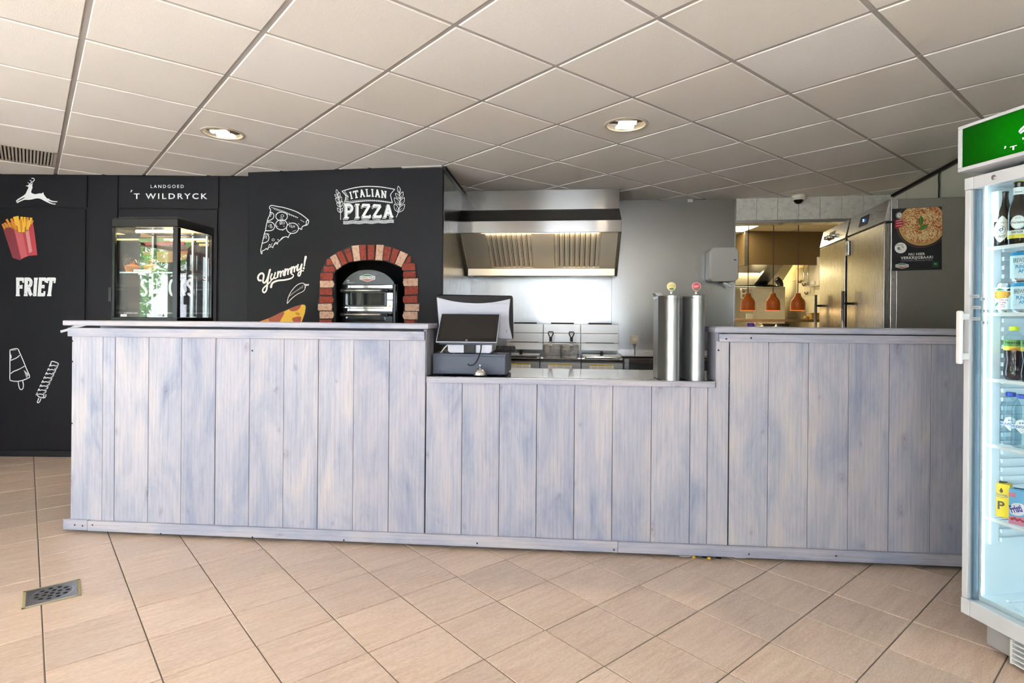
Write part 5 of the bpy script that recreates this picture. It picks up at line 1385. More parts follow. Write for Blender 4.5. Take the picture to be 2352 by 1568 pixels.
cb_ = [pq(1028, 788, dB + .08), pq(1016, 796, dB + .09), pq(1022, 810, dB + .09), pq(1030, 814, dB + .10)]
obj('cable', MB().tube(spline([tuple(p) for p in cb_], 6), .004, 8), M['black'], pos)
# keyboard and keys on the drawer
kp = at_z(1163, 805, ZD + .012); ku, kv = KF.loc(kp)
kb_ = thing('keyboard', 'black keyboard behind the till base on the cash drawer', 'keyboard', tuple(KF.w(cU - .17, cV + .20, ZD)), KF.rz)
obj('case', MB().hexa([(0,0,.001),(.20,0,.001),(.20,.12,.001),(0,.12,.001)], [(0,0,.012),(.20,0,.012),(.20,.12,.028),(0,.12,.028)]), M['black'], kb_, bevel=0.003)
km = MB().box(-.007, .007, -.007, .007, 0, .006).mesh('key', [M['black']])
for i in range(10):
    for j in range(5):
        obj('key', None, None, kb_, (.012 + i * .0195, .014 + j * .022, .0135 + .016 * (.014 + j * .022) / .12), me=km)
p = at_z(1143, 812, ZD); u, v = KF.loc(p)
t_ = thing('bunch_of_keys', 'small bunch of metal keys on the cash drawer', 'keys', tuple(KF.w(u, cV + .10, ZD)), KF.rz)
obj('ring', MB().tube([(.010 * math.cos(k * PI / 6), .010 * math.sin(k * PI / 6), .002) for k in range(12)], .0012, 6, closed=True), M['chrome'], t_)
for a, s_ in ((.15, 1), (2.9, 1)):
    k_ = MB(); k_.box(.008, .045, -.002, .002, .0005, .003); k_.lathe([(0,.0005),(.009,.0005),(.009,.003),(0,.003)], 12, (.014, 0, 0))
    obj('key', k_, M['chrome'], t_, rz=a)
# bell
bu_ = KF.pu(1102.5, 864, cV - .052); p = KF.w(bu_, cV - .052, ZW)
bl = thing('service_bell', 'chrome service bell in front of the cash drawer', 'bell', (p.x, p.y, ZW), KF.rz)
obj('base', MB().lathe([(0,.0005),(.040,.0005),(.041,.004),(.036,.010),(.030,.013),(0,.014)], 28), M['black_gloss'], bl)
obj('dome', MB().lathe([(.037,.0145),(.0375,.019),(.036,.026),(.031,.036),(.022,.045),(.011,.050),(0,.0515)], 32), M['chrome'], bl)
obj('rim', MB().lathe([(.0385,.013),(.040,.0155),(.0385,.018)], 28, caps=False), M['chrome'], bl)
obj('plunger', MB().lathe([(.0035,.0518),(.0035,.060),(.0055,.062),(.006,.068),(.004,.072),(0,.073)], 14), M['chrome'], bl)

# two sauce dispensers
M['disp_steel'] = make_steel("dispenser_steel", (0.45, 0.46, 0.47), 0.40, (160, 160, 2), 0.025)
for i, (pxa, pxc, pxn, disc, lab) in enumerate(((1506, 1545.5, 1543, colour('disc_yellow', (0.66, 0.60, 0.25), 0.4), 'tall steel sauce dispenser with a yellow disc on its plunger'),
                                             (1566, 1603.5, 1602.5, colour('disc_red', (0.62, 0.10, 0.14), 0.4), 'tall steel sauce dispenser with a red disc on its plunger'))):
    nose = at_z(pxc, 876.5, ZW); u, v = KF.loc(nose); v += .052
    sd = thing('sauce_dispenser', lab, 'dispenser', tuple(KF.w(u, v, ZW)), KF.rz, group='sauce dispensers on the counter')
    H_ = KF.pz(1545, 684, v - .05) - ZW
    r = .040
    pl2 = [(-r * math.cos(a), -.012 - r * math.sin(a)) for a in [PI * k / 28 for k in range(29)]]
    poly = [(p[0], p[1]) for p in pl2] + [(.060, .06), (.062, .20), (.042, .27), (-.042, .27), (-.062, .20), (-.060, .06)]
    obj('body', MB().prism(poly, .004, H_, 'z', smooth=False), M['disp_steel'], sd, bevel=0.0025)
    ca = [(p[0] * 1.03, (p[1] - .1) * 1.03 + .1) for p in poly]
    obj('lid', MB().prism(ca, H_ + .0005, H_ + .014, 'z'), M['steel'], sd, bevel=0.003)
    obj('foot_ring', MB().prism([(p[0] * .93, (p[1] - .1) * .95 + .1) for p in poly], 0, .0038, 'z'), M['black'], sd)
    dz_ = KF.pz(1543, 658, v) - ZW - H_
    obj('plunger', MB().lathe([(.0085, H_ + .0145), (.0085, H_ + dz_ - .022)], 14, (-.004, -.01, 0)), M['chrome'], sd)
    obj('disc', MB().lathe([(0,-.004),(.0215,-.004),(.0235,-.002),(.0235,.004),(0,.004)], 28, (-.004, -.01, H_ + dz_), axis='y'), disc, sd)
    mb = MB(); FD = lambda a, b_, o: (a - .004, -.0145 - o, b_ + H_ + dz_)
    mb.ribbon([(.0225 * math.cos(k * PI / 12), .0225 * math.sin(k * PI / 12)) for k in range(24)], .0018, FD, 0, 0, True)
    put_text(mb, 'FRITESSAUS' if i == 0 else 'CURRY', 0, .000, .005, FD, 0.0, 1, width=.028, bold=.01)
    mb.fill([(-.010, -.017), (.010, -.017), (.012, -.011), (.004, -.008), (-.006, -.009), (-.012, -.012)], FD, .0, 2)
    obj('disc_print', mb, [M['paper'], M['print_grey'] if i == 0 else M['paper'], GREEN], sd)
    if i == 0: obj('lid_tab', MB().hexa([(-.06,.10,H_ + .0145),(-.02,.10,H_ + .0145),(-.02,.20,H_ + .0145),(-.06,.20,H_ + .0145)], [(-.075,.10,H_ + .034),(-.035,.10,H_ + .034),(-.035,.20,H_ + .034),(-.075,.20,H_ + .034)]), M['steel_dark'], sd, bevel=0.002)

# leaning dark board beside the raised part on the right
tag(obj('loose_panel', MB().hexa([(0,0,0),(.014,0,0),(.014,.30,0),(0,.30,0)], [(-.024,0,.245),(-.010,0,.245),(-.010,.30,.245),(-.024,.30,.245)]), M['print_grey'], None, tuple(KF.w(cu(1643) - .018, VP + .245, ZW + .0005)), KF.rz), 'dark grey loose panel leaning behind the steel sauce dispensers', 'panel')

# ================================================================== HATCH: HEAT LAMPS AND THE ROOM BEHIND
HL = TF
for i, (px, lab) in enumerate(((1718, 'orange pendant heat lamp in the hatch, nearest the towel dispenser'), (1775.5, 'orange pendant heat lamp in the hatch, middle of the three'), (1832.5, 'orange pendant heat lamp in the hatch, nearest the steel refrigerators'))):
    v_ = .24; zb2, zt2 = HL.pz(px, 713, v_), HL.pz(px, 673, v_); zc = KC - .002
    u = HL.pu(px, 700, v_)
    hp = thing('heat_lamp', lab, 'pendant lamp', tuple(HL.w(u, v_, zb2)), HL.rz, group='pendant heat lamps')
    h_ = zt2 - zb2; R0 = .072
    obj('shade', MB().lathe([(R0 * 1.06, 0), (R0 * 1.0, .006), (R0, h_ * .42), (R0 * .93, h_ * .56), (R0 * .68, h_ * .70), (R0 * .46, h_ * .80), (R0 * .36, h_ * .985), (R0 * .28, h_), (0, h_ + .001)], 36, caps=False), M['orange_shade'], hp)
    obj('cord', MB().tube([(0,0,h_ + .001), (0,0,zc - zb2)], .0042, 8), colour('brown_cord', (0.10, 0.05, 0.02), 0.6), hp)
    obj('bulb', MB().lathe([(0,.03),(.03,.04),(.036,.07),(.02,.10),(.014,.12)], 16), emit('heat_bulb', (1.0, .62, .25), 4.0) if i == 0 else bpy.data.materials['heat_bulb'], hp)
    point_light('heat_lamp_light', tuple(HL.w(u, v_, zb2 + .02)), 2.2, (1, .66, .3), .03)
# back kitchen contents
lx, ly = 1.95 + 1 * .6, 6.0 + 2 * .6
lp = thing('ceiling_panel_light', 'bright white square light panel in the ceiling behind the hatch', 'ceiling light', (lx + .3, ly + .3, KC))
obj('diffuser', MB().box(-.27, .27, -.27, .27, .0, .008), emit('panel_glow', (1.0, .88, .62), 9.0), lp); 
fr_ = MB()
for x0, x1, y0, y1 in ((-.3,.3,-.3,-.27),(-.3,.3,.27,.3),(-.3,-.27,-.27,.27),(.27,.3,-.27,.27)): fr_.box(x0, x1, y0, y1, -.002, .009)
obj('frame', fr_, M['white_plastic'], lp)
area_light('scullery_light', (lx + .3, ly + .3, KC - .02), .55, .55, 15.0, (1.0, .80, .46), (0, 0, -1))
area_light('scullery_light_far', (3.3, 8.75, 1.98), 1.2, .3, 60.0, (1.0, .84, .50), (0, 0, -1))
# steel hood box
dH = 7.7
x0, z0 = at_d(1713, 608, dH)[0], at_d(1800, 608, dH)[2]; x1 = at_d(1893, 608, dH)[0]
sh2 = thing('back_hood', 'large steel extractor box, dark brown reflection in its colour, in the room behind the hatch', 'cooker hood', (x0, dH, z0))
hgt = KC - z0 - .002
obj('front_panel', MB().box(0, x1 - x0, 0, .02, 0, hgt), mat('brown_reflection_steel', (0.15, 0.105, 0.05), 0.45, 0.5), sh2, bevel=.002)  # brown of a dark reflection painted into the base colour
obj('side_panel', MB().hexa([(-.004,.0,0),(.016,.021,0),(-.03,1.3,0),(-.05,1.3,0)], [(-.004,.0,hgt),(.016,.021,hgt),(-.03,1.3,hgt),(-.05,1.3,hgt)]), M['brown_reflection_steel'], sh2)
obj('corner_post', MB().box(-.02, .022, -.006, -.0005, -.02, hgt), M['steel'], sh2)
obj('inner_back', MB().hexa([(0,1.30,-.22),(x1-x0,1.30,-.22),(x1-x0,1.32,-.22),(0,1.32,-.22)], [(0,.60,.25),(x1-x0,.60,.25),(x1-x0,.62,.25),(0,.62,.25)]), M['cream_tile'], sh2)
obj('inner_beam', MB().hexa([(.42,.25,.02),(.62,.25,.02),(.78,1.2,-.25),(.58,1.2,-.25)], [(.42,.25,.06),(.62,.25,.06),(.78,1.2,-.21),(.58,1.2,-.21)]), M['steel'], sh2)
# steel cupboard
dC = 8.5
x0, z1 = at_d(1690, 658, dC)[0] - .3, at_d(1750, 657.5, dC)[2]; x1 = at_d(1805, 700, dC)[0]
sc_ = thing('steel_cupboard', 'tall steel cupboard behind the heat lamps in the back room', 'cupboard', (x0, dC, 0))
obj('body', MB().box(0, x1 - x0, .02, .62, 0, z1), M['steel'], sc_, bevel=.004)
obj('door', MB().box(.55, x1 - x0 - .02, .0, .0195, .05, z1 - .03), M['steel'], sc_, bevel=.003)
obj('door', MB().box(.02, .545, .0, .0195, .05, z1 - .03), M['steel'], sc_, bevel=.003)
lb = at_d(1720.5, 727, dC); mb = MB(); mb.box(lb.x - x0 - .05, lb.x - x0 + .05, -.002, -.0003, lb.z - .04, lb.z + .045)
FA = lambda a, b_, o: (a, -.0024 - o, b_)
for k in range(6): mb.fill([(lb.x - x0 - .03, lb.z + .03 - k * .012), (lb.x - x0 + .042, lb.z + .03 - k * .012), (lb.x - x0 + .042, lb.z + .033 - k * .012), (lb.x - x0 - .03, lb.z + .033 - k * .012)], FA, 0, 1)
obj('notice', mb, [M['paper'], M['print_grey']], sc_)
sp = at_d(1706, 674, dC); t2 = MB().box(sp.x - x0 - .035, sp.x - x0 + .035, -.03, -.0003, sp.z - .07, sp.z + .075); s_o = obj('socket_strip', t2, M['cream'], sc_, bevel=.004)
for k in (-.035, .035): obj('outlet', MB().lathe([(0,-.001),(.022,-.001),(.024,.0)], 16, (sp.x - x0, -.0305, sp.z + k), axis='y'), M['print_grey'], sc_)
t_ = thing('flue_pipe', 'short black bent pipe standing on top of the steel cupboard', 'pipe', (at_d(1792, 657, dC + .2)[0], dC + .2, z1))
obj('pipe', MB().tube(spline([(0,0,0),(0,0,.05),(-.02,0,.09),(-.06,0,.13)], 4), .045, 12), M['black'], t_); obj('cap', MB().lathe([(.05,0),(.05,.012)], 14, (0, 0, .0)), M['print_grey'], t_)
t_ = thing('tray', 'flat dark tray lying on top of the steel cupboard', 'tray', (x0 + .62, dC + .25, z1))
obj('tray_plate', MB().prism([(-.4,.005),(-.38,.018),(.25,.035),(.38,.012),(.40,.004)], -.15, .15, 'y'), M['black'], t_, bevel=.003); obj('tray_clip', MB().box(.40,.47,-.03,.03,.001,.04), M['white_plastic'], t_)
# pass shelf across the hatch with things on it
v_ = .62; zs = HL.pz(1790, 733, v_)
sf = thing('pass_shelf', 'narrow dark steel shelf running across the hatch below the lamps', 'shelf', tuple(HL.w(0, v_, zs)), HL.rz)
obj('board', MB().box(-.15, 1.7, 0, .30, -.028, 0), mat('brown_steel', (0.20, 0.15, 0.09), 0.35, 0.6), sf, bevel=.003)
for u in (.02, 1.5): obj('bracket', MB().box(u, u + .03, .04, .26, -1.1, -.029), M['steel_dark'], sf)
pb = HL.px(1880, 728, v_ + .12)
t_ = thing('bread_bin', 'yellow plastic box on the pass shelf beside the refrigerators', 'box', tuple(HL.w(pb[0], v_ + .12, zs)), HL.rz)
yb = colour('box_yellow', (0.60, 0.38, 0.07), 0.4)
obj('tub', MB().hexa([(-.095,-.08,.001),(.11,-.08,.001),(.11,.08,.001),(-.095,.08,.001)], [(-.10,-.085,.065),(.12,-.085,.065),(.12,.085,.065),(-.10,.085,.065)]), yb, t_, bevel=.006)
obj('lip', MB().box(-.105, .125, -.09, .09, .0655, .074), yb, t_, bevel=.003); obj('side_grip', MB().lathe([(0,0),(.028,0),(.032,.02),(.02,.035),(0,.036)], 14, (-.135, -.03, .002)), yb, t_)
# lower pass counter behind the counter: lid and trays
v2_ = .10; zlow2 = hz1
p1 = HL.px(1725, 742, v2_); zpl = HL.pz(1725, 752, v2_) - .05
t_ = thing('purple_tub', 'purple lidded round tub standing on the hatch sill', 'tub', tuple(HL.w(p1[0], v2_, zlow2)), HL.rz)
hz_ = HL.pz(1725, 741, v2_) - zlow2
obj('tub_body', MB().lathe([(.036,0),(.04,.01),(.04,hz_ - .05)], 20), M['white_plastic'], t_)
obj('lid', MB().lathe([(0,hz_ - .0495),(.042,hz_ - .0495),(.043,hz_ - .03),(.040,hz_ - .026),(.043,hz_ - .02),(.041,hz_ - .002),(0,hz_)], 24), colour('lid_purple', (0.10, 0.03, 0.42), 0.3), t_)
for k, (px, lab) in enumerate(((1763, 'stack of crumpled foil trays on the hatch sill, left one'), (1795, 'stack of crumpled foil trays on the hatch sill, right one'))):
    p1 = HL.px(px, 742, .14); ht = HL.pz(px, 742.5, .14) - zlow2
    t_ = thing('foil_tray', lab, 'tray', tuple(HL.w(p1[0], .14, zlow2)), HL.rz)
    for j in range(9):
        zz_ = ht * (j + 1) / 9
        obj('foil', MB().hexa([(-.055,-.05,zz_ - ht/9 + .001),(.055,-.05,zz_ - ht/9 + .001),(.055,.05,zz_ - ht/9 + .001),(-.055,.05,zz_ - ht/9 + .001)], [(-.07,-.06,zz_ - .001),(.07,-.06,zz_ - .001),(.07,.06,zz_ - .001),(-.07,.06,zz_ - .001)]), M['chrome'], t_, bevel=.002, seg=1)
# ladles on a rail and a towel dispenser on the right wall of the back room
def srw(px, py, off):
    u_, z_ = SRF.px(px, py, -off); return u_, z_
ra, rb_ = srw(1845, 613, .03), srw(1862, 604, .03)
rl = thing('utensil_rail', 'steel utensil rail on the cream tiled wall in the back room', 'rail', tuple(SRF.w(ra[0] - .25, -.03, ra[1])), SRF.rz)
obj('rail', MB().tube([(0,0,0),(.9,0,0)], .008, 8), M['chrome'], rl)
for u in (.1, .8): obj('bracket', MB().box(u - .01, u + .01, .0, .03, -.012, .012), M['chrome'], rl)
for i, (px, pb_, lab) in enumerate(((1846.5, 648, 'steel ladle hanging from the utensil rail, leftmost'), (1856, 655, 'steel ladle hanging from the utensil rail, middle'), (1862, 675, 'long steel ladle hanging from the utensil rail, nearest the refrigerators'))):
    u_, zt_ = srw(px, 612 - i * 2, .05); zb3 = srw(px, pb_, .05)[1]
    t_ = thing('ladle', lab, 'ladle', tuple(SRF.w(u_, -.05, zt_)), SRF.rz)
    L = zt_ - zb3
    obj('handle', MB().tube(spline([(0,.02,.0),(0,.012,.015),(0,0,.0),(0,0,-L * .5),(0,0,-L + .03)], 4), .006, 8), M['chrome'], t_)
    obj('bowl', MB().lathe([(.045,.0),(.042,-.02),(.028,-.04),(0,-.046),(.024,-.037),(.038,-.019),(.045,.0)], 18, (0, -.04, -L + .03), caps=False), M['chrome'], t_)
u_, z_ = srw(1880, 625, .10)
t_ = thing('back_room_dispenser', 'cream soap dispenser on the tiled wall beyond the refrigerators', 'dispenser', tuple(SRF.w(u_, -.001, z_)), SRF.rz)
obj('cover', MB().prism([(-.16,-.13),(-.12,-.19),(.14,-.19),(.16,-.12),(.16,.12),(.10,.20),(-.06,.20),(-.16,.10)], -.16, 0, 'y'), M['cream'], t_, bevel=.02, seg=3)
obj('lever', MB().box(-.05, .05, -.18, -.161, -.17, -.12), M['white_plastic'], t_, bevel=.004)
obj('drip_box', MB().box(-.12, .12, -.10, 0, -.42, -.24), M['cream'], t_, bevel=.01)

# ================================================================== STEEL REFRIGERATORS
RZ = math.radians(-13.0)
F1 = at_d(2030.5, 600, 3.94); 
RFm = Frame(F1.x, F1.y, RZ)            # u: along the side facing the camera, v: along the doors, away
zT = EYE + ray(2030.5, 458)[1] * 3.94
def refrigerator(o, wid, dep, top, label, split):
    r = thing('steel_refrigerator', label, 'refrigerator', tuple(o), RZ)
    obj('body', MB().box(.075, dep, 0, wid, .12, top), M['steel_dark'], r, bevel=.004)
    obj('rear_edge', MB().box(dep + .001, dep + .012, 0, wid, .12, top - .02), M['black'], r)
    obj('front_post', MB().box(.040, .0735, -.001, wid + .001, .12, top), M['steel'], r, bevel=.003)
    zf_ = top - .16
    obj('header', MB().hexa([(.0,.0,zf_ + .012),(.0385,.0,zf_ + .012),(.0385,wid,zf_ + .012),(.0,wid,zf_ + .012)], [(.03,.0,top),(.0385,.0,top),(.0385,wid,top),(.03,wid,top)]), M['steel'], r, bevel=.002)
    dr2 = obj('door', MB().box(.0, .0385, .004, wid - .004, .14, zf_), M['steel_h'] if False else make_steel('door_steel', (0.28, 0.27, 0.25), 0.26, (120, 120, 2), 0.03) if 'door_steel' not in bpy.data.materials else bpy.data.materials['door_steel'], r, bevel=.004)
    hz0_, hz1_ = 0.72, 1.50
    hv = wid - .09
    obj('handle', MB().tube([(-.055, hv, hz0_), (-.055, hv, hz1_)], .013, 12), M['steel'], dr2)
    for z in (hz0_ + .1, hz1_ - .1): obj('handle_post', MB().tube([(-.054, hv, z), (-.0005, hv, z)], .010, 8), M['black'], dr2)
    obj('hinge', MB().box(.005, .06, -.008, -.0015, zf_ - .002, zf_ + .010), M['black'], r)
    obj('control_panel', MB().hexa([(.004,wid*.45,zf_ + .045),(.012,wid*.45,zf_ + .045),(.012,wid*.68,zf_ + .045),(.004,wid*.68,zf_ + .045)], [(.020,wid*.45,zf_ + .12),(.028,wid*.45,zf_ + .12),(.028,wid*.68,zf_ + .12),(.020,wid*.68,zf_ + .12)]), M['black_gloss'], r)
    for x, y in ((.12, .06), (.12, wid - .06), (dep - .06, .06), (dep - .06, wid - .06)): obj('foot', MB().lathe([(.022,0),(.022,.01),(.014,.02),(.014,.119)], 12), M['steel'], r, (x, y, 0))
    return r
r1 = refrigerator((F1.x, F1.y, 0), .74, .62, zT, 'tall steel refrigerator with a pizza poster on its side', 0)
zf_ = zT - .16
obj('display', MB().box(.0065, .0085, .40, .425, zf_ + .075, zf_ + .095), emit('blue_digits', (0.10, 0.25, 1.0), 3.0), r1, label='blue glowing temperature digits')
obj('lock', MB().lathe([(0,-.004),(.012,-.004),(.013,0)], 16, (.008, .26, zf_ + .09), axis='x'), M['chrome'], r1)
mb = MB()
for x in (.048, .062): mb.lathe([(0,-.002),(.004,-.002),(.005,0)], 10, (x, -.0012, RFm.pz(2022, 642)), axis='y')
obj('rivet', mb, M['print_grey'], r1)
o2 = RFm.w(.0, .79, 0)
r2 = refrigerator((o2.x, o2.y, 0), .70, .62, zT - .005, 'tall steel refrigerator standing behind the one with the poster', 0)
for k in (.30, .42, .50): obj('dial', MB().lathe([(.016,-.028),(.018,-.004),(.018,.0)], 16, (.010, k, zT - .165 + .075), axis='x'), M['chrome'], r2)
t_ = thing('fridge_thermometer', 'small grey thermometer tag on the steel refrigerator door', 'thermometer', tuple(RFm.w(-.0025, .70, RFm.pz(1933, 570, .70))), RZ)
obj('tag', MB().box(-.012, .0, -.03, .03, -.06, .06), M['steel'], t_, bevel=.004); obj('tag_face', MB().box(-.0135, -.0125, -.018, .018, -.03, .03), colour('tag_green', (0.20, 0.28, 0.24)), t_)
# poster on the side
pg = [RFm.px(x, y, -.002) for x, y in ((2049, 622), (2163, 619), (2161.5, 475), (2046, 479))]
poster = thing('pizza_poster', 'black poster with a big cheese pizza taped to the steel refrigerator side', 'poster', tuple(RFm.w(pg[0][0], -.0022, pg[0][1])), RZ)
PWd, PHt = pg[1][0] - pg[0][0], (pg[3][1] - pg[0][1] + pg[2][1] - pg[1][1]) / 2
tilt = math.atan2(pg[1][1] - pg[0][1], PWd)
def cpost(a, b_):     # poster pixels of the detail crop -> metres
    x = (a - 230) / (1180 - 230) * PWd; y = (1415 - b_) / (1415 - 222) * PHt
    return x, y + x * math.tan(tilt) + (b_ - 1415) / 1193 * 0.0
FP = lambda x, z, o: (x, -o, z)
mb = MB(); sheet = [cpost(228, 1415), cpost(1182, 1415), cpost(1165, 222), cpost(218, 222)]
mb.add([FP(x, z, 0) for x, z in sheet] + [FP(x, z, .0008) for x, z in sheet], [(0,1,2,3)[::-1], (4,5,6,7), (0,1,5,4), (1,2,6,5), (2,3,7,6), (3,0,4,7)])
obj('sheet', mb, mat('poster_black', (0.012, 0.012, 0.018), 0.3), poster)
m = mat('printed_pizza', (0.6, 0.4, 0.1), 0.4); t = NT(m)
vv = t.coord((1, 1, 1), False); n1 = t.noise(vv, 120.0, 4, 0.6, 0.5); n2 = t.noise(vv, 11.0, 3)
ad = t.n('ShaderNodeMath', operation='ADD'); t.l(n1, ad.inputs[0]); mu_ = t.n('ShaderNodeMath', operation='MULTIPLY_ADD', i_1=.45, i_2=-.22); t.l(n2, mu_.inputs[0]); t.l(mu_.outputs[0], ad.inputs[1])
t.color(t.ramp(ad.outputs[0], [(.36, (0.30, 0.03, 0.012)), (.46, (0.42, 0.12, 0.03)), (.53, (0.62, 0.44, 0.18)), (.66, (0.72, 0.62, 0.38))])); M['printed_pizza'] = m
# the round pizza is cut by the poster's top and right edges
def clip_disc(cx_, cy_, rx, ry, n=60):
    out = []
    for k in range(n):
        a = 2 * PI * k / n; x, y = cx_ + rx * math.cos(a), cy_ + ry * math.sin(a)
        out.append(cpost(min(x, 1172 + (y - 222) * .012), max(y, 226)))
    return out
mb = MB(); mb.fill(clip_disc(800, 520, 500, 470), FP, .0010, 3); mb.fill(clip_disc(800, 520, 484, 452), FP, .0012, 4)
mb.fill(clip_disc(800, 540, 455, 412), FP, .0014, 1); mb.fill(clip_disc(805, 530, 415, 372), FP, .0016, 0)
for pts in ([(775,385),(815,430),(815,510),(770,565),(735,520),(740,440)], [(750,630),(790,570),(870,555),(905,570),(860,625),(790,655)]):
    mb.fill([cpost(*p) for p in spline(pts, 4, True)], FP, .0018, 2)
mb.fill([cpost(*p) for p in ((765,410),(772,410),(770,545),(764,545))], FP, .0020, 5); mb.fill([cpost(*p) for p in ((770,628),(880,575),(884,580),(774,634))], FP, .0020, 5)
obj('pizza_picture', mb, [M['printed_pizza'], colour('crust_print', (0.50, 0.30, 0.10)), colour('basil_print', (0.04, 0.17, 0.02)), colour('plate_rim_print', (0.10, 0.06, 0.06)), M['poster_black'], colour('basil_vein', (0.25, 0.42, 0.15))], poster)
mb = MB(); c_ = cpost(390, 978); mb.disc(c_, 116 / 950 * PWd, FP, .0020, 0, 32, 104 / 1193 * PHt)
def pt(body, x0, x1, yb_, yt_, off=.0022, m=0, **kw):
    a, b_ = cpost(x0, yb_), cpost(x1, yb_); put_text(mb, body, (a[0] + b_[0]) / 2, (a[1] + b_[1]) / 2, cpost(x0, yt_)[1] - a[1], FP, off, m, width=b_[0] - a[0], ang=math.atan2(b_[1] - a[1], b_[0] - a[0]), **kw)
pt('8,', 328, 398, 1012, 958, .0024, 1, bold=.02); pt('75', 405, 452, 980, 945, .0024, 1, bold=.01); pt('vanaf', 305, 440, 932, 905, .0024, 1)
pt('NU HIER', 545, 858, 1128, 1080, bold=.03, spacing=1.1); pt('VERKRIJGBAAR!', 395, 1012, 1196, 1145, bold=.03, spacing=1.1); pt('ITALIAANSE STEENOVEN PIZZA', 400, 1004, 1240, 1210, .0022, 2)
obj('poster_lettering', mb, [M['paper'], M['print_black'], M['print_grey']], poster)
mb = MB(); lc_ = cpost(420, 1322); hw_, hh2 = 128 / 950 * PWd, 54 / 1193 * PHt
hex_logo(mb, lambda x, y: (lc_[0] + x * hw_, lc_[1] + y * hh2), FP, .0020)
obj('badge_print', mb, LOGO, poster)
EM = [colour('emblem_green', (0.01, 0.10, 0.03)), M['print_white2'], colour('ribbon_red', (0.35, 0.01, 0.03)), M['print_grey']]
mb = MB(); mb.fill([cpost(*p) for p in ((1002,1360),(1115,1360),(1112,1262),(1000,1262))], FP, .0018, 0)
mb.fill([cpost(*p) for p in ((1040,1310),(1046,1292),(1052,1290),(1056,1300),(1075,1300),(1090,1310),(1072,1308),(1052,1310))], FP, .0020, 1)
obj('green_emblem', mb, EM, poster)
mb = MB(); mb.fill([cpost(*p) for p in ((275,445),(430,425),(440,545),(340,600),(275,590))], FP, .0019, 2)
for y in (455, 500, 550): mb.fill([cpost(*p) for p in ((300,y + 8),(420,y - 4),(420,y - 12),(300,y))], FP, .0021, 1)
obj('red_ribbon', mb, EM, poster)
mb = MB(); mb.disc(cpost(355, 352), 66 / 950 * PWd, FP, .0020, 3, 24, 62 / 1193 * PHt); mb.disc(cpost(358, 352), 40 / 950 * PWd, FP, .0022, 1, 20, 40 / 1193 * PHt); mb.ribbon([cpost(350, 330), cpost(375, 372)], .006, FP, .0024, 3)
obj('round_emblem', mb, EM, poster)
tape_m = make_glass('clear_tape', (.9, .9, .88))
for a, b_ in ((200, 215), (1200, 240), (205, 1390), (1230, 1350)):
    q_ = cpost(a, b_); d_ = .018; tp = MB()
    tp.fill([(q_[0] - d_, q_[1]), (q_[0], q_[1] - d_), (q_[0] + d_, q_[1]), (q_[0], q_[1] + d_)], FP, .0012)
    obj('tape', tp, tape_m, poster)

# ================================================================== BEVERAGE COOLER
f0 = at_d(2207.7, 1405, 2.25); f1d = None
GF = Frame(f0.x, f0.y, math.atan2(-.985, .175))         # u along the glass door towards the camera, v positive is out to the room
zD0 = f0.z; gw = .64
zH = EYE + ray(2201, 292.5)[1] * 2.25; zHb = EYE + ray(2201, 403)[1] * 2.25; zDt = EYE + ray(2198, 410)[1] * 2.25
sgn = 1.0 if GF.v.x > 0 else -1.0       # GF.v points +x (into the cooler) when sgn > 0
bc_ = thing('beverage_cooler', 'white beverage cooler with glass door and lit green header sign', 'drinks fridge', (f0.x, f0.y, 0), GF.rz)
I = lambda v: v * sgn                    # depth into the cooler
def gbox(mb, u0, u1, v0, v1, z0, z1, m=0):
    a, b_ = sorted((I(v0), I(v1))); return mb.box(u0, u1, a, b_, z0, z1, m)
M['cool_white'] = mat('cooler_liner', (0.80, 0.86, 0.90), 0.35)
wt2 = .040
inn0, inn1 = wt2, gw - wt2                      # inside width
zf0, zf1 = .20, zHb - .05                       # inside floor and roof
db = .50                                        # inside depth
body = MB()
gbox(body, 0, wt2 - .004, .045, db + .06, .10, zHb); gbox(body, gw - wt2 + .004, gw, .045, db + .06, .10, zHb)
gbox(body, wt2 - .004, gw - wt2 + .004, db + .004, db + .06, .10, zHb); gbox(body, wt2 - .004, gw - wt2 + .004, .045, db + .004, .10, zf0 - .004); gbox(body, wt2 - .004, gw - wt2 + .004, .045, db + .004, zf1 + .004, zHb)
obj('cabinet', body, M['white_paint'], bc_, bevel=.002)
lin = MB()
gbox(lin, inn0 - .003, inn0, .046, db, zf0, zf1); gbox(lin, inn1, inn1 + .003, .046, db, zf0, zf1); gbox(lin, inn0, inn1, db, db + .003, zf0, zf1); gbox(lin, inn0, inn1, .046, db, zf0 - .003, zf0); gbox(lin, inn0, inn1, .046, db, zf1, zf1 + .003)
obj('liner', lin, M['cool_white'], bc_)
# moulded ribs on the far side wall carrying the shelves
zsv = [EYE + ray(2262, y)[1] * 2.222 for y in (569, 719, 869, 1018, 1184)]
rm_ = MB(); rz_ = zsv[-1] - .16; 
rib = MB(); gbox(rib, 0, .016, .12, db - .04, 0, .016); rib_me = rib.mesh('rib', [M['cool_white']])
k = 0; z = zsv[-1] - .10
while z < zf1 - .16:
    obj('rib', None, None, bc_, (inn0, 0, z), me=rib_me)
    o = obj('rib', None, None, bc_, (inn1 - .016, 0, z), me=rib_me); z += .034
rail = MB(); gbox(rail, inn0, inn0 + .010, .075, .115, zf0 + .20, zf1 - .10); obj('shelf_post', rail, M['cool_white'], bc_, bevel=.003)
ev = MB().prism([(I(.075), zf1 - .02), (I(.075), zf1 - .14), (I(.115), zf1 - .10), (I(.30), zf1 - .10), (I(.30), zf1 - .02)], inn0, inn0 + .03, 'x'); obj('air_duct', ev, M['cool_white'], bc_, bevel=.003)
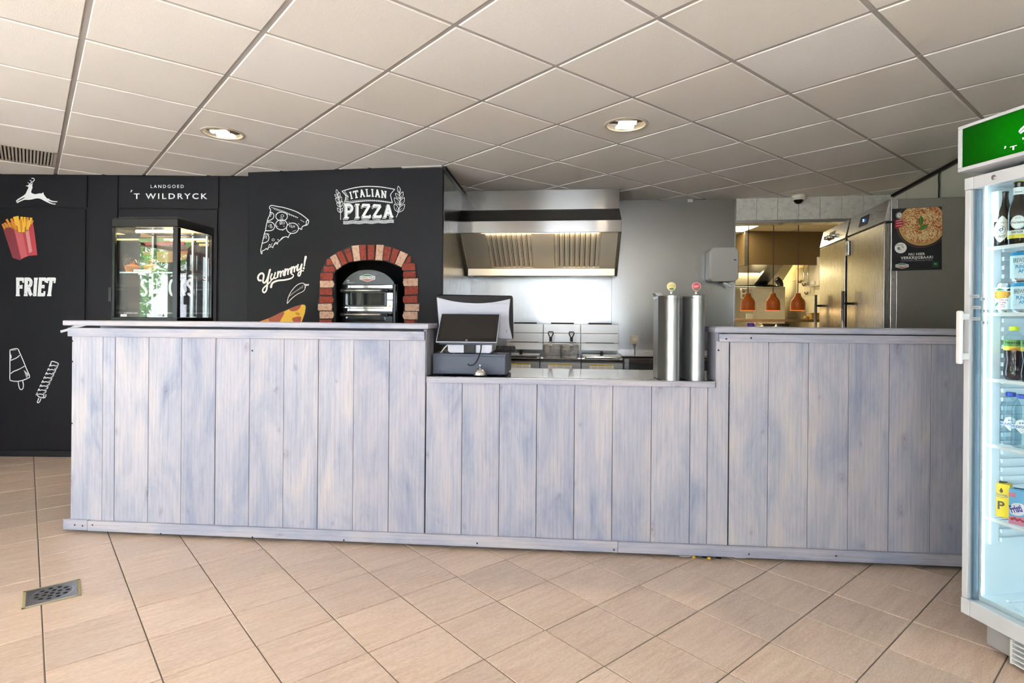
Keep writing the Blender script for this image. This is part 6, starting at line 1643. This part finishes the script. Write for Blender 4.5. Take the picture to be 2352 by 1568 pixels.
stp = MB(); gbox(stp, inn0, inn1, .36, db, zf0, zf0 + .18); obj('floor_step', stp, M['cool_white'], bc_, bevel=.02)
for k in range(10):
    g_ = MB(); gbox(g_, inn0 + .05 + k * .05, inn0 + .06 + k * .05, .10, .34, zf0 + .0003, zf0 + .006); obj('floor_rib', g_, M['cool_white'], bc_)
# wire shelves
for i, z in enumerate(zsv):
    s_ = MB()
    s_.tube([(inn0 + .004, I(.065), z - .006), (inn1 - .004, I(.065), z - .006)], .005, 8)
    s_.tube([(inn0 + .004, I(.45), z - .006), (inn1 - .004, I(.45), z - .006)], .004, 8)
    s_.tube([(inn0 + .004, I(.25), z - .009), (inn1 - .004, I(.25), z - .009)], .004, 8)
    sf_ = obj('shelf', s_, M['white_plastic'], bc_)
    n_ = 26; w_ = MB().tube([(0, I(.060), 0), (0, I(.455), 0)], .0022, 6); wme = w_.mesh('shelf_wire', [M['white_plastic']])
    for k in range(n_): obj('shelf_wire', None, None, sf_, (inn0 + .012 + (inn1 - inn0 - .024) * k / (n_ - 1), 0, z - .0022), me=wme)
    lip = MB(); gbox(lip, inn0 + .004, inn1 - .004, .056, .060, z - .010, z + .002); obj('shelf_lip', lip, M['white_plastic'], sf_)
# door: frame, glass, gasket, handle
st = .0235
D0, D1 = .0, .040
dm = MB(); gbox(dm, 0, st, D0, D1, zD0 + .062, zDt - .048); gbox(dm, gw - st, gw, D0, D1, zD0 + .062, zDt - .048)
door = obj('door', dm, M['white_paint'], bc_, bevel=.003)
for z0_, z1_, nm in ((zD0, zD0 + .061, 'bottom_rail'), (zDt - .047, zDt, 'top_rail')):
    q_ = MB(); gbox(q_, .034, gw - .034, D0, D1, z0_, z1_); obj(nm, q_, M['white_paint'], door, bevel=.003)
    for a, b_ in ((-.002, .0335), (gw - .0335, gw + .002)):
        q_ = MB(); gbox(q_, a, b_, D0 - .001, D1, z0_, z1_); obj('corner_cap', q_, M['white_paint'], door, bevel=.003)
gp = MB(); gbox(gp, st, gw - st, .012, .016, zD0 + .062, zDt - .048); obj('pane', gp, M['glass_green'], door)
gk = MB(); gbox(gk, st, st + .010, .018, .039, zD0 + .063, zDt - .049); gbox(gk, gw - st - .010, gw - st, .018, .039, zD0 + .063, zDt - .049); obj('gasket', gk, mat('gasket_blue_grey', (0.13, 0.18, 0.24), 0.35), door)
hm_ = MB(); zh0, zh1 = EYE + ray(2190, 836)[1] * 2.22, EYE + ray(2190, 713)[1] * 2.22
hm_.box(-.012, .012, min(I(-.046), I(-.030)), max(I(-.046), I(-.030)), zh0, zh1); obj('handle', hm_, M['white_plastic'], door, (.018, 0, 0), bevel=.007, seg=3)
for z in (zh0 + .018, zh1 - .035):
    q_ = MB(); gbox(q_, .012, .026, -.0295, -.0005, z, z + .024); obj('handle_post', q_, M['white_plastic'], door, bevel=.002)
q_ = MB().lathe([(0,-.004),(.008,-.004),(.0095,0)], 18, (.112, 0, zDt - .022), axis='y') if sgn > 0 else MB().lathe([(0,.004),(.008,.004),(.0095,0)], 18, (.112, 0, zDt - .022), axis='y')
obj('lock', q_, M['chrome'], door)
# header sign
hs = MB(); gbox(hs, -.004, gw + .004, -.03, .30, zHb + .012, zH); 
hb = MB()
for q_ in ((-.004, gw + .004, -.03, .30, zH - .012, zH), (-.004, gw + .004, -.03, .30, zHb + .012, zHb + .026), (-.004, .012, -.03, .30, zHb + .027, zH - .013), (gw - .012, gw + .004, -.03, .30, zHb + .027, zH - .013), (.013, gw - .013, .28, .30, zHb + .027, zH - .013)): gbox(hb, *q_)
hdr_ = obj('header_box', hb, M['white_paint'], bc_, bevel=.002)
m = mat('green_sign_film', (0.0, 0.05, 0.0), 0.35); nt = m.node_tree; bs_ = nt.nodes['Principled BSDF']
trl = nt.nodes.new('ShaderNodeBsdfTranslucent'); trl.inputs['Color'].default_value = (0.0, 0.30, 0.0, 1); mx = nt.nodes.new('ShaderNodeMixShader'); mx.inputs[0].default_value = 0.75
nt.links.new(bs_.outputs[0], mx.inputs[1]); nt.links.new(trl.outputs[0], mx.inputs[2]); nt.links.new(mx.outputs[0], nt.nodes['Material Output'].inputs['Surface'])
sg = MB(); gbox(sg, .0125, gw - .0125, -.026, -.022, zHb + .0265, zH - .0125); obj('sign_panel', sg, m, hdr_, label='backlit green sign panel')
lit = mat('white_sign_film', (0.8, 0.8, 0.8), 0.4); nt = lit.node_tree; b_ = nt.nodes['Principled BSDF']; b_.inputs['Emission Color'].default_value = (1, 1, 1, 1); b_.inputs['Emission Strength'].default_value = 0.6
GS = lambda u, z, o: (u, I(-.0265 - o), z)
mb = MB(); k_ = .34; uc = gw / 2
zc_ = (zHb + zH) / 2
# leaping deer and name, same emblem as on the menu wall
sc = .215 / 650.0
ub = .222 - 258 * sc; zb4 = zHb + .103 + 496 * sc - .013
mb.fill([(ub + p[0] * sc, zb4 - p[1] * sc) for p in DEER], GS, .0)
put_text(mb, 'LANDGOED', .335, zHb + .068, .008, GS, 0, width=.20, bold=.02, spacing=1.4)
put_text(mb, 'T WILDRYCK', .340, zHb + .041, .0145, GS, 0, width=.295, bold=.03, spacing=1.35)
mb.ribbon([(.176, zHb + .062), (.176, zHb + .058), (.173, zHb + .053)], [.006, .005, .002], GS)
obj('sign_lettering', mb, lit, hdr_, label="white lit words LANDGOED 'T WILDRYCK with deer")
for u in (.20, .40): point_light('sign_lamp', tuple(GF.w(u, I(.09), zc_)), 0.9, (1, 1, .95), .03)
# light strips inside the door frame
M['cool_strip'] = emit('cool_strip_light', (0.72, 0.92, 1.0), 4.5)
for u in (inn0 + .004, inn1 - .004):
    obj('light_strip', MB().tube([(u, I(.050), zf0 + .01), (u, I(.050), zf1 - .01)], .0035, 8), M['cool_strip'], bc_, label='cool white light strip')
area_light('cooler_light', tuple(GF.w(inn0 + .02, I(.055), (zf0 + zf1) / 2)), .02, zf1 - zf0 - .2, .45, (.60, .86, 1.0), tuple(GF.u * 0.8 + GF.v * sgn * .6))
area_light('cooler_light', tuple(GF.w(inn1 - .02, I(.055), (zf0 + zf1) / 2)), .02, zf1 - zf0 - .2, 1.1, (.60, .90, 1.0), tuple(GF.u * -0.8 + GF.v * sgn * .6))
# plinth and grille
pl_m = MB(); gbox(pl_m, .05, .155, .06, .10, .02, .0995); obj('plinth_block', pl_m, colour('plinth_grey', (0.36, 0.35, 0.35), 0.5), bc_, bevel=.003)
gf = MB(); gbox(gf, .158, .166, .035, .06, .012, .0995); gbox(gf, gw - .03, gw - .022, .035, .06, .012, .0995)
for u in (.24, .34, .44, .54): gbox(gf, u, u + .006, .036, .06, .015, .0995)
gr_ = obj('grille_frame', gf, M['white_plastic'], bc_)
for k in range(5):
    q_ = MB(); gbox(q_, .166, gw - .03, .034, .060, .016 + k * .018, .021 + k * .018); obj('slat', q_, M['white_plastic'], gr_)
q_ = MB(); gbox(q_, .158, gw - .022, .061, .066, .012, .0995); obj('grille_back', q_, M['void'], gr_)
for u, v in ((.09, .12), (gw - .09, .12), (.09, .48), (gw - .09, .48)): obj('foot', MB().lathe([(.018,0),(.018,.012),(.010,.02),(.010,.0995)], 12), M['black'], bc_, (u, I(v), 0))
# small price flags standing off the far door jamb
TGF = Frame(*GF.w(.0445, 0, 0)[:2], GF.rz + PI / 2)
for i, (px, py, w_, tx) in enumerate(((2238, 680, .050, 'warsteiner'), (2260, 686.5, .036, '€3,00'), (2241, 706, .052, 'biersoorten'), (2263, 714, .036, '€3,80'), (2240, 732, .050, 'Fanta fris'), (2261, 741, .036, '€2,75'))):
    q0_, z = TGF.px(px, py); w_ *= .95; FT = lambda a, b_, o: (.0449 + o, a, b_); mb = MB()
    mb.box(.0438, .0448, q0_ - w_/2, q0_ + w_/2, z - .006, z + .006)
    put_text(mb, tx, q0_, z - .0025, .006, FT, .0004, 1, width=w_ * .55, bold=.01)
    obj('price_tag', mb, [colour('tag_grey', (0.55, 0.53, 0.53)), M['print_black']], door)

# ---- drinks on the shelves
def cyl_fn(r, a0=0.0):
    """wraps flat art on a bottle or can of radius r; x metres round the side that faces out of the door (turned by a0), z up"""
    def f(x, z, o):
        a = x / r + a0
        return ((r + o) * math.sin(a), -sgn * (r + o) * math.cos(a), z)
    return f
FACE = 0.62     # labels turned a little towards the customer
def wrap_rect(mb, r, x0, x1, z0, z1, off, m, a0=FACE, n=14):
    f = cyl_fn(r, a0)
    mb.add([f(x0 + (x1 - x0) * k / n, z, off) for z in (z0, z1) for k in range(n + 1)], [(k, k + 1, n + 2 + k, n + 1 + k) for k in range(n)], m, True)
def wrap_poly(mb, pts, r, off, m, a0=FACE):
    f = cyl_fn(r, a0); N_ = 5; n_ = len(pts); dense = []
    for i in range(n_):
        a, b_ = pts[i], pts[(i + 1) % n_]; q = max(1, int(math.hypot(b_[0]-a[0], b_[1]-a[1]) / .006))
        dense += [(a[0] + (b_[0]-a[0]) * k / q, a[1] + (b_[1]-a[1]) * k / q) for k in range(q)]
    n_ = len(dense); cx_ = sum(p[0] for p in dense) / n_; cy_ = sum(p[1] for p in dense) / n_
    vs = [f(cx_, cy_, off)] + [f(cx_ + (p[0]-cx_) * j / N_, cy_ + (p[1]-cy_) * j / N_, off) for j in range(1, N_ + 1) for p in dense]
    fs = [(0, 1 + i, 1 + (i + 1) % n_) for i in range(n_)]
    for j in range(N_ - 1):
        for i in range(n_): fs.append((1 + j*n_ + i, 1 + (j+1)*n_ + i, 1 + (j+1)*n_ + (i+1) % n_, 1 + j*n_ + (i+1) % n_))
    mb.add(vs, fs, m)
def place(px, v, z):
    u, _ = GF.px(px, 700, I(v)); return tuple(GF.w(u, I(v), z))
GA = 'drinks in the cooler'
brown = mat('brown_bottle_glass', (0.018, 0.008, 0.004), 0.08)
# two beer bottles on the top shelf
bp = place(2304, .105, zsv[0] + .0008)
t_ = thing('beer_bottle', 'brown beer bottle with pale diamond label on the top cooler shelf', 'bottle', bp, GF.rz, GA)
obj('bottle', MB().lathe([(0,.0),(.027,.0),(.030,.004),(.030,.115),(.027,.138),(.018,.160),(.0138,.185),(.0138,.205),(.015,.207),(.015,.212)], 32), brown, t_)
obj('cap', MB().lathe([(.0145,.2125),(.0155,.214),(.0145,.220),(0,.221)], 20), colour('cap_grey', (0.45, 0.47, 0.48), 0.3), t_)
mb = MB(); r = .0302; d_ = [(-.034, .062), (-.03, .075), (-.006, .112), (.0, .118), (.006, .113), (.036, .070), (.038, .063), (.034, .056), (.0, .020), (-.006, .016), (-.012, .020), (-.033, .050)]
fnl = cyl_fn(r, FACE - .1)
wrap_poly(mb, d_, r, .0004, 0, FACE - .1)
put_text(mb, "BROUWERIJ 'T IJ", 0, .088, .006, fnl, .0008, 1, width=.030, bold=.0); put_text(mb, 'WIT', -.002, .034, .010, fnl, .0008, 1, width=.022, bold=.02)
mb.ribbon([( -.004 + .0135 * math.cos(k * PI / 10), .064 + .0155 * math.sin(k * PI / 10)) for k in range(20)], .0012, fnl, .0008, 2, True)
mb.fill(spline([(-.010,.064),(-.004,.070),(.004,.067),(.002,.061),(-.006,.059)], 3, True), fnl, .0009, 2); mb.ribbon([(.0, .068), (.004, .076)], .0018, fnl, .0009, 2); mb.ribbon([(-.003, .060), (-.004, .052)], .0012, fnl, .0009, 2)
obj('label', mb, [colour('label_cream', (0.70, 0.66, 0.56)), M['print_black'], colour('label_navy', (0.03, 0.06, 0.16))], t_)
bp = place(2338, .085, zsv[0] + .0008)
t_ = thing('beer_bottle', 'brown beer bottle with round white label and yellow cap on the top cooler shelf', 'bottle', bp, GF.rz, GA)
obj('bottle', MB().lathe([(0,.0),(.028,.0),(.031,.004),(.031,.118),(.028,.142),(.018,.168),(.0145,.195),(.0145,.226),(.0155,.228),(.0155,.232)], 32), brown, t_)
obj('cap', MB().lathe([(.015,.2325),(.016,.234),(.015,.240),(0,.241)], 20), colour('cap_yellow', (0.55, 0.52, 0.10), 0.35), t_)
mb = MB(); r = .0312
wrap_rect(mb, r, -.052, .052, .022, .052, .0003, 4); wrap_rect(mb, r, -.052, .052, .022, .036, .0005, 3)
wrap_poly(mb, [(.023 * math.cos(k * PI / 14), .080 + .025 * math.sin(k * PI / 14)) for k in range(28)], r + .0016, .0, 0)
fnl = cyl_fn(r + .0018, FACE)
mb.ribbon([(.021 * math.cos(k * PI / 12), .080 + .023 * math.sin(k * PI / 12)) for k in range(24)], .0014, fnl, .0003, 2, True)
put_text(mb, 'Warsteiner', .0, .076, .009, fnl, .0006, 1, width=.040, bold=.015); mb.ribbon([(-.007, .093), (-.004, .099), (0, .094), (.004, .099), (.007, .093)], .0015, fnl, .0005, 1)
put_text(mb, 'RADLER', -.002, .041, .008, cyl_fn(r, FACE), .0008, 1, width=.034, bold=.03)
nk = cyl_fn(.0158, FACE); wrap_rect(mb, .0154, -.022, .022, .178, .212, .0004, 0); wrap_rect(mb, .0154, -.022, .022, .172, .180, .0006, 3)
put_text(mb, 'Warsteiner', 0, .192, .006, cyl_fn(.0158, FACE), .0006, 1, width=.022, bold=.015)
obj('label', mb, [M['paper'], M['print_black'], M['print_grey'], colour('label_lemon', (0.72, 0.60, 0.05)), colour('label_light', (0.75, 0.74, 0.66))], t_)
# cans
alu = mat('can_aluminium', (0.70, 0.72, 0.74), 0.25, 1.0)
def can(px, v, z, lab, r=.033, h=.115):
    t_ = thing('drink_can', lab, 'can', place(px, v, z), GF.rz, GA)
    obj('can_body', MB().lathe([(0,.002),(r * .74,.0),(r * .82,.004),(r,.014),(r,h - .016),(r * .80,h - .002),(r * .80,h),(r * .74,h - .001),(r * .72,h - .006),(0,h - .006)], 32), alu, t_)
    obj('pull_tab', MB().box(-.008,.008,-.011,.011,h - .0055,h - .0035), alu, t_)
    return t_
t_ = can(2304.5, .120, zsv[1] + .0008, 'white can with orange and green print on the second cooler shelf'); r = .0331; mb = MB(); fnl = cyl_fn(r, FACE)
wrap_rect(mb, r, -.075, .075, .014, .098, .0003, 0, n=26)
wrap_poly(mb, [(-.026,.062),(-.024,.082),(-.010,.086),(.004,.084),(.010,.082),(.022,.080),(.028,.072),(.020,.066),(.016,.058),(-.010,.056),(-.018,.054)], r, .0008, 1)
for y, w_ in ((.075, .034), (.067, .040), (.0595, .030)): put_text(mb, 'SESSION IPA', -.002, y, .005, fnl, .0012, 2, width=w_, bold=.03)
put_text(mb, '330 ml', .002, .047, .006, fnl, .0008, 3, width=.026, bold=.03); put_text(mb, '5.0%', .0, .037, .006, fnl, .0008, 3, width=.020, bold=.03); put_text(mb, 'alc', .0, .030, .005, fnl, .0008, 3, width=.013, bold=.03); put_text(mb, 'vol.', .001, .022, .005, fnl, .0008, 3, width=.015, bold=.03)
wrap_poly(mb, [(-.022,.036),(-.012,.044),(-.014,.034),(-.024,.022)], r, .0008, 4); wrap_poly(mb, [(.010,.088),(.020,.094),(.026,.088),(.018,.084)], r, .0008, 5); wrap_poly(mb, [(-.024,.088),(-.010,.096),(.006,.088),(-.008,.086)], r, .0008, 4)
obj('can_print', mb, [M['paper'], colour('can_orange', (0.72, 0.24, 0.02)), colour('can_yellow', (0.80, 0.62, 0.05)), RED, GREEN, M['print_black']], t_)
def blue_can(px, v, z, lab):
    t_ = can(px, v, z, lab); r = .0331; mb = MB(); fnl = cyl_fn(r, FACE)
    wrap_rect(mb, r, -.085, .085, .014, .0985, .0003, 0, n=26); wrap_rect(mb, r, -.1039, .1039, .098, .1005, .0005, 2, n=32)
    put_text(mb, 'BREWDOG', .002, .072, .017, fnl, .0008, 1, width=.052, bold=.0); put_text(mb, 'PUNK', .0, .050, .013, fnl, .0008, 2, width=.032, bold=.05); put_text(mb, 'AF', .0, .034, .013, fnl, .0008, 2, width=.016, bold=.05)
    for y in (.066, .030): mb.ribbon([(-.022, y), (-.004, y)], .0008, fnl, .0008, 1); mb.ribbon([(.004, y), (.022, y)], .0008, fnl, .0008, 1)
    mb.fill([(-.003,.068),(-.001,.066),(.003,.066),(.005,.069),(.002,.067)], fnl, .0009, 1); mb.ribbon([(-.026,.022),(.0,.016),(.026,.022)], .0008, fnl, .0008, 1)
    obj('can_print', mb, [colour('can_pale_blue', (0.52, 0.64, 0.70)), M['print_black'], colour('can_cyan', (0.02, 0.25, 0.48))], t_)
    obj('shoulder_band', MB().lathe([(.0332,.0995),(.0272,.1125)], 32, caps=False), M['can_cyan'], t_)
    return t_
blue_can(2348, .110, zsv[1] + .0008, 'pale blue can on the second cooler shelf, lower of the stacked pair')
blue_can(2346, .112, zsv[1] + .1162, 'pale blue can with dark letters, on top of another can in the cooler')
# iced tea bottles
pet = make_glass('clear_plastic_bottle', (.92, .96, .97), 1.0, 1.35)
tea = mat('dark_tea', (0.03, 0.010, 0.012), 0.06)
def tea_bottle(px, v, lab):
    t_ = thing('tea_bottle', lab, 'bottle', place(px, v, zsv[2] + .0008), GF.rz, GA)
    obj('drink', MB().lathe([(0,.001),(.025,.001),(.031,.010),(.032,.030),(.029,.055),(.026,.075),(.028,.090),(.030,.112),(.030,.150),(.0,.151)], 32), tea, t_)
    obj('bottle_neck', MB().lathe([(.0302,.1515),(.029,.158),(.022,.172),(.014,.182),(.0125,.188)], 28, caps=False), pet, t_)
    obj('cap', MB().lathe([(.0145,.186),(.0152,.188),(.0152,.200),(.014,.202),(0,.2022)], 24), colour('cap_lime', (0.62, 0.72, 0.01), 0.35), t_)
    mb = MB(); r = .0304; wrap_rect(mb, r, -.062, .062, .112, .152, .0004, 0, n=24); wrap_rect(mb, r, -.055, .055, .112, .128, .0006, 1, n=20)
    put_text(mb, 'fuzetea', -.004, .138, .010, cyl_fn(r, FACE), .001, 2, width=.050, bold=.02); wrap_poly(mb, [(-.014,.112),(-.004,.121),(.010,.121),(.016,.112)], r, .001, 3); put_text(mb, 'zero', .020, .126, .006, cyl_fn(r, FACE), .001, 4, width=.016, bold=.03)
    obj('label', mb, [colour('tea_green', (0.12, 0.30, 0.05)), colour('tea_yellow', (0.78, 0.55, 0.04)), M['print_black'], ORA, M['paper']], t_)
tea_bottle(2330, .115, 'dark iced tea bottle with lime yellow cap in the cooler, left one')
tea_bottle(2371, .090, 'dark iced tea bottle with lime yellow cap at the photo edge')
# water bottles
def water(px, v, lab):
    t_ = thing('water_bottle', lab, 'bottle', place(px, v, zsv[3] + .0008), GF.rz, GA)
    prof = [(.026,.001),(.031,.006)]
    z = .012
    while z < .145:
        prof += [(.0318, z), (.0318, z + .004), (.0308, z + .006)]; z += .0085
    prof += [(.030,.152),(.024,.170),(.016,.182),(.0135,.186)]
    obj('bottle', MB().lathe(prof, 28), make_glass('water_bottle_plastic', (.80, .89, .92), 1.3, 1.38) if 'water_bottle_plastic' not in bpy.data.materials else bpy.data.materials['water_bottle_plastic'], t_)
    obj('cap', MB().lathe([(.0150,.185),(.0156,.187),(.0156,.198),(.0145,.200),(0,.2002)], 22), colour('cap_blue', (0.02, 0.06, 0.42), 0.35), t_)
    mb = MB(); r = .0322; wrap_rect(mb, r, -.060, .060, .074, .088, .0003, 0, n=24); wrap_poly(mb, [(-.020,.088),(-.014,.104),(.0,.110),(.014,.104),(.020,.088),(.016,.074),(.0,.056),(-.016,.074)], r, .0008, 0)
    put_text(mb, 'CHAUDFONTAINE', 0, .0768, .0095, cyl_fn(r, FACE), .0012, 1, width=.088, bold=.04); mb.disc((-.004, .096), .0026, cyl_fn(r, FACE), .0012, 1, 10); mb.disc((.003, .097), .0026, cyl_fn(r, FACE), .0012, 1, 10); put_text(mb, 'still', 0, .067, .003, cyl_fn(r, FACE), .0012, 1, width=.009)
    obj('label', mb, [M['paper'], colour('label_blue', (0.03, 0.12, 0.40))], t_)
water(2324, .140, 'clear water bottle with blue cap on the fourth cooler shelf, left one')
water(2350, .120, 'clear water bottle with blue cap on the fourth cooler shelf, right one')
# cartons
def carton(loc, w_, d_, h_, mats_, lab, art, rz_):
    t_ = thing('drink_carton', lab, 'carton', loc, rz_, GA)
    obj('box', MB().box(-w_/2, w_/2, -d_/2, d_/2, .0005, h_), mats_[0], t_, bevel=.0012)
    if art:
        mb = MB(); art(mb); obj('carton_print', mb, mats_, t_)
    st_ = MB().tube([(-w_/2 + .008, -.004, h_ + .002), (.004, .008, h_ + .002), (.010, .014, h_ + .002)], .0018, 6); obj('straw', st_, M['print_black'], t_)
    return t_
cz0 = zsv[4] + .001
cyl = colour('carton_yellow', (0.78, 0.47, 0.01), 0.35)
CR = GF.rz + math.radians(18) * 0
cwid, cd2, ch = .052, .044, .128
# carton faces: local -v side faces out of the door
S = -sgn
def art_y(mb):
    f = lambda x, z, o: (x, S * (cd2/2 + .0006 + o), z); g_ = lambda x, z, o: (-(cwid/2 + .0006 + o), x * 1.0, z)
    xs = 1 if True else -1
    put_text(mb, 'P', .0, .030, .032, f, .0, 2, bold=.03); put_text(mb, 'Chocomel', .0, .082, .010, f, .0, 1, width=.034, bold=.0)
    mb.ribbon(spline([(-.020,.080),(0,.075),(.021,.082)], 4), .0012, f, 0, 1); mb.fill([(-.006,.100),(0,.092),(.006,.100),(.001,.112),(-.001,.112)], f, 0, 2)
    mb.fill([(-.012,.004),(.018,.004),(.018,.014),(-.012,.014)], g_, 0, 3); mb.disc((.002, .058), .006, g_, 0, 3, 16); mb.disc((.002, .058), .0035, g_, .0004, 2, 12); mb.disc((-.010, .038), .004, g_, 0, 3, 12)
    for k in range(6): mb.ribbon([(-.014, .030 - k * .0026), (.012, .030 - k * .0026)], .0008, g_, 0, 2)
CM = [cyl, colour('carton_blue', (0.05, 0.10, 0.40)), colour('carton_brown', (0.09, 0.04, 0.01)), M['paper']]
def cart_at(px, v, lab, mats_, art):
    u, _ = GF.px(px, 1150, I(v)); return carton(tuple(GF.w(u, I(v), cz0)), cwid, cd2, ch, mats_, lab, art, GF.rz)
k1 = cart_at(2303, .125, 'yellow drink carton with big brown letter P at the front of the fifth cooler shelf', CM, art_y)
k1.rotation_euler.z = GF.rz + math.radians(28)
for i in range(3):
    cart_at(2306 + 5 * i, .185 + i * .055, ('yellow drink carton directly behind the front one in the cooler', 'yellow drink carton third in its row in the cooler', 'yellow drink carton last in its row in the cooler')[i], CM, None)
def art_f(mb):
    f = lambda x, z, o: (x, S * (cd2/2 + .0006 + o), z)
    mb.fill([(-cwid/2, .0), (cwid/2, .0), (cwid/2, .034), (-cwid/2, .026)], f, 0, 1); mb.fill([(-cwid/2, .10), (-.004, .10), (-.006, .116), (-cwid/2, .116)], f, 0, 1)
    mb.fill(spline([(-.022,.040),(-.016,.074),(.010,.082),(.024,.070),(.020,.046),(.0,.034)], 4, True), f, .0003, 2)
    put_text(mb, 'Fristi', 0, .048, .026, f, .0008, 3, width=.036, bold=.05, ang=.4)
    for k in range(5): mb.disc((-.016 + k * .008, .018 + .004 * (k % 2)), .005, f, .0008, 4, 10)
FM = [colour('carton_sky', (0.16, 0.42, 0.66), 0.35), colour('carton_pink', (0.66, 0.22, 0.32)), colour('carton_white', (0.75, 0.68, 0.74)), colour('carton_violet', (0.06, 0.03, 0.28)), RED]
k2 = cart_at(2343, .100, 'pink and blue drink carton beside the yellow cartons in the cooler', FM, art_f)
k2.rotation_euler.z = GF.rz + math.radians(20)
for o in list(COL.objects):
    if o.name.startswith('straw') and o.parent and 'pink' in o.parent['label']: pass
